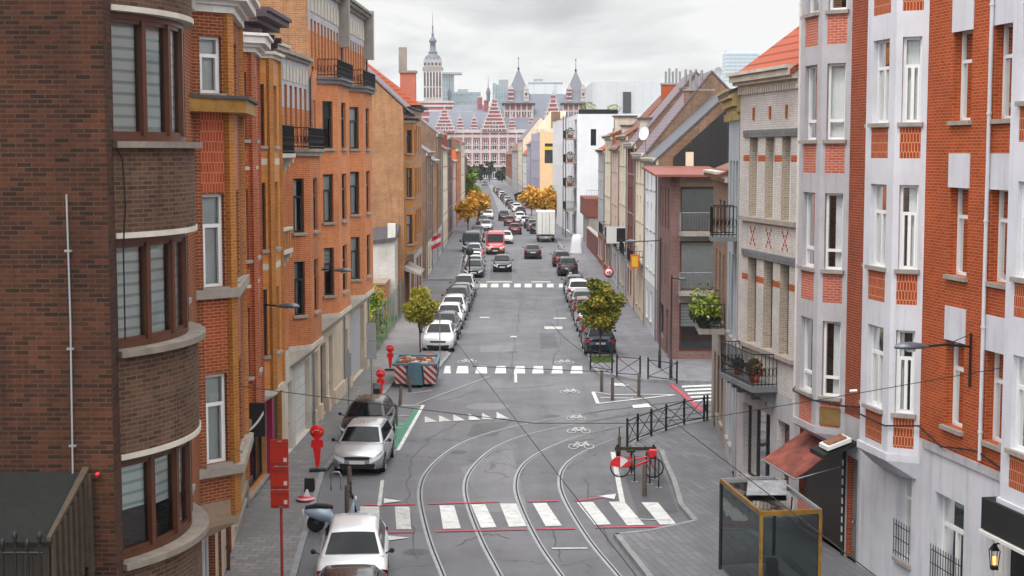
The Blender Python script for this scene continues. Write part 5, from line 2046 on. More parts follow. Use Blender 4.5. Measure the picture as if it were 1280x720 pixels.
fr = lf2(103, 113)
H1 = house('gable_house', 'ochre brick house showing its broad bare gable wall above the fenced garden', fr)
mb = MB()
gops = [(.6, 1.6, .12, 2.6), (2.2, 4.6, .3, 2.9), (5.4, 9, .12, 3)]
uh = 1.0
wall(mb, fr, 0, fr.L, 0, 14.0, gops, 'brick_ochre', .2, zones=[(0, fr.L, 0, 3.4, 'brick_maroon')], cut=[(uh + .1, uh + 3.4, 4.4, 13.0)])
shell(mb, fr, fr.L, 10, 14.0, 'brick_gable', ridge=(18.6, .5))
mb.build('wall', H1)
bay(H1, fr, uh, .6, 2.4, .6, 4.2, 13.0, [(4.7, 6.7), (7.9, 9.9), (10.9, 12.5)], 'brick_ochre', fm='brown_frame', zones=[('band', 7.0, 7.2, 'brown_stone'), ('band', 10.2, 10.4, 'brown_stone'), ('panel', 6.75, 7.0, 'brick_salmon')], ww=(.62, .5), cap=[(.15, .15, 'pale_stone'), (.15, .35, 'iron')], corbel=.5, cm='brown_stone')
for z in (4.7, 7.9, 10.9):
    for a in (5.6, 7.6):
        mb = MB()
        fbox(mb, fr, a - .1, a + 1.1, z - .25, z - .1, .003, .12, 'brown_stone')
        mb.build('sill', H1)
cornice(H1, fr, 0, fr.L, 13.6, [(.16, .15), (.2, .45), (.1, .6)], 'iron')
roof_gable(H1, fr, 0, fr.L, 10, 14.1, 18.7, 'roof_purple', over=.5)
door(H1, fr, *gops[0][:2], 2.6, 'dark_wood')
window(H1, fr, *gops[1], .15, 'double', 'dark_frame', 'none')
mb = MB()
fbox(mb, fr, 5.42, 8.98, .13, 2.98, -.18, -.14, 'shutter_grey')
mb.build('roller_shutter', H1)
mb = MB()
mb.hexa([fr.p(.1, 2.95, .01), fr.p(5, 2.95, .01), fr.p(5, 2.6, 1.1), fr.p(.1, 2.6, 1.1), fr.p(.1, 3.25, .01), fr.p(5, 3.25, .01), fr.p(5, 2.7, 1.1), fr.p(.1, 2.7, 1.1)], 'concrete_old')
mb.build('shop_canopy', H1)
fr = lf2(113.05, 123.5)
H2 = house('hip_roof_house', 'ochre brick corner house with a big hipped red tile roof and painted brick chimney', fr)
mb = MB()
ops = [(1 + 2.3 * k, 2 + 2.3 * k, z, z + 2) for k in range(4) for z in (4.6, 7.8, 11)]
gops = [(1, 2, .12, 2.6), (3, 5.6, .3, 2.9), (6.6, 9, .3, 2.9)]
wall(mb, fr, 0, fr.L, 0, 14.2, ops + gops, 'brick_ochre', .2, zones=[(0, fr.L, 0, 3.4, 'plaster_grey')])
shell(mb, fr, fr.L, 11, 14.2, 'brick_gable')
mb.build('wall', H2)
for o in ops + gops[1:]:
    window(H2, fr, *o, .15, 'sash', 'brown_frame')
door(H2, fr, *gops[0][:2], 2.6, 'dark_wood')
cornice(H2, fr, 0, fr.L, 14.2, [(.15, .2), (.12, .6)], 'iron')
mb = MB()
e = [fr.p(-.3, 14.45, .5), fr.p(fr.L + .3, 14.45, .5), fr.p(fr.L + .3, 14.45, -11.3), fr.p(-.3, 14.45, -11.3)]
r1, r2 = fr.p(2.4, 18.4, -4.6), fr.p(fr.L - 2.4, 18.4, -4.6)
for f_ in ([e[0], e[1], r2, r1], [e[2], e[3], r1, r2], [e[3], e[0], r1], [e[1], e[2], r2], e):
    mb.face(f_, 'roof_tile_red')
mb.build('roof', H2)
mb = MB()
fbox(mb, fr, 7.4, 8.6, 14.4, 17.2, -1.5, -.3, 'brick_salmon_panel')
fbox(mb, fr, 7.5, 8.2, 17.4, 19.2, -1.6, -1.0, 'concrete_old')
fbox(mb, fr, 7.3, 8.7, 17.202, 17.38, -1.6, -.2, 'concrete_old')
mb.build('chimney', H2)

# garden between the rows
mb = MB()
mb.prism([(-14, 100.2), (-7.75, 100.2), (-7.75, 102.95), (-14, 102.95)], 0, 5.2, 'brick_painted_white')
mb.hexa([V((-14.2, 100, 4.4)), V((-7.6, 100, 5.2)), V((-7.6, 102.97, 5.9)), V((-14.2, 102.97, 5.1)), V((-14.2, 100, 4.6)), V((-7.6, 100, 5.4)), V((-7.6, 102.97, 6.1)), V((-14.2, 102.97, 5.3))], 'roof_lead')
OB = thing('white_outbuilding', 'white-painted brick outbuilding with a leaning lead roof under the bare gable', 'outbuilding', (-10, 101, 0))
mb.build('wall', OB)
mb = MB()
mb.box(-8.2, -7.7, 100.1, 100.6, 5.2, 6.3, 'white_paint')
mb.build('chimney', OB)
mb = MB()
mb.box(-16, -8.15, 96.5, 100.1, 0, 2.55, 'brick_orange')
mb.box(-16, -8.05, 96.4, 100.1, 2.553, 2.68, 'brown_stone')
tag(mb.build('brick_shed', origin=(-12, 98, 0)), 'low orange brick shed in front of the white-painted outbuilding', 'shed')
mb = MB()
mb.face([V((-16, 77.2, .135)), V((-7.5, 77.2, .135)), V((-7.5, 102.8, .135)), V((-16, 102.8, .135))], 'grass')
struct('garden_soil', mb)
FN = thing('mesh_fence', 'tall grey-green wire mesh fence along the garden pavement', 'fence', (-7.3, 90, .12))
mb = MB()
for k in range(64):
    y = 77.3 + k * .395
    mb.tube([V((-7.33, y, .15)), V((-7.33, y, 2.35))], .006, 'fence_green', 4, False)
for z in (.2, .65, 1.1, 1.6, 2.1, 2.34):
    mb.tube([V((-7.33, 77.3, z)), V((-7.33, 102.6, z))], .009, 'fence_green', 4)
mb.build('mesh_panel', FN)
for k in range(10):
    mb = MB()
    y = 77.3 + k * 2.8
    mb.tube([V((-7.33, y, .1)), V((-7.33, y, 2.55))], .035, 'galvanised', 6)
    mb.build('post', FN)


# ------------------------------------------------------------------ trees and shrubs
def leafball(mb, rnd, clumps, n, size, leaf, squash=.85):
    for k in range(n):
        c, r = clumps[rnd.randrange(len(clumps))]
        d = V((rnd.gauss(0, 1), rnd.gauss(0, 1), rnd.gauss(0, 1))).normalized() * r * rnd.uniform(.35, 1.05)
        d.z *= squash
        p = c + d
        a = V((rnd.uniform(-1, 1), rnd.uniform(-1, 1), rnd.uniform(-.6, .6))).normalized()
        b = a.cross(V((rnd.uniform(-1, 1), rnd.uniform(-1, 1), rnd.uniform(-1, 1)))).normalized()
        s = size * rnd.uniform(.6, 1.3)
        mb.face([p - a * s, p - b * s * .6, p + a * s, p + b * s * .6], '%s_%d' % (leaf, (int(c.x * 7 + c.z * 13) + rnd.randrange(2)) % 4))


def tree(name, label, loc, H, zc, rx, rz, leaf, n, size, seed, trunk=.07, group=None, nclump=26, cat='tree'):
    rnd = random.Random(seed)
    t = thing(name, label, cat, loc, 0, group)
    L = V(loc)
    base = zc - rz
    cl = []
    for k in range(nclump):
        d = V((rnd.gauss(0, 1), rnd.gauss(0, 1), rnd.gauss(0, 1))).normalized() * rnd.uniform(.25, .8)
        cl.append((L + V((d.x * rx, d.y * rx, zc + d.z * rz)), rx * rnd.uniform(.26, .44)))
    mb = MB()
    lean = V((rnd.uniform(-.1, .1), rnd.uniform(-.1, .1), 0)) * rx
    mb.tube([L + V((0, 0, -.02)), L + lean * .4 + V((0, 0, base * .6)), L + lean + V((0, 0, zc))], [trunk, trunk * .8, trunk * .5], 'bark', 8)
    for c, r in cl[:8]:
        mid = (L + lean + V((0, 0, base * .9 + rz * .3)))
        mb.tube([L + lean * .6 + V((0, 0, base * .85)), mid.lerp(c, .5) - V((0, 0, rz * .05)), c], [trunk * .5, trunk * .3, trunk * .12], 'bark', 5)
    mb.build('trunk', t)
    mb = MB()
    leafball(mb, rnd, cl, n, size, leaf)
    mb.build('crown', t)
    return t


tree('street_tree', 'small round olive-yellow street tree on the left pavement beside the blue skip', (-5.0, 82.3, .12), 3.4, 2.3, 1.12, 1.25, 'leaf_olive', 6500, .085, 1, .05)
tree('street_tree', 'round street tree turning autumn green-gold on the right, in front of the dark hatchback', (4.62, 79.6, .12), 4.2, 2.95, 1.32, 1.6, 'leaf_autumn', 13000, .09, 2, .06)
tree('garden_shrub', 'loose green shrub against the orange brick shed behind the mesh fence', (-8.5, 92.5, .13), 2.8, 1.8, 1.0, 1.6, 'leaf_lime', 1900, .1, 3, .03, cat='shrub')
tree('garden_shrub', 'yellowing bush just behind the near end of the mesh fence', (-8.3, 84, .13), 2, 1.3, 1.1, 1.2, 'leaf_olive', 1900, .1, 4, .03, cat='shrub')
tree('garden_shrub', 'low lime-green bush halfway along the mesh fence', (-8.3, 88.2, .13), 2, 1.1, 1.1, 1.0, 'leaf_lime', 1700, .1, 5, .03, cat='shrub')
OG = 'orange autumn trees along the far street'
for i, (x, y, zc, r, rz_, lab) in enumerate(((-6.0, 207, 3.0, 1.9, 1.7, 'nearest orange autumn tree on the left of the far street'), (-5.0, 224, 3.4, 2.0, 1.9, 'second orange autumn tree on the left of the far street, nearer the roadway'),
                                            (3.4, 262, 3.2, 2.4, 2.2, 'leftmost of the orange trees before the peach house'), (5.4, 246, 3.4, 2.4, 2.3, 'fullest of the orange trees, in front of the peach house'), (6.6, 232, 3.6, 1.9, 2.2, 'orange tree hard against the corner of the white flats'))):
    tree('orange_tree', lab, (x, y, .12), 6, zc, r, rz_, 'leaf_orange', 2200, .26, 20 + i, .1, group=OG)
tree('green_tree', 'leafy yellow-green tree beside the orange house far down the left', (-8.0, 292, .12), 9, 4.6, 2.1, 3.2, 'leaf_lime', 1500, .3, 31, .12)
for i, (px, y, h, r, lf, lab) in enumerate(((600, 540, 7.5, 2.6, 'leaf_dark', 'dark tree at the left foot of the town hall'), (612, 556, 9, 2.4, 'leaf_dark', 'tallest dark tree in front of the town hall'), (628, 545, 6.0, 3.4, 'leaf_dark', 'broad dark tree at the right foot of the town hall'), (641, 520, 5.5, 3.0, 'leaf_green', 'low green tree at the street end, right of the roadway'),
                                            (590, 470, 8, 3.2, 'leaf_green', 'mid-green tree far down the left pavement'), (651, 330, 2.6, 1.6, 'leaf_dark', 'dark low bush beyond the orange trees on the right pavement'))):
    tree('far_tree', lab, ((px - 640) / FPX * y, y, 0), h, h * .55, r, h * .45, lf, 1100, .45, 40 + i, .18, nclump=14)

# ------------------------------------------------------------------ far rows of houses
LR = [(130.5, 141, 11.0, 'brick_taupe', 'plaster_cream', 13.6, 'roof_slate', 'brick_taupe', 'taupe brick house with pale shopfront, first past the side street on the left'),
      (141, 153, 10.2, 'brick_ochre', 'plaster_grey', 13.2, 'roof_slate', 'brick_old', 'ochre brick house with a slate roof, second past the side street'),
      (153, 167, 12.9, 'brick_old', 'plaster_grey', 16.0, 'roof_slate', 'brick_old', 'old brown brick house under the pale blue-grey roof'),
      (167, 186, 11.4, 'plaster_cream', 'beige_stone', 14.0, 'roof_tile_brown', 'brick_old', 'cream house between brown brick neighbours far on the left'),
      (186, 203, 12.9, 'brick_maroon', 'brick_maroon', None, None, 'brick_maroon', 'flat-roofed maroon brick block far on the left'),
      (203, 222, 9.8, 'plaster_pink', 'plaster_grey', 12.2, 'roof_tile_red', 'brick_old', 'pinkish house between the maroon block and the orange house'),
      (222, 246, 11.4, 'plaster_orange', 'plaster_orange', None, None, 'plaster_orange', 'bright orange rendered house with white windows far on the left'),
      (246, 276, 12.6, 'plaster_cream', 'plaster_grey', 14.4, 'roof_tile_red', 'brick_old', 'cream house just beyond the bright orange one'),
      (276, 310, 10.5, 'brick_old', 'plaster_grey', 13.4, 'roof_slate', 'brick_old', 'brown brick house behind the yellow-green tree'),
      (310, 350, 10.0, 'plaster_grey', 'plaster_grey', 13, 'roof_tile_brown', 'brick_old', 'grey rendered house far along the left row'),
      (350, 420, 9.5, 'brick_redbrown', 'plaster_grey', 12.6, 'roof_tile_brown', 'brick_old', 'red-brown brick range near the far end of the left row'),
      (420, 500, 9.0, 'plaster_cream', 'plaster_grey', 12, 'roof_tile_brown', 'brick_old', 'cream range closing the left row before the town hall')]
for y0, y1, h, wm, gm, rg, rm_, sm_, lab in LR:
    terrace('terraced_house', lab, lf2(y0, y1 - .05), h, wm, 4 if h > 10 else 3, max(3, int((y1 - y0) / 3.2)), ridge=rg, roofm=rm_ or 'roof_slate', sidem=sm_, ground=gm, gf=3.3, cur='net' if y0 < 200 else 'none')
RF3 = [(5.2, 285), (3.9, 305), (2.5, 350), (-2.2, 522), (-4, 600)]
RR3 = [(308, 326, 12.6, 'plaster_lilac', 'plaster_grey', 15.6, 'roof_tile_brown', 'plaster_lilac', 'lilac-grey rendered house beside the peach house'),
       (326, 350, 10.6, 'plaster_bright', 'plaster_grey', 14.6, 'roof_tile_red', 'plaster_bright', 'white house with a small red roof beyond the lilac one'),
       (350, 385, 14.0, 'plaster_cream', 'plaster_grey', 19.0, 'roof_slate_dark', 'plaster_cream', 'cream gabled house with a dark slate roof far on the right'),
       (385, 440, 11.5, 'plaster_grey', 'plaster_grey', 15, 'roof_tile_brown', 'brick_old', 'grey range far along the right row'),
       (440, 520, 10.5, 'brick_redbrown', 'plaster_grey', 14, 'roof_tile_brown', 'brick_old', 'red-brown range closing the right row before the town hall')]
for y0, y1, h, wm, gm, rg, rm_, sm_, lab in RR3:
    f_ = Fr((lerp_line(RF3, y0), y0), (lerp_line(RF3, y1 - .05), y1 - .05), (-1, 0))
    terrace('terraced_house', lab, f_, h, wm, 4, max(3, int((y1 - y0) / 3.2)), ridge=rg, roofm=rm_, sidem=sm_, ground=gm, gf=3.3, cur='none')
# peach house with its blind side wall
PH = thing('peach_house', 'peach rendered house with one wide window under a yellow awning', 'house', (7, 290, 0))
fs = Fr((lerp_line(RF3, 285), 285), (16, 285), (0, -1))
fr = Fr((lerp_line(RF3, 285), 285), (lerp_line(RF3, 307), 307), (-1, 0))
mb = MB()
po = [(.9, 3.9, 8.9, 12.6)]
pd = [(1.9, 3.8, .1, 4.8)]
wall(mb, fs, 0, fs.L, 0, 14.6, po + pd, 'plaster_peach', .4)
fo = [(1 + 3 * k, 2.4 + 3 * k, z, z + 2) for k in range(7) for z in (4, 7.5, 11)]
wall(mb, fr, 0, fr.L, 0, 14.6, fo, 'plaster_lilac', .2)
mb.face([fs.p(0, 14.6), fs.p(fs.L, 14.6), fs.p(fs.L, 14.6, -22), fs.p(-1.3, 14.6, -22)], 'roof_felt')
mb.face([fs.p(fs.L, 0), fs.p(fs.L, 0, -22), fs.p(fs.L, 14.6, -22), fs.p(fs.L, 14.6)], 'plaster_peach')
mb.face([fs.p(-1.3, 0, -22), fs.p(fs.L, 0, -22), fs.p(fs.L, 14.6, -22), fs.p(-1.3, 14.6, -22)], 'plaster_peach')
mb.build('wall', PH)
for o in po:
    window(PH, fs, *o, .3, 'triple', 'dark_frame', 'none', None, pane='dark_glass')
for o in fo:
    window(PH, fr, *o, .14, 'single', 'white_frame', 'none', None, pane='dark_glass')
mb = MB()
fbox(mb, fs, .9, 3.9, 11.4, 12.0, -.28, .25, 'yellow')
mb.build('window_awning', PH)
mb = MB()
fbox(mb, fs, 1.92, 3.78, .1, 4.78, -.3, -.2, 'plaster_orange')
mb.build('door', PH)
mb = MB()
fbox(mb, fs, -.3, 8, 14.62, 15.4, -20, -.6, 'plaster_cream')
fbox(mb, fs, 2.2, 3.9, 15.402, 18.6, -5, -3, 'brick_old')
mb.hexa([fs.p(-.2, 15.41, -6), fs.p(5.2, 15.41, -6), fs.p(5.2, 15.41, -18), fs.p(-.2, 15.41, -18), fs.p(2.2, 18.8, -6.5), fs.p(5, 18.8, -6.5), fs.p(5, 18.8, -17), fs.p(2.2, 18.8, -17)], 'plaster_cream')
mb.build('roof_storey', PH)
mb = MB()
c = P(694, 236, 236)
mb.box(c.x - .5, c.x + .5, c.y, c.y + .12, c.z - .55, c.z - .15 + .3, 'sign_green')
mb.box(c.x - .18, c.x + .18, c.y - .01, c.y + .13, c.z - .95, c.z + .55, 'sign_green')
mb.tube([c + V((.4, .05, -.1)), c + V((2.0, .05, -.1))], .05, 'galvanised', 6)
tag(mb.build('pharmacy_cross', origin=tuple(c)), 'green pharmacy cross sticking out at the far corner of the white flats', 'sign')

# ------------------------------------------------------------------ the town hall
YT = 600.0


def X(px, Y=YT):
    return (px - 640) / FPX * Y


def Z(py, Y=YT):
    return P(640, py, Y).z


TH = thing('town_hall', 'red and white striped Flemish town hall with stepped gables, slate roofs and tall belfry', 'town hall', (X(600), YT, 0))
fr = Fr((X(536), YT), (X(742), YT), (0, -1))


def UX(px):
    return X(px) - fr.o.x


zc = Z(165)
mb = MB()
ops = []
for c in range(19):
    pxc = 541 + c * 11
    for y0, y1 in ((187, 174), (205, 193)):
        ops.append((UX(pxc - 2.8), UX(pxc + 2.8), Z(y0), Z(y1)))
gar = [(UX(541 + c * 11 - 2.5), UX(541 + c * 11 + 2.5), .6, Z(210.5)) for c in range(19)]
zn = [(0, fr.L, 0, Z(209), 'blue_stone')]
wall(mb, fr, 0, fr.L, 0, zc, ops + gar, 'brick_tower', .5, zones=zn, rm='town_stone')
shell(mb, fr, fr.L, 60, zc, 'brick_tower')
mb.build('wall', TH)
mb = MB()
for y, h, d in ((209, .9, .3), (191.3, .8, .2), (189.2, .5, .25), (172, .7, .2), (170, .5, .2), (166, 1.3, .6), (182, .35, .1), (201, .35, .1)):
    fbox(mb, fr, -.3, fr.L + .3, Z(y), Z(y) + h, .01, d, 'town_stone')
mb.build('stone_band', TH)
mb = MB()
for c in range(20):
    u = UX(541 + c * 11 - 5.5)
    fbox(mb, fr, u - .3, u + .3, Z(209), zc, .01, .16, 'town_stone')
mb.build('pilaster', TH)
for o in ops + gar:
    a, b, z0, z1 = o
    mb = MB()
    for q in (fr.p(a, z0), ):
        fbox(mb, fr, a, b, z0, z0 + .14, -.45, -.3, 'white_frame')
        fbox(mb, fr, a, b, z1 - .14, z1, -.45, -.3, 'white_frame')
        for u in (a, (a + b) / 2 - .07, b - .14):
            fbox(mb, fr, u, u + .14, z0 + .14, z1 - .14, -.45, -.3, 'white_frame')
        fbox(mb, fr, a + .14, b - .14, z0 + (z1 - z0) * .6, z0 + (z1 - z0) * .6 + .14, -.45, -.31, 'white_frame')
    w_ = mb.build('window', TH)
    ORI[w_.name] = ORI[TH.name]
    mb = MB()
    mb.face([fr.p(a, z0, -.4), fr.p(b, z0, -.4), fr.p(b, z1, -.4), fr.p(a, z1, -.4)], 'dark_glass')
    mb.build('pane', w_)
# steep main roof
mb = MB()
zr = Z(139)
for a, b in ((0, fr.L),):
    e_ = [fr.p(a, zc + .6, -.2), fr.p(b, zc + .6, -.2), fr.p(b, zr, -9), fr.p(a, zr, -9)]
    mb.face(e_, 'roof_slate_dark')
    mb.face([fr.p(a, zr, -9), fr.p(b, zr, -9), fr.p(b, zr - 4, -24), fr.p(a, zr - 4, -24)], 'roof_slate_dark')
    for u in (a, b):
        mb.face([fr.p(u, zc + .6, -.2), fr.p(u, zr, -9), fr.p(u, zr - 4, -24), fr.p(u, zc + .6, -24)], 'brick_tower')
mb.build('roof', TH)
mb = MB()                                        # second, higher roof behind
for a, b, yt, yb in ((566, 606, 130.5, 142), (660, 706, 117, 150)):
    za, zb_ = Z(yt, 622), Z(yb, 622)
    q = [V((X(a, 622), 615, zb_)), V((X(b, 622), 615, zb_)), V((X(b, 622), 626, za)), V((X(a, 622), 626, za))]
    mb = MB()
    mb.face(q, 'roof_slate_dark')
    mb.face([q[3], q[2], q[2] + V((0, 12, -10)), q[3] + V((0, 12, -10))], 'roof_slate_dark')
    mb.face([q[0], q[3], q[3] + V((0, 12, -10)), q[0] + V((0, 12, 0))], 'roof_slate_dark')
    mb.face([q[1], q[2], q[2] + V((0, 12, -10)), q[1] + V((0, 12, 0))], 'roof_slate_dark')
    mb.box(q[0].x + 1, q[1].x - 1, 616, 636, 10, zb_, 'brick_tower')
    mb.build('upper_roof', TH)


def stepped(px, w, yb, yt, Y, n, name='gable', win=True):
    """stepped gable: w pixels wide at its foot"""
    mb = MB()
    x0, wd = X(px, Y), w / FPX * Y
    z0, z1 = Z(yb, Y), Z(yt, Y)
    for k in range(n):
        za, zb_ = z0 + (z1 - z0) * k / n, z0 + (z1 - z0) * (k + 1) / n
        ww = wd * (1 - k / n) * .5 + .35
        mb.box(x0 - ww, x0 + ww, Y - .5, Y + .6, za, zb_ - .45, 'brick_tower')
        mb.box(x0 - ww - .25, x0 + ww + .25, Y - .75, Y + .7, zb_ - .45 + .003, zb_ - .003, 'town_stone')
        if ww > 1.2:
            for sx in (-1, 1):
                mb.box(x0 + sx * (ww - .2) - .22, x0 + sx * (ww - .2) + .22, Y - .65, Y - .505, za, zb_ - .46, 'town_stone')
    mb.lathe([(0, 0), (.35, .3), (.15, .8), (.3, 1.2), (0, 2.2)], 'town_stone', (x0, Y, z1), 6)
    g = mb.build(name, TH)
    ORI[g.name] = ORI[TH.name]
    if win:
        for k in range(min(3, n - 1)):
            za = z0 + (z1 - z0) * (k + .12) / n
            cnt = 3 - k if w > 20 else 1
            for j in range(cnt):
                xx = x0 + (j - (cnt - 1) / 2) * wd * .24
                mb = MB()
                mb.box(xx - .55, xx + .55, Y - .56, Y - .52, za, za + (z1 - z0) / n * .68, 'dark_glass')
                for q in (-.62, .5):
                    mb.box(xx + q, xx + q + .14, Y - .72, Y - .52, za, za + (z1 - z0) / n * .68, 'white_frame')
                mb.build('window', g)


stepped(618, 30, 164.5, 124, YT - .5, 9)
stepped(556, 26, 166, 137, YT - .5, 7)
stepped(691, 28, 166, 118, YT - 1, 9)
for px in (575.5, 593, 640, 664):
    stepped(px, 6.5, 163, 147, YT + 1, 4, 'dormer', False)
mb = MB()
for px, y0, y1, Y in ((588, 155, 141, 612), (575, 152, 141, 612), (600, 140, 122, 620), (608, 140, 126, 618)):
    mb.box(X(px - 3, Y), X(px + 3, Y), Y, Y + 2, Z(y0, Y), Z(y1, Y), 'brick_tower')
    mb.box(X(px - 3.4, Y), X(px + 3.4, Y), Y - .2, Y + 2.2, Z(y1, Y) + .003, Z(y1, Y) + .5, 'town_stone')
mb.build('chimney', TH)


def pavilion(px, w, ybase, yeave, yapex, Y):
    mb = MB()
    x0, h = X(px, Y), w / 2 / FPX * Y
    z0, z1, z2 = Z(ybase, Y), Z(yeave, Y), Z(yapex, Y)
    d = h * .84
    mb.box(x0 - d, x0 + d, Y - d, Y + d, z0 - 6, z1, 'brick_tower')
    for f_ in (.0, .25, .5, .75):
        z = z0 + (z1 - z0) * f_
        mb.box(x0 - d - .2, x0 + d + .2, Y - d - .2, Y + d + .2, z, z + .5, 'town_stone')
    n = 5
    for k in range(n + 1):
        u = x0 - d + 2 * d * k / n
        mb.box(u - .3, u + .3, Y - d - .15, Y - d - .003, z0, z1, 'town_stone')
    mb.box(x0 - h, x0 + h, Y - h, Y + h, z1 + .003, z1 + .7, 'dark_wood')
    t = mb.build('tower', TH)
    ORI[t.name] = ORI[TH.name]
    for k in range(n):
        u = x0 - d + 2 * d * (k + .5) / n
        for f_ in (.33, .62):
            mb = MB()
            z = z0 + (z1 - z0) * f_
            mb.box(u - .65, u + .65, Y - d - .06, Y - d - .01, z, z + (z1 - z0) * .2, 'dark_glass')
            mb.box(u - .08, u + .08, Y - d - .12, Y - d - .061, z, z + (z1 - z0) * .2, 'white_frame')
            mb.build('window', t)
    mb = MB()
    s = [(x0 - h, Y - h), (x0 + h, Y - h), (x0 + h, Y + h), (x0 - h, Y + h)]
    s2 = [(x0 + (x - x0) * .62, Y + (y - Y) * .62) for x, y in s]
    s3 = [(x0 + (x - x0) * .06, Y + (y - Y) * .06) for x, y in s]
    zm = z1 + (z2 - z1) * .36
    mb.prism(s, z1 + .703, zm, 'roof_slate_dark', s2)
    mb.prism(s2, zm + .003, z2, 'roof_slate_dark', s3)
    mb.lathe([(.25, 0), (.5, .8), (.12, 1.3), (.08, 4.5), (.3, 4.7), (0, 5.4)], 'iron', (x0, Y, z2), 6)
    mb.build('spire_roof', TH)
    for sx, yy in ((-.46, 0), (.46, 0)):
        mb = MB()
        xx = x0 + sx * h
        za = z1 + .8
        mb.box(xx - 1.0, xx + 1.0, Y - h * .96, Y - h * .5, za, za + 5.2, 'brick_tower' if sx < 0 else 'town_stone')
        mb.prism([(xx - 1.2, Y - h), (xx + 1.2, Y - h), (xx + 1.2, Y - h * .5), (xx - 1.2, Y - h * .5)], za + 5.203, za + 7.2, 'town_stone', [(xx - .1, Y - h), (xx + .1, Y - h), (xx + .1, Y - h * .5), (xx - .1, Y - h * .5)])
        for k in range(3):
            mb.box(xx - 1.1, xx + 1.1, Y - h - .05, Y - h * .96 - .003, za + .5 + 1.7 * k, za + .95 + 1.7 * k, 'town_stone')
        mb.box(xx - .4, xx + .4, Y - h * .96 - .08, Y - h * .96 - .003, za + 2.8, za + 4.4, 'dark_glass')
        mb.build('dormer', TH)


pavilion(648, 41, 166, 131.5, 88, 612)
pavilion(719, 38, 166, 131.5, 90, 612)
# belfry
YB = 630
x0 = X(542, YB)
S_ = YB / FPX
mb = MB()
bz = lambda y: Z(y, YB)
mb.box(x0 - 14 * S_ - 1, x0 + 26 * S_, YB - 5, YB + 8, 0, bz(128), 'brick_tower')
for y in (148, 140, 134, 129):
    mb.box(x0 - 14 * S_ - 1.2, x0 + 26.5 * S_, YB - 5.3, YB + 8.2, bz(y), bz(y) + .8, 'town_stone')
hw = 11.2 * S_
mb.box(x0 - hw, x0 + hw, YB - hw, YB + hw, bz(128), bz(88), 'town_stone')
for k in range(6):
    u = x0 - hw + 2 * hw * (k + .5) / 6
    for za, zb_ in ((122, 110), (108, 91)):
        mb.box(u - .34, u + .34, YB - hw - .06, YB - hw - .01, bz(za), bz(zb_), 'dark_glass')
    mb.box(u - .28 + hw / 6, u + .28 + hw / 6, YB - hw - .5, YB - hw - .003, bz(127), bz(88), 'town_stone')
mb.box(x0 + 4 * S_, x0 + 9 * S_, YB - hw - .4, YB - hw - .06, bz(119), bz(111), 'brick_tower')
mb.build('belfry_shaft', TH)
mb = MB()
mb.box(x0 - 12.3 * S_, x0 + 12.3 * S_, YB - 12.3 * S_, YB + 12.3 * S_, bz(88) + .003, bz(84.5), 'stone_sill')
mb.box(x0 - 10.6 * S_, x0 + 10.6 * S_, YB - 10.6 * S_, YB + 10.6 * S_, bz(84.5) + .003, bz(75), 'plaster_grey')
for k in range(5):
    u = x0 + (k - 2) * 4.6 * S_
    mb.prism([(u - 1.7 * S_, YB - 11.5 * S_), (u + 1.7 * S_, YB - 11.5 * S_), (u + 1.7 * S_, YB - 10 * S_), (u - 1.7 * S_, YB - 10 * S_)], bz(84), bz(78), 'town_stone')
    mb.prism([(u - 1.9 * S_, YB - 11.6 * S_), (u + 1.9 * S_, YB - 11.6 * S_), (u + 1.9 * S_, YB - 10 * S_), (u - 1.9 * S_, YB - 10 * S_)], bz(78) + .003, bz(73), 'plaster_grey', [(u - .1, YB - 11.6 * S_), (u + .1, YB - 11.6 * S_), (u + .1, YB - 10 * S_), (u - .1, YB - 10 * S_)])
    mb.box(u - .4, u + .4, YB - 11.5 * S_ - .05, YB - 11.5 * S_ - .003, bz(82.5), bz(79), 'dark_glass')
mb.build('belfry_gallery', TH)
mb = MB()
pr = [(11, 77), (10.6, 74), (9, 70.5), (6, 68.3), (5, 67), (5.6, 66), (5.4, 64.5), (3.6, 64), (3.4, 53.5), (4.8, 52.5), (4.8, 51), (4, 49.5), (2.2, 47), (1.3, 45), (1.8, 43), (.9, 41), (.7, 35), (1.2, 34), (.4, 32), (.25, 18), (0, 14)]
mb.lathe([(r * S_, bz(y)) for r, y in pr], 'roof_slate_dark', (x0, YB, 0), 12)
mb.build('spire', TH)
for px, yb_, yt, Y in ((562.5, 128, 103, 632), (610.5, 127, 103, 618)):
    mb = MB()
    S2 = Y / FPX
    mb.lathe([(2.2 * S2, 0), (2.2 * S2, Z(yb_ - 8, Y) - Z(yb_, Y)), (2.9 * S2, Z(yb_ - 11, Y) - Z(yb_, Y)), (1.6 * S2, Z(yb_ - 16, Y) - Z(yb_, Y)), (.5 * S2, Z(yb_ - 18, Y) - Z(yb_, Y)), (.2 * S2, Z(yt - 8, Y) - Z(yb_, Y))], 'roof_slate_dark', (X(px, Y), Y, Z(yb_, Y)), 8)
    mb.build('turret', TH)

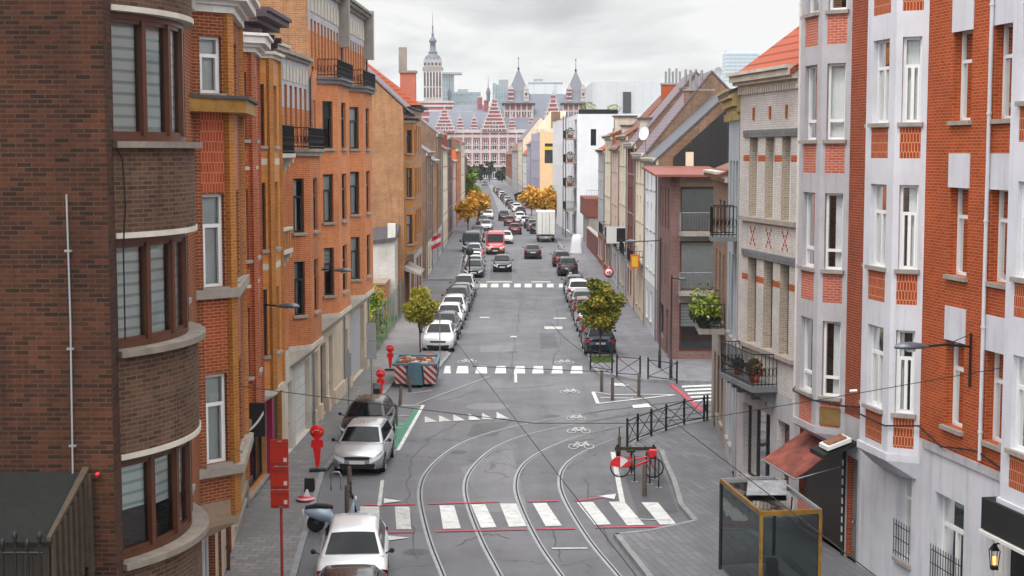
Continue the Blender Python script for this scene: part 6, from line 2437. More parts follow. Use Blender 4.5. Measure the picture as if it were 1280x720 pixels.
# ------------------------------------------------------------------ glass blocks on the skyline
for px0, px1, yt, Y, m_, lab, ex in ((565, 601, 115, 760, 'office_glass', 'low blue-green glass office block right of the belfry', 0), (616, 640, 103, 780, 'office_glass', 'slanted-top glass tower just left of the central slate spire', 4),
                                     (660, 703, 102, 820, 'tower_panels', 'pale flat-topped panelled block between the two slate spires', 0), (553, 568, 93, 800, 'office_glass', 'slim glass block with a flat canopy roof, touching the belfry', 0),
                                     (905, 946, 66, 1500, 'tower_glass', 'lone haze-pale glass skyscraper above the right-hand rooftops', 0)):
    T = thing('office_tower', lab, 'office building', (X((px0 + px1) / 2, Y), Y, 0))
    mb = MB()
    xa, xb, zt = X(px0, Y), X(px1, Y), Z(yt, Y)
    dp = (xb - xa) * .8
    mb.hexa([V((xa, Y, 0)), V((xb, Y, 0)), V((xb, Y + dp, 0)), V((xa, Y + dp, 0)), V((xa, Y, zt)), V((xb, Y, zt - ex)), V((xb, Y + dp, zt - ex)), V((xa, Y + dp, zt))], m_)
    mb.build('facade', T)
    mb = MB()
    n = 7
    if m_ != 'tower_panels':
        for k in range(1, n):
            x = xa + (xb - xa) * k / n
            mb.box(x - .12, x + .12, Y - .2, Y - .003, 0, zt - ex * k / n - .5, 'sign_back')
        for k in range(1, 30):
            z = 3.6 * k
            if z < zt - ex - 1:
                mb.box(xa, xb, Y - .26, Y - .204, z, z + .3, 'sign_back')
    else:
        mb.box(xa + (xb - xa) * .77, xa + (xb - xa) * .78, Y - .2, Y - .003, 0, zt, 'sign_back')
        mb.box(xa, xb, Y - .2, Y - .003, zt - 1, zt - .4, 'sign_back')
    mb.build('mullion', T)
    mb = MB()
    if yt == 93:
        mb.box(xa - 2, xb + 4, Y - 2, Y + 8, zt + .003, zt + 1, 'sign_back')
    elif yt == 66:
        mb.box(xa + 1, xb - 6, Y + 1, Y + dp - 1, zt + .003, zt + 3, 'tower_panels')
    else:
        mb.box(xa + 3, xa + 8, Y + 2, Y + 8, zt - ex + .003, zt + 1.5, 'sign_back')
    mb.build('roof_plant', T)
# ------------------------------------------------------------------ vehicles, drawn round the origin with the nose to +x
def ip(tab, x):
    if x >= tab[0][0]:
        return tab[0][1]
    for (x0, v0), (x1, v1) in zip(tab, tab[1:]):
        if x >= x1:
            t = (x0 - x) / (x0 - x1)
            return v0 + (v1 - v0) * t
    return tab[-1][1]


def wheels(t, xs, hw, r, rim='rim'):
    for x in xs:
        for s in (-1, 1):
            mb = MB()
            y = s * (hw - .11)
            mb.lathe([(0, -.1), (r * .9, -.1), (r, -.07), (r, .07), (r * .93, .1), (r * .68, .105), (r * .66, .09), (0, .09)], 'tyre', (x, y, r), 20, 'y')
            w_ = mb.build('wheel', t)
            mb = MB()
            e = s * .095
            mb.lathe([(0, 0), (r * .16, 0), (r * .18, -.012 * s)], rim, (x, y + e + .012 * s, r), 10, 'y')
            for k in range(5):
                a = 2 * pi * k / 5 + .3
                d, g = V((cos(a), 0, sin(a))), V((-sin(a), 0, cos(a)))
                c = V((x, y + e + .006 * s, r))
                mb.face([c + d * r * .1 - g * .04, c + d * r * .64 - g * .055, c + d * r * .64 + g * .055, c + d * r * .1 + g * .04], rim)
            mb.lathe([(r * .58, 0), (r * .67, 0), (r * .67, .01 * s)], rim, (x, y + e + .008 * s, r), 20, 'y')
            mb.build('rim', w_)


def make_car(name, L, W, H, hood, rear, notch=None, wr=.32, belt=.98, paint='paint_silver', rim='rim'):
    """hood = length of bonnet, rear = run of the rear slope, notch = boot length of a saloon"""
    t = proto(name, None, None)
    h, F, R = W / 2, L / 2, -L / 2
    cow = F - hood
    top = [(F, .64), (F - .04, .74), (F - .2, .83), (F - hood * .55, .93), (cow, belt), (0, belt + .01), (R + .5, belt + .03), (R + .12, belt if not notch else belt), (R + .03, .86), (R, .62)]
    wid = [(F, h * .74), (F - .07, h * .86), (F - .22, h * .95), (F - .5, h * .99), (F - 1, h), (R + .9, h), (R + .35, h * .96), (R + .08, h * .88), (R, h * .78)]
    xw = (F - .80, R + .74)
    ar = wr + .055
    xs = [F, F - .05, F - .12, F - .25, cow, .15, -.3, R + .3, R + .12, R + .04, R]
    for w_ in xw:
        xs += [w_ + ar * cos(pi * k / 8) for k in range(9)]
    xs += [F - hood * .8, F - hood * .55]
    xs = sorted({round(x, 3) for x in xs}, reverse=True)
    rows = []
    for x in xs:
        zt, w_ = ip(top, x), ip(wid, x)
        lo = .21 if F - .3 > x > R + .3 else .26
        for c in xw:
            if abs(x - c) < ar:
                lo = max(lo, wr + sqrt(ar * ar - (x - c) ** 2) - .0)
        mid = max(.5, lo + .05)
        mid = min(mid, zt - .1)
        half = [(0, zt + .035), (w_ * .55, zt + .028), (w_ * .86, zt - .005), (w_ * .965, zt - .07), (w_ * 1.0, zt - .22 if zt - .22 > mid + .03 else (mid + zt - .07) / 2), (w_ * .992, mid), (w_ * .975, lo), (w_ * .8, lo + .005), (0, lo + .01 if lo < .3 else .3)]
        rows.append([V((x, y, z)) for y, z in half] + [V((x, -y, z)) for y, z in reversed(half[1:-1])])
    n = len(rows[0])
    mb = MB()
    mb.grid(rows, lambda a, b: 'car_black' if 6 <= b <= n - 8 + 1 else paint, True, True)
    mb.face(rows[0], paint)
    mb.face(rows[-1], paint)
    body = mb.build('body', t)
    body.data.validate()
    # cabin
    yb = h * .9
    wsx = cow + .12
    rx = R + (notch or .1)
    st = [(wsx, belt + .0), (wsx - .34 * (H - belt) / .48 - .38, H - .05), (wsx - 1.05, H - .008), (rx + rear + .55, H - .005), (rx + rear, H - .05), (rx, belt + .03)]
    rr = []
    for x, z in st:
        f = max(0., (z - belt) / (H - belt))
        yt = yb - (.2 * h / .88) * f
        half = [(0, z + .045 * f), (yt * .55, z + .04 * f), (yt * .88, z + .012 * f), (yt, z - .05 * f), (yb, belt - .01)]
        rr.append([V((x, y, zz)) for y, zz in half] + [V((x, -y, zz)) for y, zz in reversed(half[1:])])
    rr = [list(reversed(q[5:])) + q[:5] if False else [q[4], q[3], q[2], q[1], q[0], q[8], q[7], q[6], q[5]] for q in rr]
    mb = MB()
    mb.grid(rr, paint, True)
    cab = mb.build('roof', t)

    def top_pane(nm, s0, s1, m0, m1, mat_):
        (xa, za), (xb, zb_) = s0, s1
        rws = []
        for f in (m0, .35, .65, m1):
            x, z = xa + (xb - xa) * f, za + (zb_ - za) * f
            g = max(0., (z - belt) / (H - belt))
            yt = (yb - (.2 * h / .88) * g) * .87
            nx = (zb_ - za) / hypot(xb - xa, zb_ - za)
            sx = .014 if nm == 'windscreen' else -.014
            rws.append([V((x + sx, y * yt, z + (.045 * (1 - y * y * .6)) * g + .02)) for y in (-1, -.6, -.2, .2, .6, 1)])
        a = MB()
        a.grid(rws, mat_, True)
        a.build(nm, t)
    top_pane('windscreen', st[0], st[1], .08, .94, 'car_glass')
    top_pane('rear_window', st[5], st[4], .14, .88, 'car_glass')

    def side_pt(x, f, s):
        z = belt + .01 + (H - .06 - belt) * f
        return V((x, s * (yb - (.2 * h / .88) * f * .98 + .012), z))
    xa0, xa1 = st[0][0], st[1][0]
    xr0, xr1 = st[5][0], st[4][0]
    xm = (xa1 + xr1) / 2 + .1
    for s in (-1, 1):
        for p0, p1, q0, q1 in ((xa0 - .22, xm + .04, xa1 - .06, xm + .04), (xm - .04, xr0 + .3, xm - .04, xr1 + .12)):
            mb = MB()
            a, b = .1, .84
            mb.face([side_pt(p0 + (q0 - p0) * a, a, s), side_pt(p1 + (q1 - p1) * a, a, s), side_pt(p1 + (q1 - p1) * b, b, s), side_pt(p0 + (q0 - p0) * b, b, s)], 'car_glass')
            mb.build('side_window', t)
        # lamps, mirrors
        mb = MB()
        w0 = ip(wid, F - .2)
        pts = []
        for fx, yy in ((.0, .46), (.03, .7), (.1, .86), (.24, .94), (.42, .975)):
            x = F - fx
            w_ = ip(wid, x)
            zt = ip(top, x)
            y = min(w_ * .985 + .008, h * yy * 1.02)
            pts.append((x + .03 * (1 - fx), y + .014, min(zt, .86) - .05))
        mb.grid([[V((x, s * y, z + .01)) for x, y, z in pts], [V((x + .02, s * (y + .006), z - .15 + .025 * k)) for k, (x, y, z) in enumerate(pts)]], 'lamp_clear', True)
        mb.build('headlight', t)
        mb = MB()
        x = R
        mb.grid([[V((x + .1, s * (h * .955), z)), V((x + .055, s * (h * .93), z)), V((x - .012, s * h * .76, z)), V((x - .02, s * h * .6, z))] for z in ((belt - .04), (belt - .13), (belt - .24))], 'lamp_red', True)
        mb.build('tail_light', t)
        mb = MB()
        mx_, my = cow - .12, s * (h + .1)
        mb.lathe([(0, -.045), (.05, -.04), (.07, 0), (.055, .045), (0, .05)], 'car_black', (mx_, my, belt + .07), 10, 'x')
        mb.tube([V((mx_, s * h * .93, belt + .0)), V((mx_, my - s * .06, belt + .05))], .02, 'car_black', 5)
        mb.build('mirror', t)
    mb = MB()
    wv = h * .5
    mb.grid([[V((F + .016, y * wv, .665)) for y in (-1, 0, 1)], [V((F + .02, y * wv * .94, .57)) for y in (-1, 0, 1)]], 'car_black', False)
    mb.build('grille', t)
    mb = MB()
    mb.grid([[V((F + .014 - abs(y) * .01, y * h * .72, .43)) for y in (-1, -.5, 0, .5, 1)], [V((F + .016 - abs(y) * .01, y * h * .66, .27)) for y in (-1, -.5, 0, .5, 1)]], 'car_black', False)
    mb.build('air_intake', t)
    for x, z, s in ((F + .022, .475, 1), (R - .022, .70, -1)):
        mb = MB()
        mb.box(x - .006, x + .006, -.26, .26, z - .055, z + .055, 'plate_white')
        mb.build('number_plate', t)
    mb = MB()
    mb.grid([[V((R - .012 + abs(y) * .05, y * h * .74, .44)) for y in (-1, -.5, 0, .5, 1)], [V((R - .006 + abs(y) * .05, y * h * .7, .27)) for y in (-1, -.5, 0, .5, 1)]], 'car_black', False)
    mb.build('rear_bumper', t)
    wheels(t, xw, h, wr, rim)
    return t


def make_van(name, L, W, H, paint, nose=.95, stripe=None, boxy=False):
    t = proto(name, None, None)
    h, F, R = W / 2, L / 2, -L / 2
    st = [(F, .55, .62, .8), (F - .06, .8, .95, .9), (F - nose * .75, .98, 1.14, .97), (F - nose * .85, .99, 1.2, .97), (F - nose - .55, .95, H - .12, .99), (F - nose - .9, .94, H, 1.), (R + .2, .94, H, 1.), (R, .92, H - .06, .99)]
    xw = (F - .9, R + 1.0)
    rows = []
    for x, yt, z, yw in st:
        half = [(0, z + .03), (h * yt * .7, z + .02), (h * yt * .93, z - .05), (h * yw, max(z - .25, .5)), (h * yw, .8 if z > 1.2 else z * .7), (h * yw * .98, .3), (0, .3)]
        rows.append([V((x, y, zz)) for y, zz in half] + [V((x, -y, zz)) for y, zz in reversed(half[1:-1])])
    mb = MB()
    mb.grid(rows, paint, True, True)
    mb.face(rows[0], paint)
    mb.face(rows[-1], paint)
    mb.build('body', t)
    x0, z0, x1, z1 = F - nose * .85, 1.2, F - nose - .55, H - .12
    mb = MB()
    rw = []
    for f in (.06, .5, .9):
        x, z = x0 + (x1 - x0) * f, z0 + (z1 - z0) * f
        rw.append([V((x + .03, y * h * .86, z + .045 - .02 * abs(y))) for y in (-1, -.5, 0, .5, 1)])
    mb.grid(rw, 'car_glass', True)
    mb.build('windscreen', t)
    for s in (-1, 1):
        mb = MB()
        mb.face([V((x0 - .2, s * (h + .006), 1.22)), V((x1 - .5, s * (h + .006), 1.22)), V((x1 - .5, s * (h + .006), H - .38)), V((x1 - .02, s * (h + .006), H - .38))], 'car_glass')
        mb.build('side_window', t)
        mb = MB()
        mb.grid([[V((F - .02, s * h * .5, .78)), V((F - .06, s * h * .8, .86)), V((F - .3, s * h * .965, .98))], [V((F + .015, s * h * .5, .66)), V((F - .03, s * h * .82, .7)), V((F - .25, s * h * .985, .82))]], 'lamp_clear', False)
        mb.build('headlight', t)
        mb = MB()
        mb.box(R - .02, R + .05, s * h * .93 - .07, s * h * .93 + .07, .8, 1.25, 'lamp_red')
        mb.build('tail_light', t)
        mb = MB()
        mb.box(x0 - .2, x0 - .08, s * (h + .2) - .09, s * (h + .2) + .09, 1.2, 1.5, 'car_black')
        mb.tube([V((x0 - .14, s * h * .95, 1.2)), V((x0 - .14, s * (h + .15), 1.28))], .025, 'car_black', 5)
        mb.build('mirror', t)
    mb = MB()
    mb.face([V((F + .016, -h * .45, .74)), V((F + .016, h * .45, .74)), V((F + .02, h * .45, .56)), V((F + .02, -h * .45, .56))], 'car_black')
    mb.face([V((F + .02, -h * .75, .5)), V((F + .02, h * .75, .5)), V((F + .02, h * .75, .3)), V((F + .02, -h * .75, .3))], 'car_black')
    mb.build('grille', t)
    mb = MB()
    mb.face([V((R - .01, -h * .72, 1.35)), V((R - .01, h * .72, 1.35)), V((R - .01, h * .72, H - .35)), V((R - .01, -h * .72, H - .35))], 'car_glass')
    mb.build('rear_window', t)
    mb = MB()
    mb.box(F + .02, F + .034, -.26, .26, .38, .49, 'plate_white')
    mb.build('number_plate', t)
    if stripe:
        mb = MB()
        mb.box(F - nose * .3 - .1, F - nose * .3 + .1, -h * .6, h * .6, 1.0, 1.1, stripe)
        for s in (-1, 1):
            mb.box(R + .1, F - nose - .2, s * h + .004 * s - .004, s * h + .004 * s + .004, .75, .98, stripe)
        mb.box(F + .024, F + .04, -h * .8, -h * .5, .5, .62, 'yellow')
        mb.box(F + .024, F + .04, h * .5, h * .8, .5, .62, 'yellow')
        mb.build('marking_stripe', t)
        mb = MB()
        mb.box(F - nose - 1.2, F - nose - .95, -h * .7, h * .7, H + .03, H + .14, 'white_frame')
        mb.build('light_bar', t)
    wheels(t, xw, h, .34)
    return t


HATCH = make_car('parked_car', 4.05, 1.76, 1.46, 1.02, .42)
SUV = make_car('parked_car', 4.35, 1.84, 1.62, 1.08, .4, wr=.35, belt=1.06)
WAGON = make_car('parked_car', 4.6, 1.8, 1.48, 1.2, .38)
SEDAN = make_car('parked_car', 4.6, 1.8, 1.43, 1.2, .62, notch=.62)
VAN = make_van('delivery_van', 5.2, 2.0, 2.3, 'paint_navy')
RVAN = make_van('emergency_van', 5.2, 2.0, 2.35, 'paint_red', stripe='white_paint')
CG = 'cars parked along the kerb'
MV = 'cars driving in the street'
K = {'h': HATCH, 's': SUV, 'w': WAGON, 'd': SEDAN}


def car(kind, x, y, rear, colour, label, group=CG, dx=0., z=0.):
    """rear = True: its rear faces this end of the street; dx = sideways drift per metre of its direction"""
    a = atan2(1, dx) if rear else atan2(-1, -dx)
    o = put(K[kind], (x, y, z), a, label, group, recolor={'paint_silver': 'paint_' + colour})
    o['category'] = 'car'
    o.name = 'parked_car' if group == CG else 'moving_car'
    return o


car('h', -4.05, 38.2, False, 'white', 'white hatchback parked on the left, tight behind the dark car cut by the lower frame', dx=-.068)
car('d', -3.7, 33.7, False, 'dark', 'dark saloon parked lowest on the left, cut by the bottom of the frame', dx=-.068)
car('h', -5.2, 53.0, False, 'silver', 'silver hatchback parked at the left kerb in front of the pavement posts', dx=.037)
car('h', -5.55, 58.2, False, 'black', 'black hatchback parked directly behind the near silver hatchback', dx=.037)
for kind, y, c, lab in (('h', 84.9, 'white', 'white hatchback leading the parked row just past the blue skip'), ('h', 90.2, 'dark', 'dark grey hatchback second in the row past the blue skip'),
                        ('h', 95.4, 'white', 'white hatchback third in the row past the blue skip'), ('w', 100.6, 'pearl', 'pearl white estate car fourth in the row past the blue skip'),
                        ('s', 105.8, 'black', 'black SUV fifth in the row past the blue skip'), ('d', 111.0, 'grey', 'mid-grey saloon sixth in the row past the blue skip'),
                        ('s', 116.2, 'silver', 'silver SUV ending the row just before the far zebra crossing')):
    car(kind, -4.06 + (y - 84) * .012, y, False, c, lab, dx=.01)
for kind, x, y, c, lab in (('h', -3.35, 134.6, 'dark', 'dark hatchback first in line beyond the far zebra on the left'), ('w', -3.45, 139.9, 'silver', 'silver estate second in line beyond the far zebra on the left'),
                           ('h', -3.6, 145.2, 'white', 'white hatchback third in line beyond the far zebra on the left'), ('d', -3.75, 150.6, 'blue_grey', 'blue-grey saloon fourth in line beyond the far zebra on the left'),
                           ('s', -3.9, 156.2, 'silver', 'silver SUV parked right in front of the dark blue van'), ('h', -4.4, 176.5, 'white', 'white hatchback parked right behind the dark blue van'),
                           ('h', -4.5, 186.5, 'grey', 'grey hatchback far left, two places behind the dark blue van'), ('w', -4.5, 197, 'dark', 'dark estate car far left before the orange trees'),
                           ('h', -3.6, 214.5, 'silver', 'silver hatchback at the left kerb near the first orange tree'), ('d', -4.5, 231, 'black', 'black saloon by the second orange tree on the left'),
                           ('h', -3.9, 251, 'white', 'white hatchback past the orange trees on the left'), ('h', -4.9, 264, 'grey', 'grey hatchback past the orange trees on the left'),
                           ('h', -5.1, 299, 'silver', 'tiny silver car far up the left kerb'), ('h', -5.6, 320, 'dark', 'tiny dark car farther up the left kerb')):
    car(kind, x, y, False, c, lab, dx=.015)
for kind, x, y, c, lab in (('h', 4.79, 83.5, 'navy', 'dark blue hatchback with red tail lights behind the round right-hand tree'), ('h', 4.85, 89, 'black', 'black hatchback second in the right row, mostly behind the round tree'),
                           ('w', 4.85, 94.6, 'silver', 'silver estate third in the right row beyond the round tree'), ('h', 4.85, 100.2, 'maroon', 'maroon hatchback showing just above the round right-hand tree'),
                           ('d', 4.9, 105.8, 'grey', 'grey saloon behind the maroon hatchback on the right'), ('s', 4.9, 112.6, 'pearl', 'pale SUV near the far end of the first right-hand row'),
                           ('h', 4.9, 118.4, 'dark', 'dark hatchback last in the first right-hand row'), ('s', 4.97, 136.6, 'black', 'black SUV first past the far zebra on the right'),
                           ('w', 4.8, 147.6, 'maroon', 'dark maroon estate second past the far zebra on the right'), ('h', 3.3, 206.5, 'black', 'black hatchback waiting just left of the white box truck'),
                           ('s', 2.95, 213.5, 'grey', 'grey SUV beyond the white box truck'), ('h', 2.6, 221, 'dark', 'dark hatchback two places beyond the white box truck'),
                           ('h', 2.0, 229, 'silver', 'silver hatchback before the right-hand orange trees')):
    car(kind, x, y, True, c, lab)
for k in range(12):
    y = 268 + k * 14
    x = lerp_line(RK2, y) - 1.0
    car('hsw'[k % 3], x, y, True, ('dark', 'white', 'grey', 'maroon', 'silver', 'black')[k % 6], ['small %s car in the far right-hand line, %s' % (('dark', 'white', 'grey', 'maroon', 'silver', 'black')[k % 6], w_) for w_ in (('nearer of its colour' if k < 6 else 'farther of its colour'),)][0], dx=-.03)
car('h', -.88, 141.2, False, 'dark', 'dark grey hatchback driving towards us just past the far zebra', MV)
car('d', 2.15, 158.4, True, 'black', 'black saloon driving away in the right-hand lane', MV)
car('h', -.75, 184, False, 'white', 'white hatchback following behind the red emergency van', MV)
car('h', .4, 205, True, 'maroon', 'dark red hatchback driving away in mid-street', MV)
car('h', -.35, 229, True, 'maroon', 'small dark red car farther ahead in mid-street', MV)
car('s', 1.25, 240, True, 'white', 'white SUV queueing near the right-hand orange trees', MV)
car('s', -1.3, 246, True, 'black', 'black SUV queueing just left of the white SUV', MV)
car('h', -8.9, 498, False, 'dark', 'tiny dark car near the town hall end of the street', MV)
o = put(VAN, (-4.45, 167.6, 0), -pi / 2, 'dark blue panel van parked on the left beyond the row of cars')
o['category'] = 'van'
o = put(RVAN, (-1.8, 165.6, 0), -pi / 2, 'red emergency van with white stripe coming down mid-street')
o['category'] = 'van'


def kill(o):
    for ch in list(o.children):
        kill(ch)
    bpy.data.objects.remove(o, do_unlink=True)


for o in (HATCH, SUV, WAGON, SEDAN, VAN, RVAN):
    kill(o)
# white box truck, rear to us
t = thing('box_truck', 'white box truck parked on the right in front of the white flats', 'truck', (4.15, 188.6, 0))
mb = MB()
mb.box(3.0, 5.3, 185.4, 191.2, 1.0, 3.75, 'white_paint')
for x in (3.0, 5.24):
    mb.box(x - .02, x + .08, 185.36, 185.398, 1.0, 3.75, 'galvanised')
mb.build('cargo_box', t, bevel=.04)
mb = MB()
for x in (4.13,):
    mb.box(x - .015, x + .015, 185.36, 185.395, 1.05, 3.7, 'sign_back')
for x in (3.7, 4.55):
    mb.tube([V((x, 185.34, 1.1)), V((x, 185.34, 3.6))], .025, 'galvanised', 5)
mb.build('rear_door', t)
mb = MB()
mb.box(3.1, 5.2, 191.4, 193.0, .5, 2.6, 'white_paint')
mb.build('cab', t, bevel=.12)
mb = MB()
mb.box(3.05, 5.25, 185.3, 185.45, .55, .78, 'galvanised')
mb.box(3.5, 4.8, 185.4, 192, .7, .98, 'car_black')
mb.build('rear_bumper', t)
for x in (3.22, 5.08):
    mb = MB()
    mb.box(x - .14, x + .14, 185.26, 185.298, .6, .74, 'lamp_red')
    mb.build('tail_light', t)
mb = MB()
mb.box(4.0, 4.3, 185.26, 185.298, .58, .7, 'plate_white')
mb.build('number_plate', t)
for y in (187, 192.2):
    for x in (3.25, 5.05):
        mb = MB()
        mb.lathe([(0, -.14), (.4, -.14), (.42, 0), (.4, .14), (0, .14)], 'tyre', (x, y, .42), 16, 'x')
        mb.build('wheel', t)
# ------------------------------------------------------------------ street furniture
def gz(px, py, z=.12):
    return G(px, py, z)


# red info boards on their red pole
c = V((-5.56, 36, .12))
t = thing('sign_post', 'rusty red pole carrying three stacked red boards seen from behind', 'sign', tuple(c))
mb = MB()
mb.tube([c, c + V((0, 0, 4.05))], .035, 'red_pole', 8)
mb.build('pole', t)
for z0, z1 in ((3.5, 4.15), (2.93, 3.48), (2.47, 2.91)):
    mb = MB()
    mb.box(c.x - .24, c.x + .2, c.y - .075, c.y - .05, z0, z1, 'red_board')
    for z in (z0 + .06, z1 - .09):
        mb.box(c.x - .22, c.x + .18, c.y - .1, c.y - .077, z, z + .035, 'red_pole')
    mb.build('board', t, bevel=.01)
    mb = MB()
    mb.box(c.x + .08, c.x + .16, c.y - .082, c.y - .077, z0 + .1, z0 + .2, 'sticker')
    mb.build('sticker', t)
mb = MB()
for z in (3.49, 2.92, 2.5, 4.1):
    mb.box(c.x - .05, c.x + .05, c.y - .105, c.y + .05, z - .015, z + .015, 'galvanised')
mb.build('clamp', t)


def covered_sign(p, h, label, group='road signs wrapped in red covers'):
    t = thing('covered_sign', label, 'road sign', tuple(p), 0, group)
    p = V(p)
    s = h / 1.5
    mb = MB()
    mb.lathe([(0, -.03), (.2 * s, -.035), (.225 * s, 0), (.2 * s, .035), (0, .03)], 'red_cover', tuple(p + V((0, -.05, h - .22 * s))), 20, 'y')
    mb.prism([(p.x - .2 * s, p.y - .1), (p.x + .2 * s, p.y - .1), (p.x + .2 * s, p.y), (p.x - .2 * s, p.y)], p.z + h - .72 * s, p.z + h - .48 * s, 'red_cover', [(p.x - .17 * s, p.y - .1), (p.x + .18 * s, p.y - .1), (p.x + .18 * s, p.y), (p.x - .17 * s, p.y)])
    mb.prism([(p.x - .05 * s, p.y - .09), (p.x + .06 * s, p.y - .09), (p.x + .06 * s, p.y - .01), (p.x - .05 * s, p.y - .01)], p.z + .16 * s, p.z + h - .722 * s, 'red_cover', [(p.x - .13 * s, p.y - .09), (p.x + .12 * s, p.y - .09), (p.x + .12 * s, p.y - .01), (p.x - .13 * s, p.y - .01)])
    rr_ = random.Random(label)
    for k in range(5):                    # slack folds where the plastic is tied
        a_ = k * 1.26
        mb.tube([p + V((.05 * s * cos(a_), -.05 + .03 * sin(a_), h - .5 * s)), p + V((.1 * s * cos(a_ + .4), -.05 + .04 * sin(a_), h - .36 * s))], [.045 * s, .02 * s], 'red_cover', 6)
    for k in range(4):                    # pale lettering strokes showing on the wrap
        mb.box(p.x - .16 * s + .085 * s * k, p.x - .1 * s + .085 * s * k, p.y - .092, p.y - .087, p.z + h - (.16 + .05 * abs(k - 1.5)) * s, p.z + h - (.135 + .05 * abs(k - 1.5)) * s, 'sticker')
    mb.build('cover', t)
    mb = MB()
    mb.tube([p + V((0, .02, .05)), p + V((0, .02, h - .2))], .025, 'galvanised', 8)
    mb.build('pole', t)
    mb = MB()
    mb.box(p.x - .27, p.x + .27, p.y - .14, p.y + .18, p.z, p.z + .07, 'rubber')
    mb.build('foot', t, bevel=.015)
    return t


covered_sign(gz(397, 589), 1.62, 'red-wrapped road sign on a dark foot, standing alone on the left pavement')
covered_sign(gz(476, 499), 1.35, 'red-wrapped road sign leaning by the kerb next to the parking meter')
covered_sign(gz(488, 463), 1.3, 'red-wrapped road sign farthest back, close to the blue skip')


def pole_sign(name, label, p, h, w, z0, z1, m='sign_back', split=True):
    p = V(p)
    t = thing(name, label, 'road sign', tuple(p))
    mb = MB()
    mb.tube([p, p + V((0, 0, h))], .03, 'galvanised', 8)
    mb.build('pole', t)
    zs = [(z0, (z0 + z1) / 2 - .02), ((z0 + z1) / 2 + .02, z1)] if split else [(z0, z1)]
    for a, b in zs:
        mb = MB()
        mb.box(p.x - w / 2, p.x + w / 2, p.y - .05, p.y - .033, a, b, m)
        mb.build('panel', t, bevel=.004)
    return t


pole_sign('back_of_sign', 'grey pole with two blank grey panels seen from behind, beside the parking meter', gz(465, 525), 4.0, .4, 2.62, 4.1)
pole_sign('back_of_sign', 'thin grey pole with one narrow panel on the left pavement near the shutters', gz(436, 524), 2.9, .26, 1.9, 2.85, split=False)
c = gz(471, 523)
t = thing('parking_meter', 'dark parking meter with a white label on the left pavement', 'parking meter', tuple(c))
mb = MB()
mb.prism([(c.x - .15, c.y - .12), (c.x + .15, c.y - .12), (c.x + .15, c.y + .12), (c.x - .15, c.y + .12)], c.z, c.z + 1.25, 'dark_frame', [(c.x - .14, c.y - .1), (c.x + .14, c.y - .1), (c.x + .14, c.y + .12), (c.x - .14, c.y + .12)])
mb.prism([(c.x - .17, c.y - .16), (c.x + .17, c.y - .16), (c.x + .17, c.y + .13), (c.x - .17, c.y + .13)], c.z + 1.252, c.z + 1.45, 'dark_frame', [(c.x - .17, c.y + .0), (c.x + .17, c.y + .0), (c.x + .17, c.y + .13), (c.x - .17, c.y + .13)])
mb.build('housing', t, bevel=.015)
mb = MB()
mb.box(c.x - .09, c.x + .09, c.y - .145, c.y - .128, c.z + .82, c.z + .98, 'sign_white')
mb.box(c.x - .05, c.x + .05, c.y - .145, c.y - .128, c.z + .5, c.z + .6, 'sign_white')
mb.build('label', t)


def bollard(p, label, h=.95, r=.075, lean=0., m='wood_post'):
    mb = MB()
    p = V(p)
    mb.tube([p - V((0, 0, .02)), p + V((lean * h, 0, h * .93)), p + V((lean * h, 0, h))], [r, r * .96, r * .7], m, 12)
    return tag(mb.build('bollard', origin=tuple(p)), label, 'bollard', 'wooden street bollards')


for px, py, z, h, lab in ((437, 622, .12, 1.0, 'wooden bollard right in front of the silver hatchback'), (434, 645, .12, .95, 'wooden bollard standing just behind the parked scooter'),
                          (495, 532, 0, .85, 'wooden bollard nearest the green loading bay'), (500, 507, 0, .9, 'slanted wooden bollard between the green bay and the skip'),
                          (512.5, 490, 0, .85, 'wooden bollard right in front of the blue skip'), (752, 489.5, 0, 1.0, 'leftmost of the three posts on the hatched island'),
                          (765.5, 500.5, 0, 1.05, 'middle, nearest of the three posts on the hatched island'), (798.5, 495.5, 0, 1.0, 'rightmost of the three posts on the hatched island'),
                          (805.5, 620, 0, 1.05, 'wooden bollard in front of the red hire bicycle')):
    bollard(gz(px, py, z), lab, h, lean=.06 if 'slanted' in lab else 0)
bollard(gz(490.5, 532, 0), 'shorter red-brown bollard doubled up with the one by the green bay', .75, .06)

c = gz(420, 613)
mb = MB()
mb.tube([c + V((-.16, 0, 0)), c + V((-.16, 0, .5)), c + V((-.1, 0, .6)), c + V((.1, 0, .6)), c + V((.16, 0, .5)), c + V((.16, 0, 0))], .028, 'galvanised', 8)
tag(mb.build('parking_hoop', origin=tuple(c)), 'small galvanised hoop on the kerb beside the silver hatchback', 'hoop')

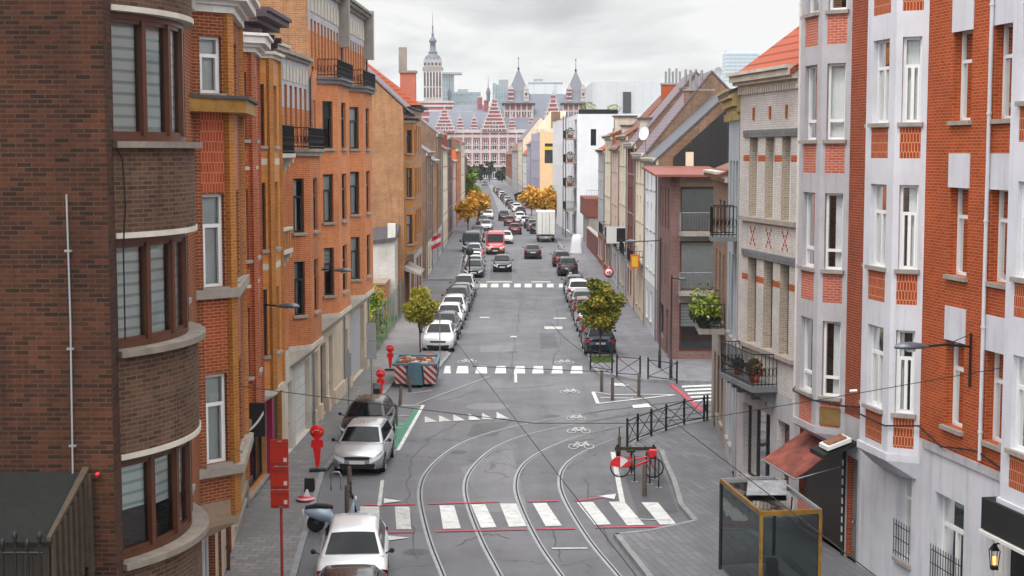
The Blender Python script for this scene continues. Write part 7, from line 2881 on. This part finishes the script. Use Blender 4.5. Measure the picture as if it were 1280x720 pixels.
# blue skip
sx0, sx1, sy = -5.55, -3.55, 70.4
t = thing('skip_container', 'blue steel skip with red and white hazard panels, full of rubble', 'skip', ((sx0 + sx1) / 2, sy + 1.6, 0))
mb = MB()
x0, x1, y0, y1 = sx0, sx1, sy, sy + 3.2
mb.prism([(x0 + .12, y0 + .35), (x1 - .12, y0 + .35), (x1 - .12, y1 - .35), (x0 + .12, y1 - .35)], .12, 1.06, 'skip_blue', [(x0, y0), (x1, y0), (x1, y1), (x0, y1)])
for a, b, c_, d_ in ((x0 - .05, x1 + .05, y0 - .06, y0 + .06), (x0 - .05, x1 + .05, y1 - .06, y1 + .06)):
    mb.box(a, b, c_, d_, 1.062, 1.16, 'skip_blue')
for x in (x0, x1):
    mb.box(x - .06, x + .06, y0 + .062, y1 - .062, 1.062, 1.16, 'skip_blue')
for k in range(4):
    y = y0 + .6 + .65 * k
    mb.hexa([V((x1 - .09, y, .2)), V((x1 - .02, y, .2)), V((x1 - .02, y + .1, .2)), V((x1 - .09, y + .1, .2)), V((x1 + .0, y, 1.05)), V((x1 + .07, y, 1.05)), V((x1 + .07, y + .1, 1.05)), V((x1 + .0, y + .1, 1.05))], 'skip_blue')
mb.prism([(x0 + .62, y0 - .02), (x1 - .62, y0 - .02), (x1 - .62, y0 + .4), (x0 + .62, y0 + .4)], .14, 1.2, 'skip_blue', [(x0 + .72, y0 - .12), (x1 - .72, y0 - .12), (x1 - .72, y0 + .1), (x0 + .72, y0 + .1)])
mb.build('tub', t, bevel=.02)
for a, b in ((x0 + .02, x0 + .6), (x1 - .6, x1 - .02)):
    mb = MB()
    mb.hexa([V((a + .06, y0 + .28, .15)), V((b, y0 + .28, .15)), V((b, y0 + .31, .15)), V((a + .06, y0 + .31, .15)), V((a, y0 - .06, 1.05)), V((b, y0 - .06, 1.05)), V((b, y0 - .03, 1.05)), V((a, y0 - .03, 1.05))], 'hazard_red')
    mb.build('hazard_panel', t)
mb = MB()
mb.hexa([V((x1 - .02, y0 + .05, .6)), V((x1 - .02, y0 + .75, .6)), V((x1 - .04, y0 + .75, .6)), V((x1 - .04, y0 + .05, .6)), V((x1 + .085, y0 + .05, 1.03)), V((x1 + .085, y0 + .75, 1.03)), V((x1 + .065, y0 + .75, 1.03)), V((x1 + .065, y0 + .05, 1.03))], 'hazard_red')
mb.build('side_hazard_panel', t)
rnd = random.Random(9)
mb = MB()
n = 12
rw = []
for i in range(n + 1):
    rw.append([V((x0 + .06 + (x1 - x0 - .12) * j / n, y0 + .15 + (y1 - y0 - .3) * i / n, .97 + rnd.uniform(0, .22) * (0 < i < n) * (0 < j < n))) for j in range(n + 1)])
mb.grid(rw, 'rubble', False)
for k in range(40):
    p = V((rnd.uniform(x0 + .2, x1 - .2), rnd.uniform(y0 + .3, y1 - .3), 1.1))
    s = rnd.uniform(.05, .13)
    mb.box(p.x - s, p.x + s, p.y - s * .7, p.y + s * .7, p.z - .08, p.z + s * .8, rnd.choice(['rubble', 'terracotta', 'pale_stone']))
mb.build('rubble', t)


# railings with crossed bars
def cross_fence(label, pts, h=1.0):
    p0 = V(pts[0])
    t = thing('cross_railing', label, 'railing', tuple(p0), 0, 'black crossed-bar pavement railings')
    for p in pts:
        mb = MB()
        p = V(p)
        mb.box(p.x - .04, p.x + .04, p.y - .04, p.y + .04, 0.1, p.z + h + .06, 'iron')
        mb.build('post', t)
    for a, b in zip(pts, pts[1:]):
        a, b = V(a), V(b)
        mb = MB()
        up = V((0, 0, 1))
        for q0, q1 in ((.14, .14), (h - .06, h - .06)):
            mb.tube([a + up * q0, b + up * q1], .022, 'iron', 6)
        mb.tube([a + up * .14, b + up * (h - .06)], .016, 'iron', 5)
        mb.tube([a + up * (h - .06), b + up * .14], .016, 'iron', 5)
        mb.build('crossed_panel', t)
    return t


cross_fence('black crossed-bar railing of many panels curving along the right pavement kerb', [gz(x, y) for x, y in ((784, 558), (797, 551.5), (814, 545), (832.5, 538.5), (855, 531), (880, 526.5), (884, 525.8))])
cross_fence('left one of two short black railings before the purple corner flats', [gz(771, 470), gz(800, 472)])
cross_fence('right one of two short black railings before the purple corner flats', [gz(810, 474), gz(846, 479)])
cross_fence('short black railing half hidden behind the round right-hand tree', [gz(738, 462), gz(765, 466)])

# bicycle racks and the hire bicycle
for k, (px, py, lab) in enumerate(((792, 600, 'black bicycle hoop on the left side of the red hire bicycle'), (811, 603, 'black bicycle hoop in the middle of the red hire bicycle'), (822, 607, 'black bicycle hoop at the right wheel of the red hire bicycle'))):
    c = gz(px, py, 0)
    t = thing('bike_rack', lab, 'bicycle rack', tuple(c), 0, 'black bicycle hoops')
    mb = MB()
    mb.tube([c + V((0, -.35, 0)), c + V((0, -.35, .78)), c + V((0, -.28, .85)), c + V((0, .9, .85)), c + V((0, .97, .78)), c + V((0, .97, 0))], .028, 'iron', 8)
    mb.tube([c + V((0, -.35, .45)), c + V((0, .97, .45))], .02, 'iron', 6)
    mb.build('hoop', t)
    mb = MB()
    for y in (-.35, .97):
        mb.box(c.x - .11, c.x + .11, c.y + y - .08, c.y + y + .08, 0.006, .026, 'galvanised')
    mb.build('foot_plate', t)
c = gz(784, 573, 0)
mb = MB()
mb.box(-.75, .75, -.05, .05, .3, .42, 'dark_wood')
for x in (-.65, .65):
    mb.tube([V((x, 0, 0)), V((x, 0, .5))], .05, 'iron', 8)
for v in range(len(mb.v)):
    mb.v[v] = (mb.v[v][0] + c.x + .3, mb.v[v][1] + c.y, mb.v[v][2])
tag(mb.build('low_barrier', origin=tuple(c)), 'low dark timber barrier closing the head of the bicycle bay', 'barrier')
mb = MB()
c = gz(774, 571, 0)
mb.tube([c, c + V((0, 0, .75))], .06, 'wood_post', 8)
mb.tube([c + V((0, 0, .75)), c + V((0, 0, 1.1))], .02, 'iron', 6)
tag(mb.build('barrier_post', origin=tuple(c)), 'slim dark post with a thin rod at the left end of the bicycle bay', 'post')


def bicycle(label, p, rz):
    t = thing('bicycle', label, 'bicycle', tuple(p), rz)
    ORI[t.name] = (0, 0, 0)
    for x in (-.56, .56):
        mb = MB()
        mb.tube([V((x + .33 * cos(a), 0, .35 + .33 * sin(a))) for a in [2 * pi * k / 20 for k in range(21)]], .025, 'rubber', 6, False)
        w_ = mb.build('wheel', t)
        mb = MB()
        for k in range(8):
            a = pi * k / 8
            mb.tube([V((x - .31 * cos(a), 0, .35 - .31 * sin(a))), V((x + .31 * cos(a), 0, .35 + .31 * sin(a)))], .004, 'galvanised', 3, False)
        mb.build('spokes', w_)
    mb = MB()
    for a, b, r in (((-.56, .35), (-.14, .38), .02), ((-.14, .38), (-.24, .82), .024), ((-.14, .36), (.42, .62), .04), ((-.2, .6), (.40, .74), .03), ((-.56, .35), (-.22, .74), .018), ((.36, .95), (.46, .6), .03), ((.46, .6), (.56, .35), .024)):
        mb.tube([V((a[0], 0, a[1])), V((b[0], 0, b[1]))], r, 'bike_red', 8)
    mb.build('frame', t)
    mb = MB()
    for s in (-1, 1):
        pts = [V((-.56, s * .05, .35))] + [V((-.56 + .36 * cos(a), s * .05, .35 + .36 * sin(a))) for a in [pi * (0.05 + .9 * k / 10) for k in range(11)]]
        for k in range(1, 11):
            mb.face([pts[0], pts[k], pts[k + 1]], 'sign_white' if k in (3, 4, 5) else 'bike_red')
    mb.grid([[V((-.56 + .37 * cos(a), y, .35 + .37 * sin(a))) for a in [pi * (.02 + .96 * k / 12) for k in range(13)]] for y in (-.05, .05)], 'bike_red', True)
    mb.build('wheel_guard', t)
    mb = MB()
    mb.lathe([(0, -.02), (.1, 0), (.09, .05), (0, .06)], 'rubber', (-.26, 0, .88), 10)
    mb.box(-.24, -.05, -.04, .04, .88, .93, 'rubber')
    mb.tube([V((-.235, 0, .8)), V((-.25, 0, .9))], .016, 'galvanised', 6)
    mb.build('saddle', t)
    mb = MB()
    mb.tube([V((.26, -.28, 1.05)), V((.34, -.12, 1.0)), V((.35, 0, .98)), V((.34, .12, 1.0)), V((.26, .28, 1.05))], .016, 'rubber', 6)
    mb.build('handlebar', t)
    mb = MB()
    mb.box(.42, .66, -.15, .15, .72, .96, 'bike_red')
    mb.build('front_basket', t)
    mb = MB()
    mb.lathe([(.02, -.03), (.1, -.02), (.1, .02), (.02, .03)], 'iron', (-.14, 0, .36), 12, 'y')
    mb.tube([V((-.14, -.12, .2)), V((-.14, 0, .36)), V((-.14, .12, .52))], .012, 'iron', 5)
    mb.build('crank', t)
    return t


bicycle('red hire bicycle with red and white rear wheel guard, parked across the black hoops', gz(796, 597, 0), -.06)


def scooter(label, p, rz, paint='scooter_blue'):
    t = thing('motor_scooter', label, 'scooter', tuple(p), rz)
    ORI[t.name] = (0, 0, 0)
    for x in (-.6, .64):
        mb = MB()
        mb.lathe([(.1, -.05), (.2, -.06), (.26, -.03), (.26, .03), (.2, .06), (.1, .05)], 'tyre', (x, 0, .26), 18, 'y')
        w_ = mb.build('wheel', t)
        mb = MB()
        mb.lathe([(0, -.045), (.14, -.045), (.14, .045), (0, .045)], 'rim_dark', (x, 0, .26), 12, 'y')
        mb.build('rim', w_)
    mb = MB()
    rw = []
    for x, w_, z0, z1 in ((-.95, .05, .62, .7), (-.8, .12, .48, .74), (-.5, .16, .36, .76), (-.2, .15, .3, .7), (-.05, .14, .26, .4), (.2, .15, .26, .34), (.32, .18, .28, .45), (.44, .2, .3, .9), (.52, .14, .5, 1.0)):
        rw.append([V((x, w_, z0)), V((x, w_ * 1.1, (z0 + z1) / 2)), V((x, w_ * .8, z1)), V((x, -w_ * .8, z1)), V((x, -w_ * 1.1, (z0 + z1) / 2)), V((x, -w_, z0))])
    mb.grid(rw, paint, True, True)
    mb.face(rw[0], paint)
    mb.face(rw[-1], paint)
    mb.build('body', t)
    mb = MB()
    rw = []
    for x, w_, z in ((-.9, .08, .76), (-.6, .15, .82), (-.3, .14, .8), (-.1, .09, .76)):
        rw.append([V((x, w_, z - .08)), V((x, w_ * .9, z)), V((x, -w_ * .9, z)), V((x, -w_, z - .08))])
    mb.grid(rw, 'rubber', True, True)
    mb.build('seat', t)
    mb = MB()
    mb.tube([V((.64, 0, .26)), V((.5, 0, .8)), V((.46, 0, 1.05))], .035, 'iron', 8)
    mb.tube([V((.38, -.33, 1.1)), V((.46, -.1, 1.07)), V((.46, .1, 1.07)), V((.38, .33, 1.1))], .02, 'rubber', 6)
    mb.build('handlebar', t)
    mb = MB()
    for s in (-1, 1):
        mb.tube([V((.44, s * .2, 1.08)), V((.42, s * .3, 1.3))], .01, 'iron', 5)
        mb.lathe([(0, -.02), (.07, -.015), (.07, .015), (0, .02)], 'iron', (.42, s * .31, 1.34), 10, 'x')
    mb.build('mirror', t)
    mb = MB()
    mb.grid([[V((.64 + .3 * cos(a), y, .26 + .3 * sin(a))) for a in [pi * (.1 + .75 * k / 8) for k in range(9)]] for y in (-.07, .07)], paint, True)
    mb.build('mudguard', t)
    mb = MB()
    mb.lathe([(0, 0), (.08, .02), (.08, .06), (0, .07)], 'lamp_clear', (.52, 0, .95), 10, 'x')
    mb.build('headlight', t)
    mb = MB()
    mb.box(-.98, -.94, -.1, .1, .52, .66, 'plate_white')
    mb.build('number_plate', t)
    return t


scooter('pale blue motor scooter parked crosswise between the white and the silver hatchbacks', gz(421, 664, 0), .12)
scooter('black motor scooter parked at the right kerb by the far zebra', (5.0, 130.5, .12), pi / 2, 'paint_black')
scooter('red motor scooter between parked cars far on the right', (5.0, 155, 0), pi / 2, 'paint_red')

# board and bag on the pavement
c = gz(387, 614)
mb = MB()
for s in (-1, 1):
    mb.hexa([V((c.x - .16, c.y + s * .12 - .01, c.z)), V((c.x + .16, c.y + s * .12 - .01, c.z)), V((c.x + .16, c.y + s * .12 + .01, c.z)), V((c.x - .16, c.y + s * .12 + .01, c.z)), V((c.x - .16, c.y + s * .02 - .01, c.z + .42)), V((c.x + .16, c.y + s * .02 - .01, c.z + .42)), V((c.x + .16, c.y + s * .02 + .01, c.z + .42)), V((c.x - .16, c.y + s * .02 + .01, c.z + .42))], 'black_cloth')
tag(mb.build('pavement_board', origin=tuple(c)), 'small black folding board standing on the left pavement', 'board')
c = gz(382, 626)
t = thing('crumpled_bag', 'red and white bag lying on the pavement below the black board', 'bag', tuple(c))
mb = MB()
mb.lathe([(0, 0), (.26, .0), (.29, .06), (.24, .13), (0, .15)], 'ad_pink', tuple(c), 14)
mb.build('base', t)
mb = MB()
mb.lathe([(.29, .07), (.295, .09), (.27, .12)], 'sign_white', tuple(c), 14)
mb.prism([(c.x - .06, c.y - .04), (c.x + .14, c.y - .04), (c.x + .14, c.y + .06), (c.x - .06, c.y + .06)], c.z + .13, c.z + .36, 'sign_white', [(c.x + .02, c.y), (c.x + .07, c.y), (c.x + .07, c.y + .03), (c.x + .02, c.y + .03)])
mb.build('white_top', t)

# tram shelter on the right pavement
f0, f1, f2 = (5.45, 39.0), (6.9, 39.3), (7.35, 35.6)
f3 = (5.9, 35.35)
t = thing('glass_shelter', 'glass shelter with a brass-coloured frame and cluttered dusty roof', 'shelter', (6.4, 37.4, .12))
cs = [V((*q, 0)) for q in (f0, f1, f2, f3)]
ZT = 2.42
mb = MB()
for i in range(4):
    a, b = cs[i], cs[(i + 1) % 4]
    e = (b - a).normalized()
    g = V((-e.y, e.x, 0)) * .035
    mb.hexa([a - g + V((0, 0, ZT)), b - g + V((0, 0, ZT)), b + g + V((0, 0, ZT)), a + g + V((0, 0, ZT)), a - g + V((0, 0, ZT + .11)), b - g + V((0, 0, ZT + .11)), b + g + V((0, 0, ZT + .11)), a + g + V((0, 0, ZT + .11))], 'brass_frame' if i >= 2 else 'galvanised')
mb.build('roof_frame', t)
for i in range(4):
    mb = MB()
    a = cs[i]
    mb.box(a.x - .04, a.x + .04, a.y - .04, a.y + .04, .1, ZT - .002, 'brass_frame' if i >= 2 else 'dark_frame')
    mb.build('post', t)
mb = MB()
mb.face([q + V((0, 0, ZT + .05)) for q in cs], 'shelter_roof')
mb.build('roof_pane', t)
for i, nm in ((0, 'end_pane'), (2, 'front_pane'), (3, 'side_pane'), (1, 'back_pane')):
    a, b = cs[i], cs[(i + 1) % 4]
    mb = MB()
    lo = 1.1 if nm == 'front_pane' else .22
    lo = .22
    mb.face([a + V((0, 0, lo)), b + V((0, 0, lo)), b + V((0, 0, ZT - .05)), a + V((0, 0, ZT - .05))], 'shelter_glass')
    mb.build(nm, t)
mb = MB()
mc = (cs[0] + cs[1] + cs[2] + cs[3]) / 4 + V((-.1, .5, 0))
rw = []
for i in range(7):
    rw.append([mc + V((-.5 + 1.0 * j / 6 + .05 * i, -.8 + 1.7 * i / 6, ZT + .12 + .12 * sin(i * 1.7 + j * .9) * (0 < i < 6) * (0 < j < 6))) for j in range(7)])
mb.grid(rw, 'tarp_dirty', True)
tag(mb.build('dust_sheet', origin=tuple(mc)), 'crumpled grey plastic sheet lying on the glass shelter roof', 'sheet')
mb = MB()
a = cs[1].lerp(cs[2], .2) + V((-.3, 0, 0))
b = cs[1].lerp(cs[2], .75) + V((-.3, 0, 0))
mb.hexa([a + V((-.18, 0, .55)), b + V((-.18, 0, .55)), b + V((.18, 0, .55)), a + V((.18, 0, .55)), a + V((-.18, 0, .6)), b + V((-.18, 0, .6)), b + V((.18, 0, .6)), a + V((.18, 0, .6))], 'galvanised')
for q in (a.lerp(b, .1), a.lerp(b, .9)):
    mb.tube([q + V((0, 0, .1)), q + V((0, 0, .55))], .03, 'iron', 6)
mb.build('bench', t)
mb = MB()
q = cs[2].lerp(cs[3], .5) + V((0, 1.2, 0))
mb.box(q.x - .35, q.x - .1, q.y - .2, q.y + .2, .12, 1.0, 'dark_frame')
tag(mb.build('litter_bin', origin=(q.x, q.y, .12)), 'dark litter bin standing inside the glass shelter', 'bin')


# lamps
def arm_lamp(label, base, tip, z, up=.25, name='wall_lamp'):
    b, e = V((*base, z)), V((*tip, z + .02))
    t = thing(name, label, 'street lamp', tuple(b), 0, 'wall-mounted street lamps')
    mb = MB()
    mb.tube([b + V((0, 0, -.9)), b + V((0, 0, .3))], .03, 'iron', 8)
    mb.tube([b, b.lerp(e, .5) + V((0, 0, .05)), e], .028, 'iron', 8)
    mb.tube([b + V((0, 0, .28)), b.lerp(e, .45) + V((0, 0, .06))], .01, 'iron', 5)
    mb.build('bracket', t)
    mb = MB()
    d = (e - b).normalized()
    c = e + d * .22
    rw = []
    for f, r, z0, z1 in ((-.42, .04, -.02, .03), (-.25, .12, -.04, .08), (0, .18, -.05, .12), (.2, .16, -.05, .11), (.34, .08, -.04, .05), (.38, .01, -.02, 0)):
        g = V((-d.y, d.x, 0))
        rw.append([c + d * f + g * (r * cos(a)) + V((0, 0, (z1 if sin(a) > 0 else -z0) * sin(a))) for a in [2 * pi * k / 12 for k in range(12)]])
    mb.grid(rw, 'zinc_lamp', True, True)
    mb.build('lamp_head', t)
    mb = MB()
    mb.lathe([(.12, 0), (.1, -.05), (0, -.07)], 'lamp_clear', tuple(c + V((0, 0, -.045))), 12)
    mb.build('lens', t)
    return t


arm_lamp('grey wall lamp reaching out from the yellow brick house', (-8.15, 47.3), (-7.15, 47.0), 6.2)
arm_lamp('grey wall lamp on the nearer tall orange house', (-7.85, 60.2), (-6.9, 60.0), 6.3)
arm_lamp('grey wall lamp on a bracket of the vivid orange brick house', (10.12, 33.3), (8.95, 33.1), 6.72)


def post_lamp(label, base, h, tip, r=.055):
    b = V(base)
    t = thing('lamp_post', label, 'street lamp', tuple(b))
    mb = MB()
    mb.tube([b, b + V((0, 0, .9)), b + V((0, 0, .92)), b + V((0, 0, h))], [r * 1.5, r * 1.4, r, r * .7], 'iron', 10)
    top = b + V((0, 0, h - .15))
    e = V(tip)
    mb.tube([top, e], .03, 'iron', 6)
    mb.build('pole', t)
    mb = MB()
    d = (e - top).normalized()
    c = e + d * .2
    g = V((-d.y, d.x, 0))
    rw = [[c + d * f + g * (r_ * cos(a)) + V((0, 0, (z1 if sin(a) > 0 else .05) * sin(a))) for a in [2 * pi * k / 12 for k in range(12)]] for f, r_, z1 in ((-.4, .04, .03), (-.2, .13, .09), (.05, .18, .12), (.25, .13, .08), (.36, .02, .01))]
    mb.grid(rw, 'zinc_lamp', True, True)
    mb.build('lamp_head', t)
    return t


post_lamp('black lamp post with a grey head at the purple corner, nearest the crossing', gz(838.5, 473), 5.0, (8.2, 73.6, 4.85))
post_lamp('taller lamp post by the purple corner, its arm over the road', gz(824.5, 460), 6.6, (6.2, 77.5, 6.45))
c = gz(587, 354)
t = thing('round_sign', 'dark round sign on a thin pole at the far zebra, seen from behind', 'road sign', tuple(c))
mb = MB()
mb.tube([c, c + V((0, 0, 2.9))], .05, 'iron', 8)
mb.build('pole', t)
mb = MB()
mb.lathe([(0, -.03), (.33, -.03), (.35, 0), (.33, .03), (0, .03)], 'dark_frame', tuple(c + V((0, -.08, 2.65))), 20, 'y')
mb.build('disc', t)
c = V((6.35, 99.5, .12))
t = thing('round_sign', 'white round sign with a red ring on the right pavement', 'road sign', tuple(c))
mb = MB()
mb.tube([c, c + V((0, 0, 3.3))], .035, 'galvanised', 8)
mb.build('pole', t)
mb = MB()
mb.lathe([(0, -.02), (.33, -.02), (.33, .02), (0, .02)], 'sign_red', tuple(c + V((0, -.07, 3.0))), 24, 'y')
mb.lathe([(0, -.03), (.23, -.03), (.23, -.022)], 'sign_white', tuple(c + V((0, -.07, 3.0))), 24, 'y')
mb.box(c.x - .13, c.x - .02, c.y - .108, c.y - .101, 3.08, 3.2, 'sign_red')
mb.box(c.x + .02, c.x + .1, c.y - .108, c.y - .101, 3.03, 3.23, 'car_black')
mb.build('disc', t)
mb = MB()
c = gz(550, 447)
mb.tube([c, c + V((0, 0, 2.3))], .03, 'galvanised', 8)
tag(mb.build('bare_pole', origin=tuple(c)), 'bare thin grey pole beside the olive street tree', 'pole')
# hanging shop signs on the right row
for nm, lab, x0, x1, y, z0, z1, m1, m2 in (('shop_sign', 'square white and black shop sign sticking out above the right pavement', 7.0, 8.5, 112.5, 4.25, 5.5, 'sign_white', 'car_black'), ('shop_sign', 'small orange-yellow shop sign projecting from the cream house', 7.55, 8.1, 96.5, 3.6, 4.5, 'plaster_orange', 'yellow')):
    t = thing(nm, lab, 'sign', ((x0 + x1) / 2, y, z0))
    mb = MB()
    mb.box(x0, x1, y, y + .12, z0, z1, m1)
    mb.box(x1, x1 + .6, y + .04, y + .08, z1 - .2, z1 - .14, 'iron')
    mb.build('box', t)
    mb = MB()
    mb.box(x0 + (x1 - x0) * (.5 if m2 == 'car_black' else .15), x1 - .1, y - .012, y - .002, z0 + .12, z1 - .12, m2)
    mb.build('panel', t)
for lab, c, n_ in (('white satellite dish on the eaves of the cream house behind the black gable', P(805.5, 167, 95.4), 0), ('small grey satellite dish above the roofs behind the golden cornice', P(897.5, 92, 104), 1)):
    t = thing('satellite_dish', lab, 'satellite dish', tuple(c))
    mb = MB()
    rw = []
    nx = V((-.55, -.8, .25)).normalized()
    gx = nx.cross(V((0, 0, 1))).normalized()
    gy = gx.cross(nx)
    for r in (0.02, .2, .33, .44):
        rw.append([c + gx * (r * .8 * cos(a)) + gy * (r * sin(a)) + nx * (r * r * .35) for a in [2 * pi * k / 18 for k in range(18)]])
    mb.grid(rw, 'plaster_bright' if n_ == 0 else 'sign_back', True, True)
    mb.build('dish', t)
    mb = MB()
    mb.tube([c - nx * .02, c - nx * .15 - V((0, 0, .2)), c - nx * .15 - V((0, 0, 1.2))], .03, 'galvanised', 6)
    mb.tube([c - gy * .5, c + nx * .5], .015, 'galvanised', 5)
    mb.build('mount', t)
c = P(545, 306, 116)
t = thing('shop_flag', 'small red and white shop flag on the hip-roofed corner house', 'flag', tuple(c))
mb = MB()
mb.tube([c + V((-.9, .1, .1)), c + V((.5, 0, .75))], .02, 'galvanised', 6)
mb.build('pole', t)
mb = MB()
mb.grid([[c + V((-.35 + .12 * k, .05 * sin(k * 1.4), .55 - j * .32 + .06 * k)) for k in range(7)] for j in range(4)], lambda a, b: 'ad_pink' if a != 1 else 'sign_white', True)
mb.build('cloth', t)
mb = MB()
rg_ = random.Random(6)
for k in range(700):
    x, y = rg_.uniform(4.12, 5.3), rg_.uniform(78.2, 80.4)
    h_ = rg_.uniform(.05, .16)
    mb.face([V((x - .02, y, .12)), V((x + .02, y, .12)), V((x + rg_.uniform(-.06, .06), y + rg_.uniform(-.06, .06), .12 + h_))], 'grass')
mb.face([V((4.1, 78.1, .136)), V((5.35, 78.1, .136)), V((5.35, 80.5, .136)), V((4.1, 80.5, .136))], 'grass')
o = mb.build('grass')
o['kind'] = 'stuff'
# white tarpaulin by the planted wall
c = gz(721, 316)
mb = MB()
rw = []
for z, r in ((0, .72), (.5, .66), (1.2, .58), (1.75, .5), (1.95, .35), (2.0, .02)):
    rw.append([c + V((r * (1 + .07 * sin(5 * a)) * cos(a), r * .8 * (1 + .07 * sin(5 * a)) * sin(a), z)) for a in [2 * pi * k / 24 for k in range(24)]])
mb.grid(rw, 'tarp', True, True)
tag(mb.build('tarpaulin', origin=tuple(c)), 'tall white tarpaulin-wrapped pile standing on the right pavement', 'tarpaulin')

# overhead wires
def wire(label, pts, r=.014, n=14, sag=.0):
    mb = MB()
    out = []
    for a, b in zip(pts, pts[1:]):
        for k in range(n):
            f = k / n
            out.append(a.lerp(b, f) - V((0, 0, sag * 4 * f * (1 - f))))
    out.append(pts[-1])
    mb.tube(out, r, 'car_black', 5)
    return tag(mb.build('overhead_wire', origin=tuple(pts[0])), label, 'wire', 'overhead tram wires')


wire('span wire crossing the street from the canopied house to the white-bayed house', [P(262, 478, 33), P(480, 506, 33.5), P(667, 529, 34), P(800, 529, 34.5), P(900, 520, 35), P(1070, 492, 35.6)], .009, 6)
wire('span wire rising to the right edge across the vivid brick front', [P(1070, 492, 35.6), P(1280, 455, 31)], .009)
wire('long contact wire slanting past the glass shelter to the lower right corner', [V((1.2, 46.5, 5.75)), V((1.53, 44, 5.6)), V((4.85, 19.5, 5.4)), V((6.2, 8, 5.4))], .009)
wire('contact wire over the left pair of tram rails', [V((-1.6, 42.5, 5.7)), V((-.77, 36.8, 5.6)), V((.9, 24.8, 5.5)), V((3.2, 8, 5.4))], .008)
wire('short pull-off wire between the two contact wires', [V((-1.0, 38, 5.62)), V((2.4, 37.5, 5.55))], .01)
t = thing('wire_insulator', 'small white insulator on the span wire at the white bay', 'insulator', tuple(P(1070, 492, 35.6)))
mb = MB()
q = P(1070, 492, 35.5)
mb.tube([q + V((-.15, 0, .06)), q + V((.02, 0, .07))], .035, 'sign_white', 8)
mb.build('core', t)

# ------------------------------------------------------------------ the air
mb = MB()
mb.box(-1900, 1900, -290, 2000, -1.2, 140, 'air')
m_ = bpy.data.materials.new('air')
m_.use_nodes = True
n_ = m_.node_tree
n_.nodes.remove(n_.nodes['Principled BSDF'])
pv = n_.nodes.new('ShaderNodeVolumePrincipled')
pv.inputs['Color'].default_value = (.93, .95, 1, 1)
pv.inputs['Density'].default_value = .00013
n_.links.new(pv.outputs[0], n_.nodes['Material Output'].inputs['Volume'])
M['air'] = m_
hz_ = mb.build('haze')
hz_['kind'] = 'stuff'
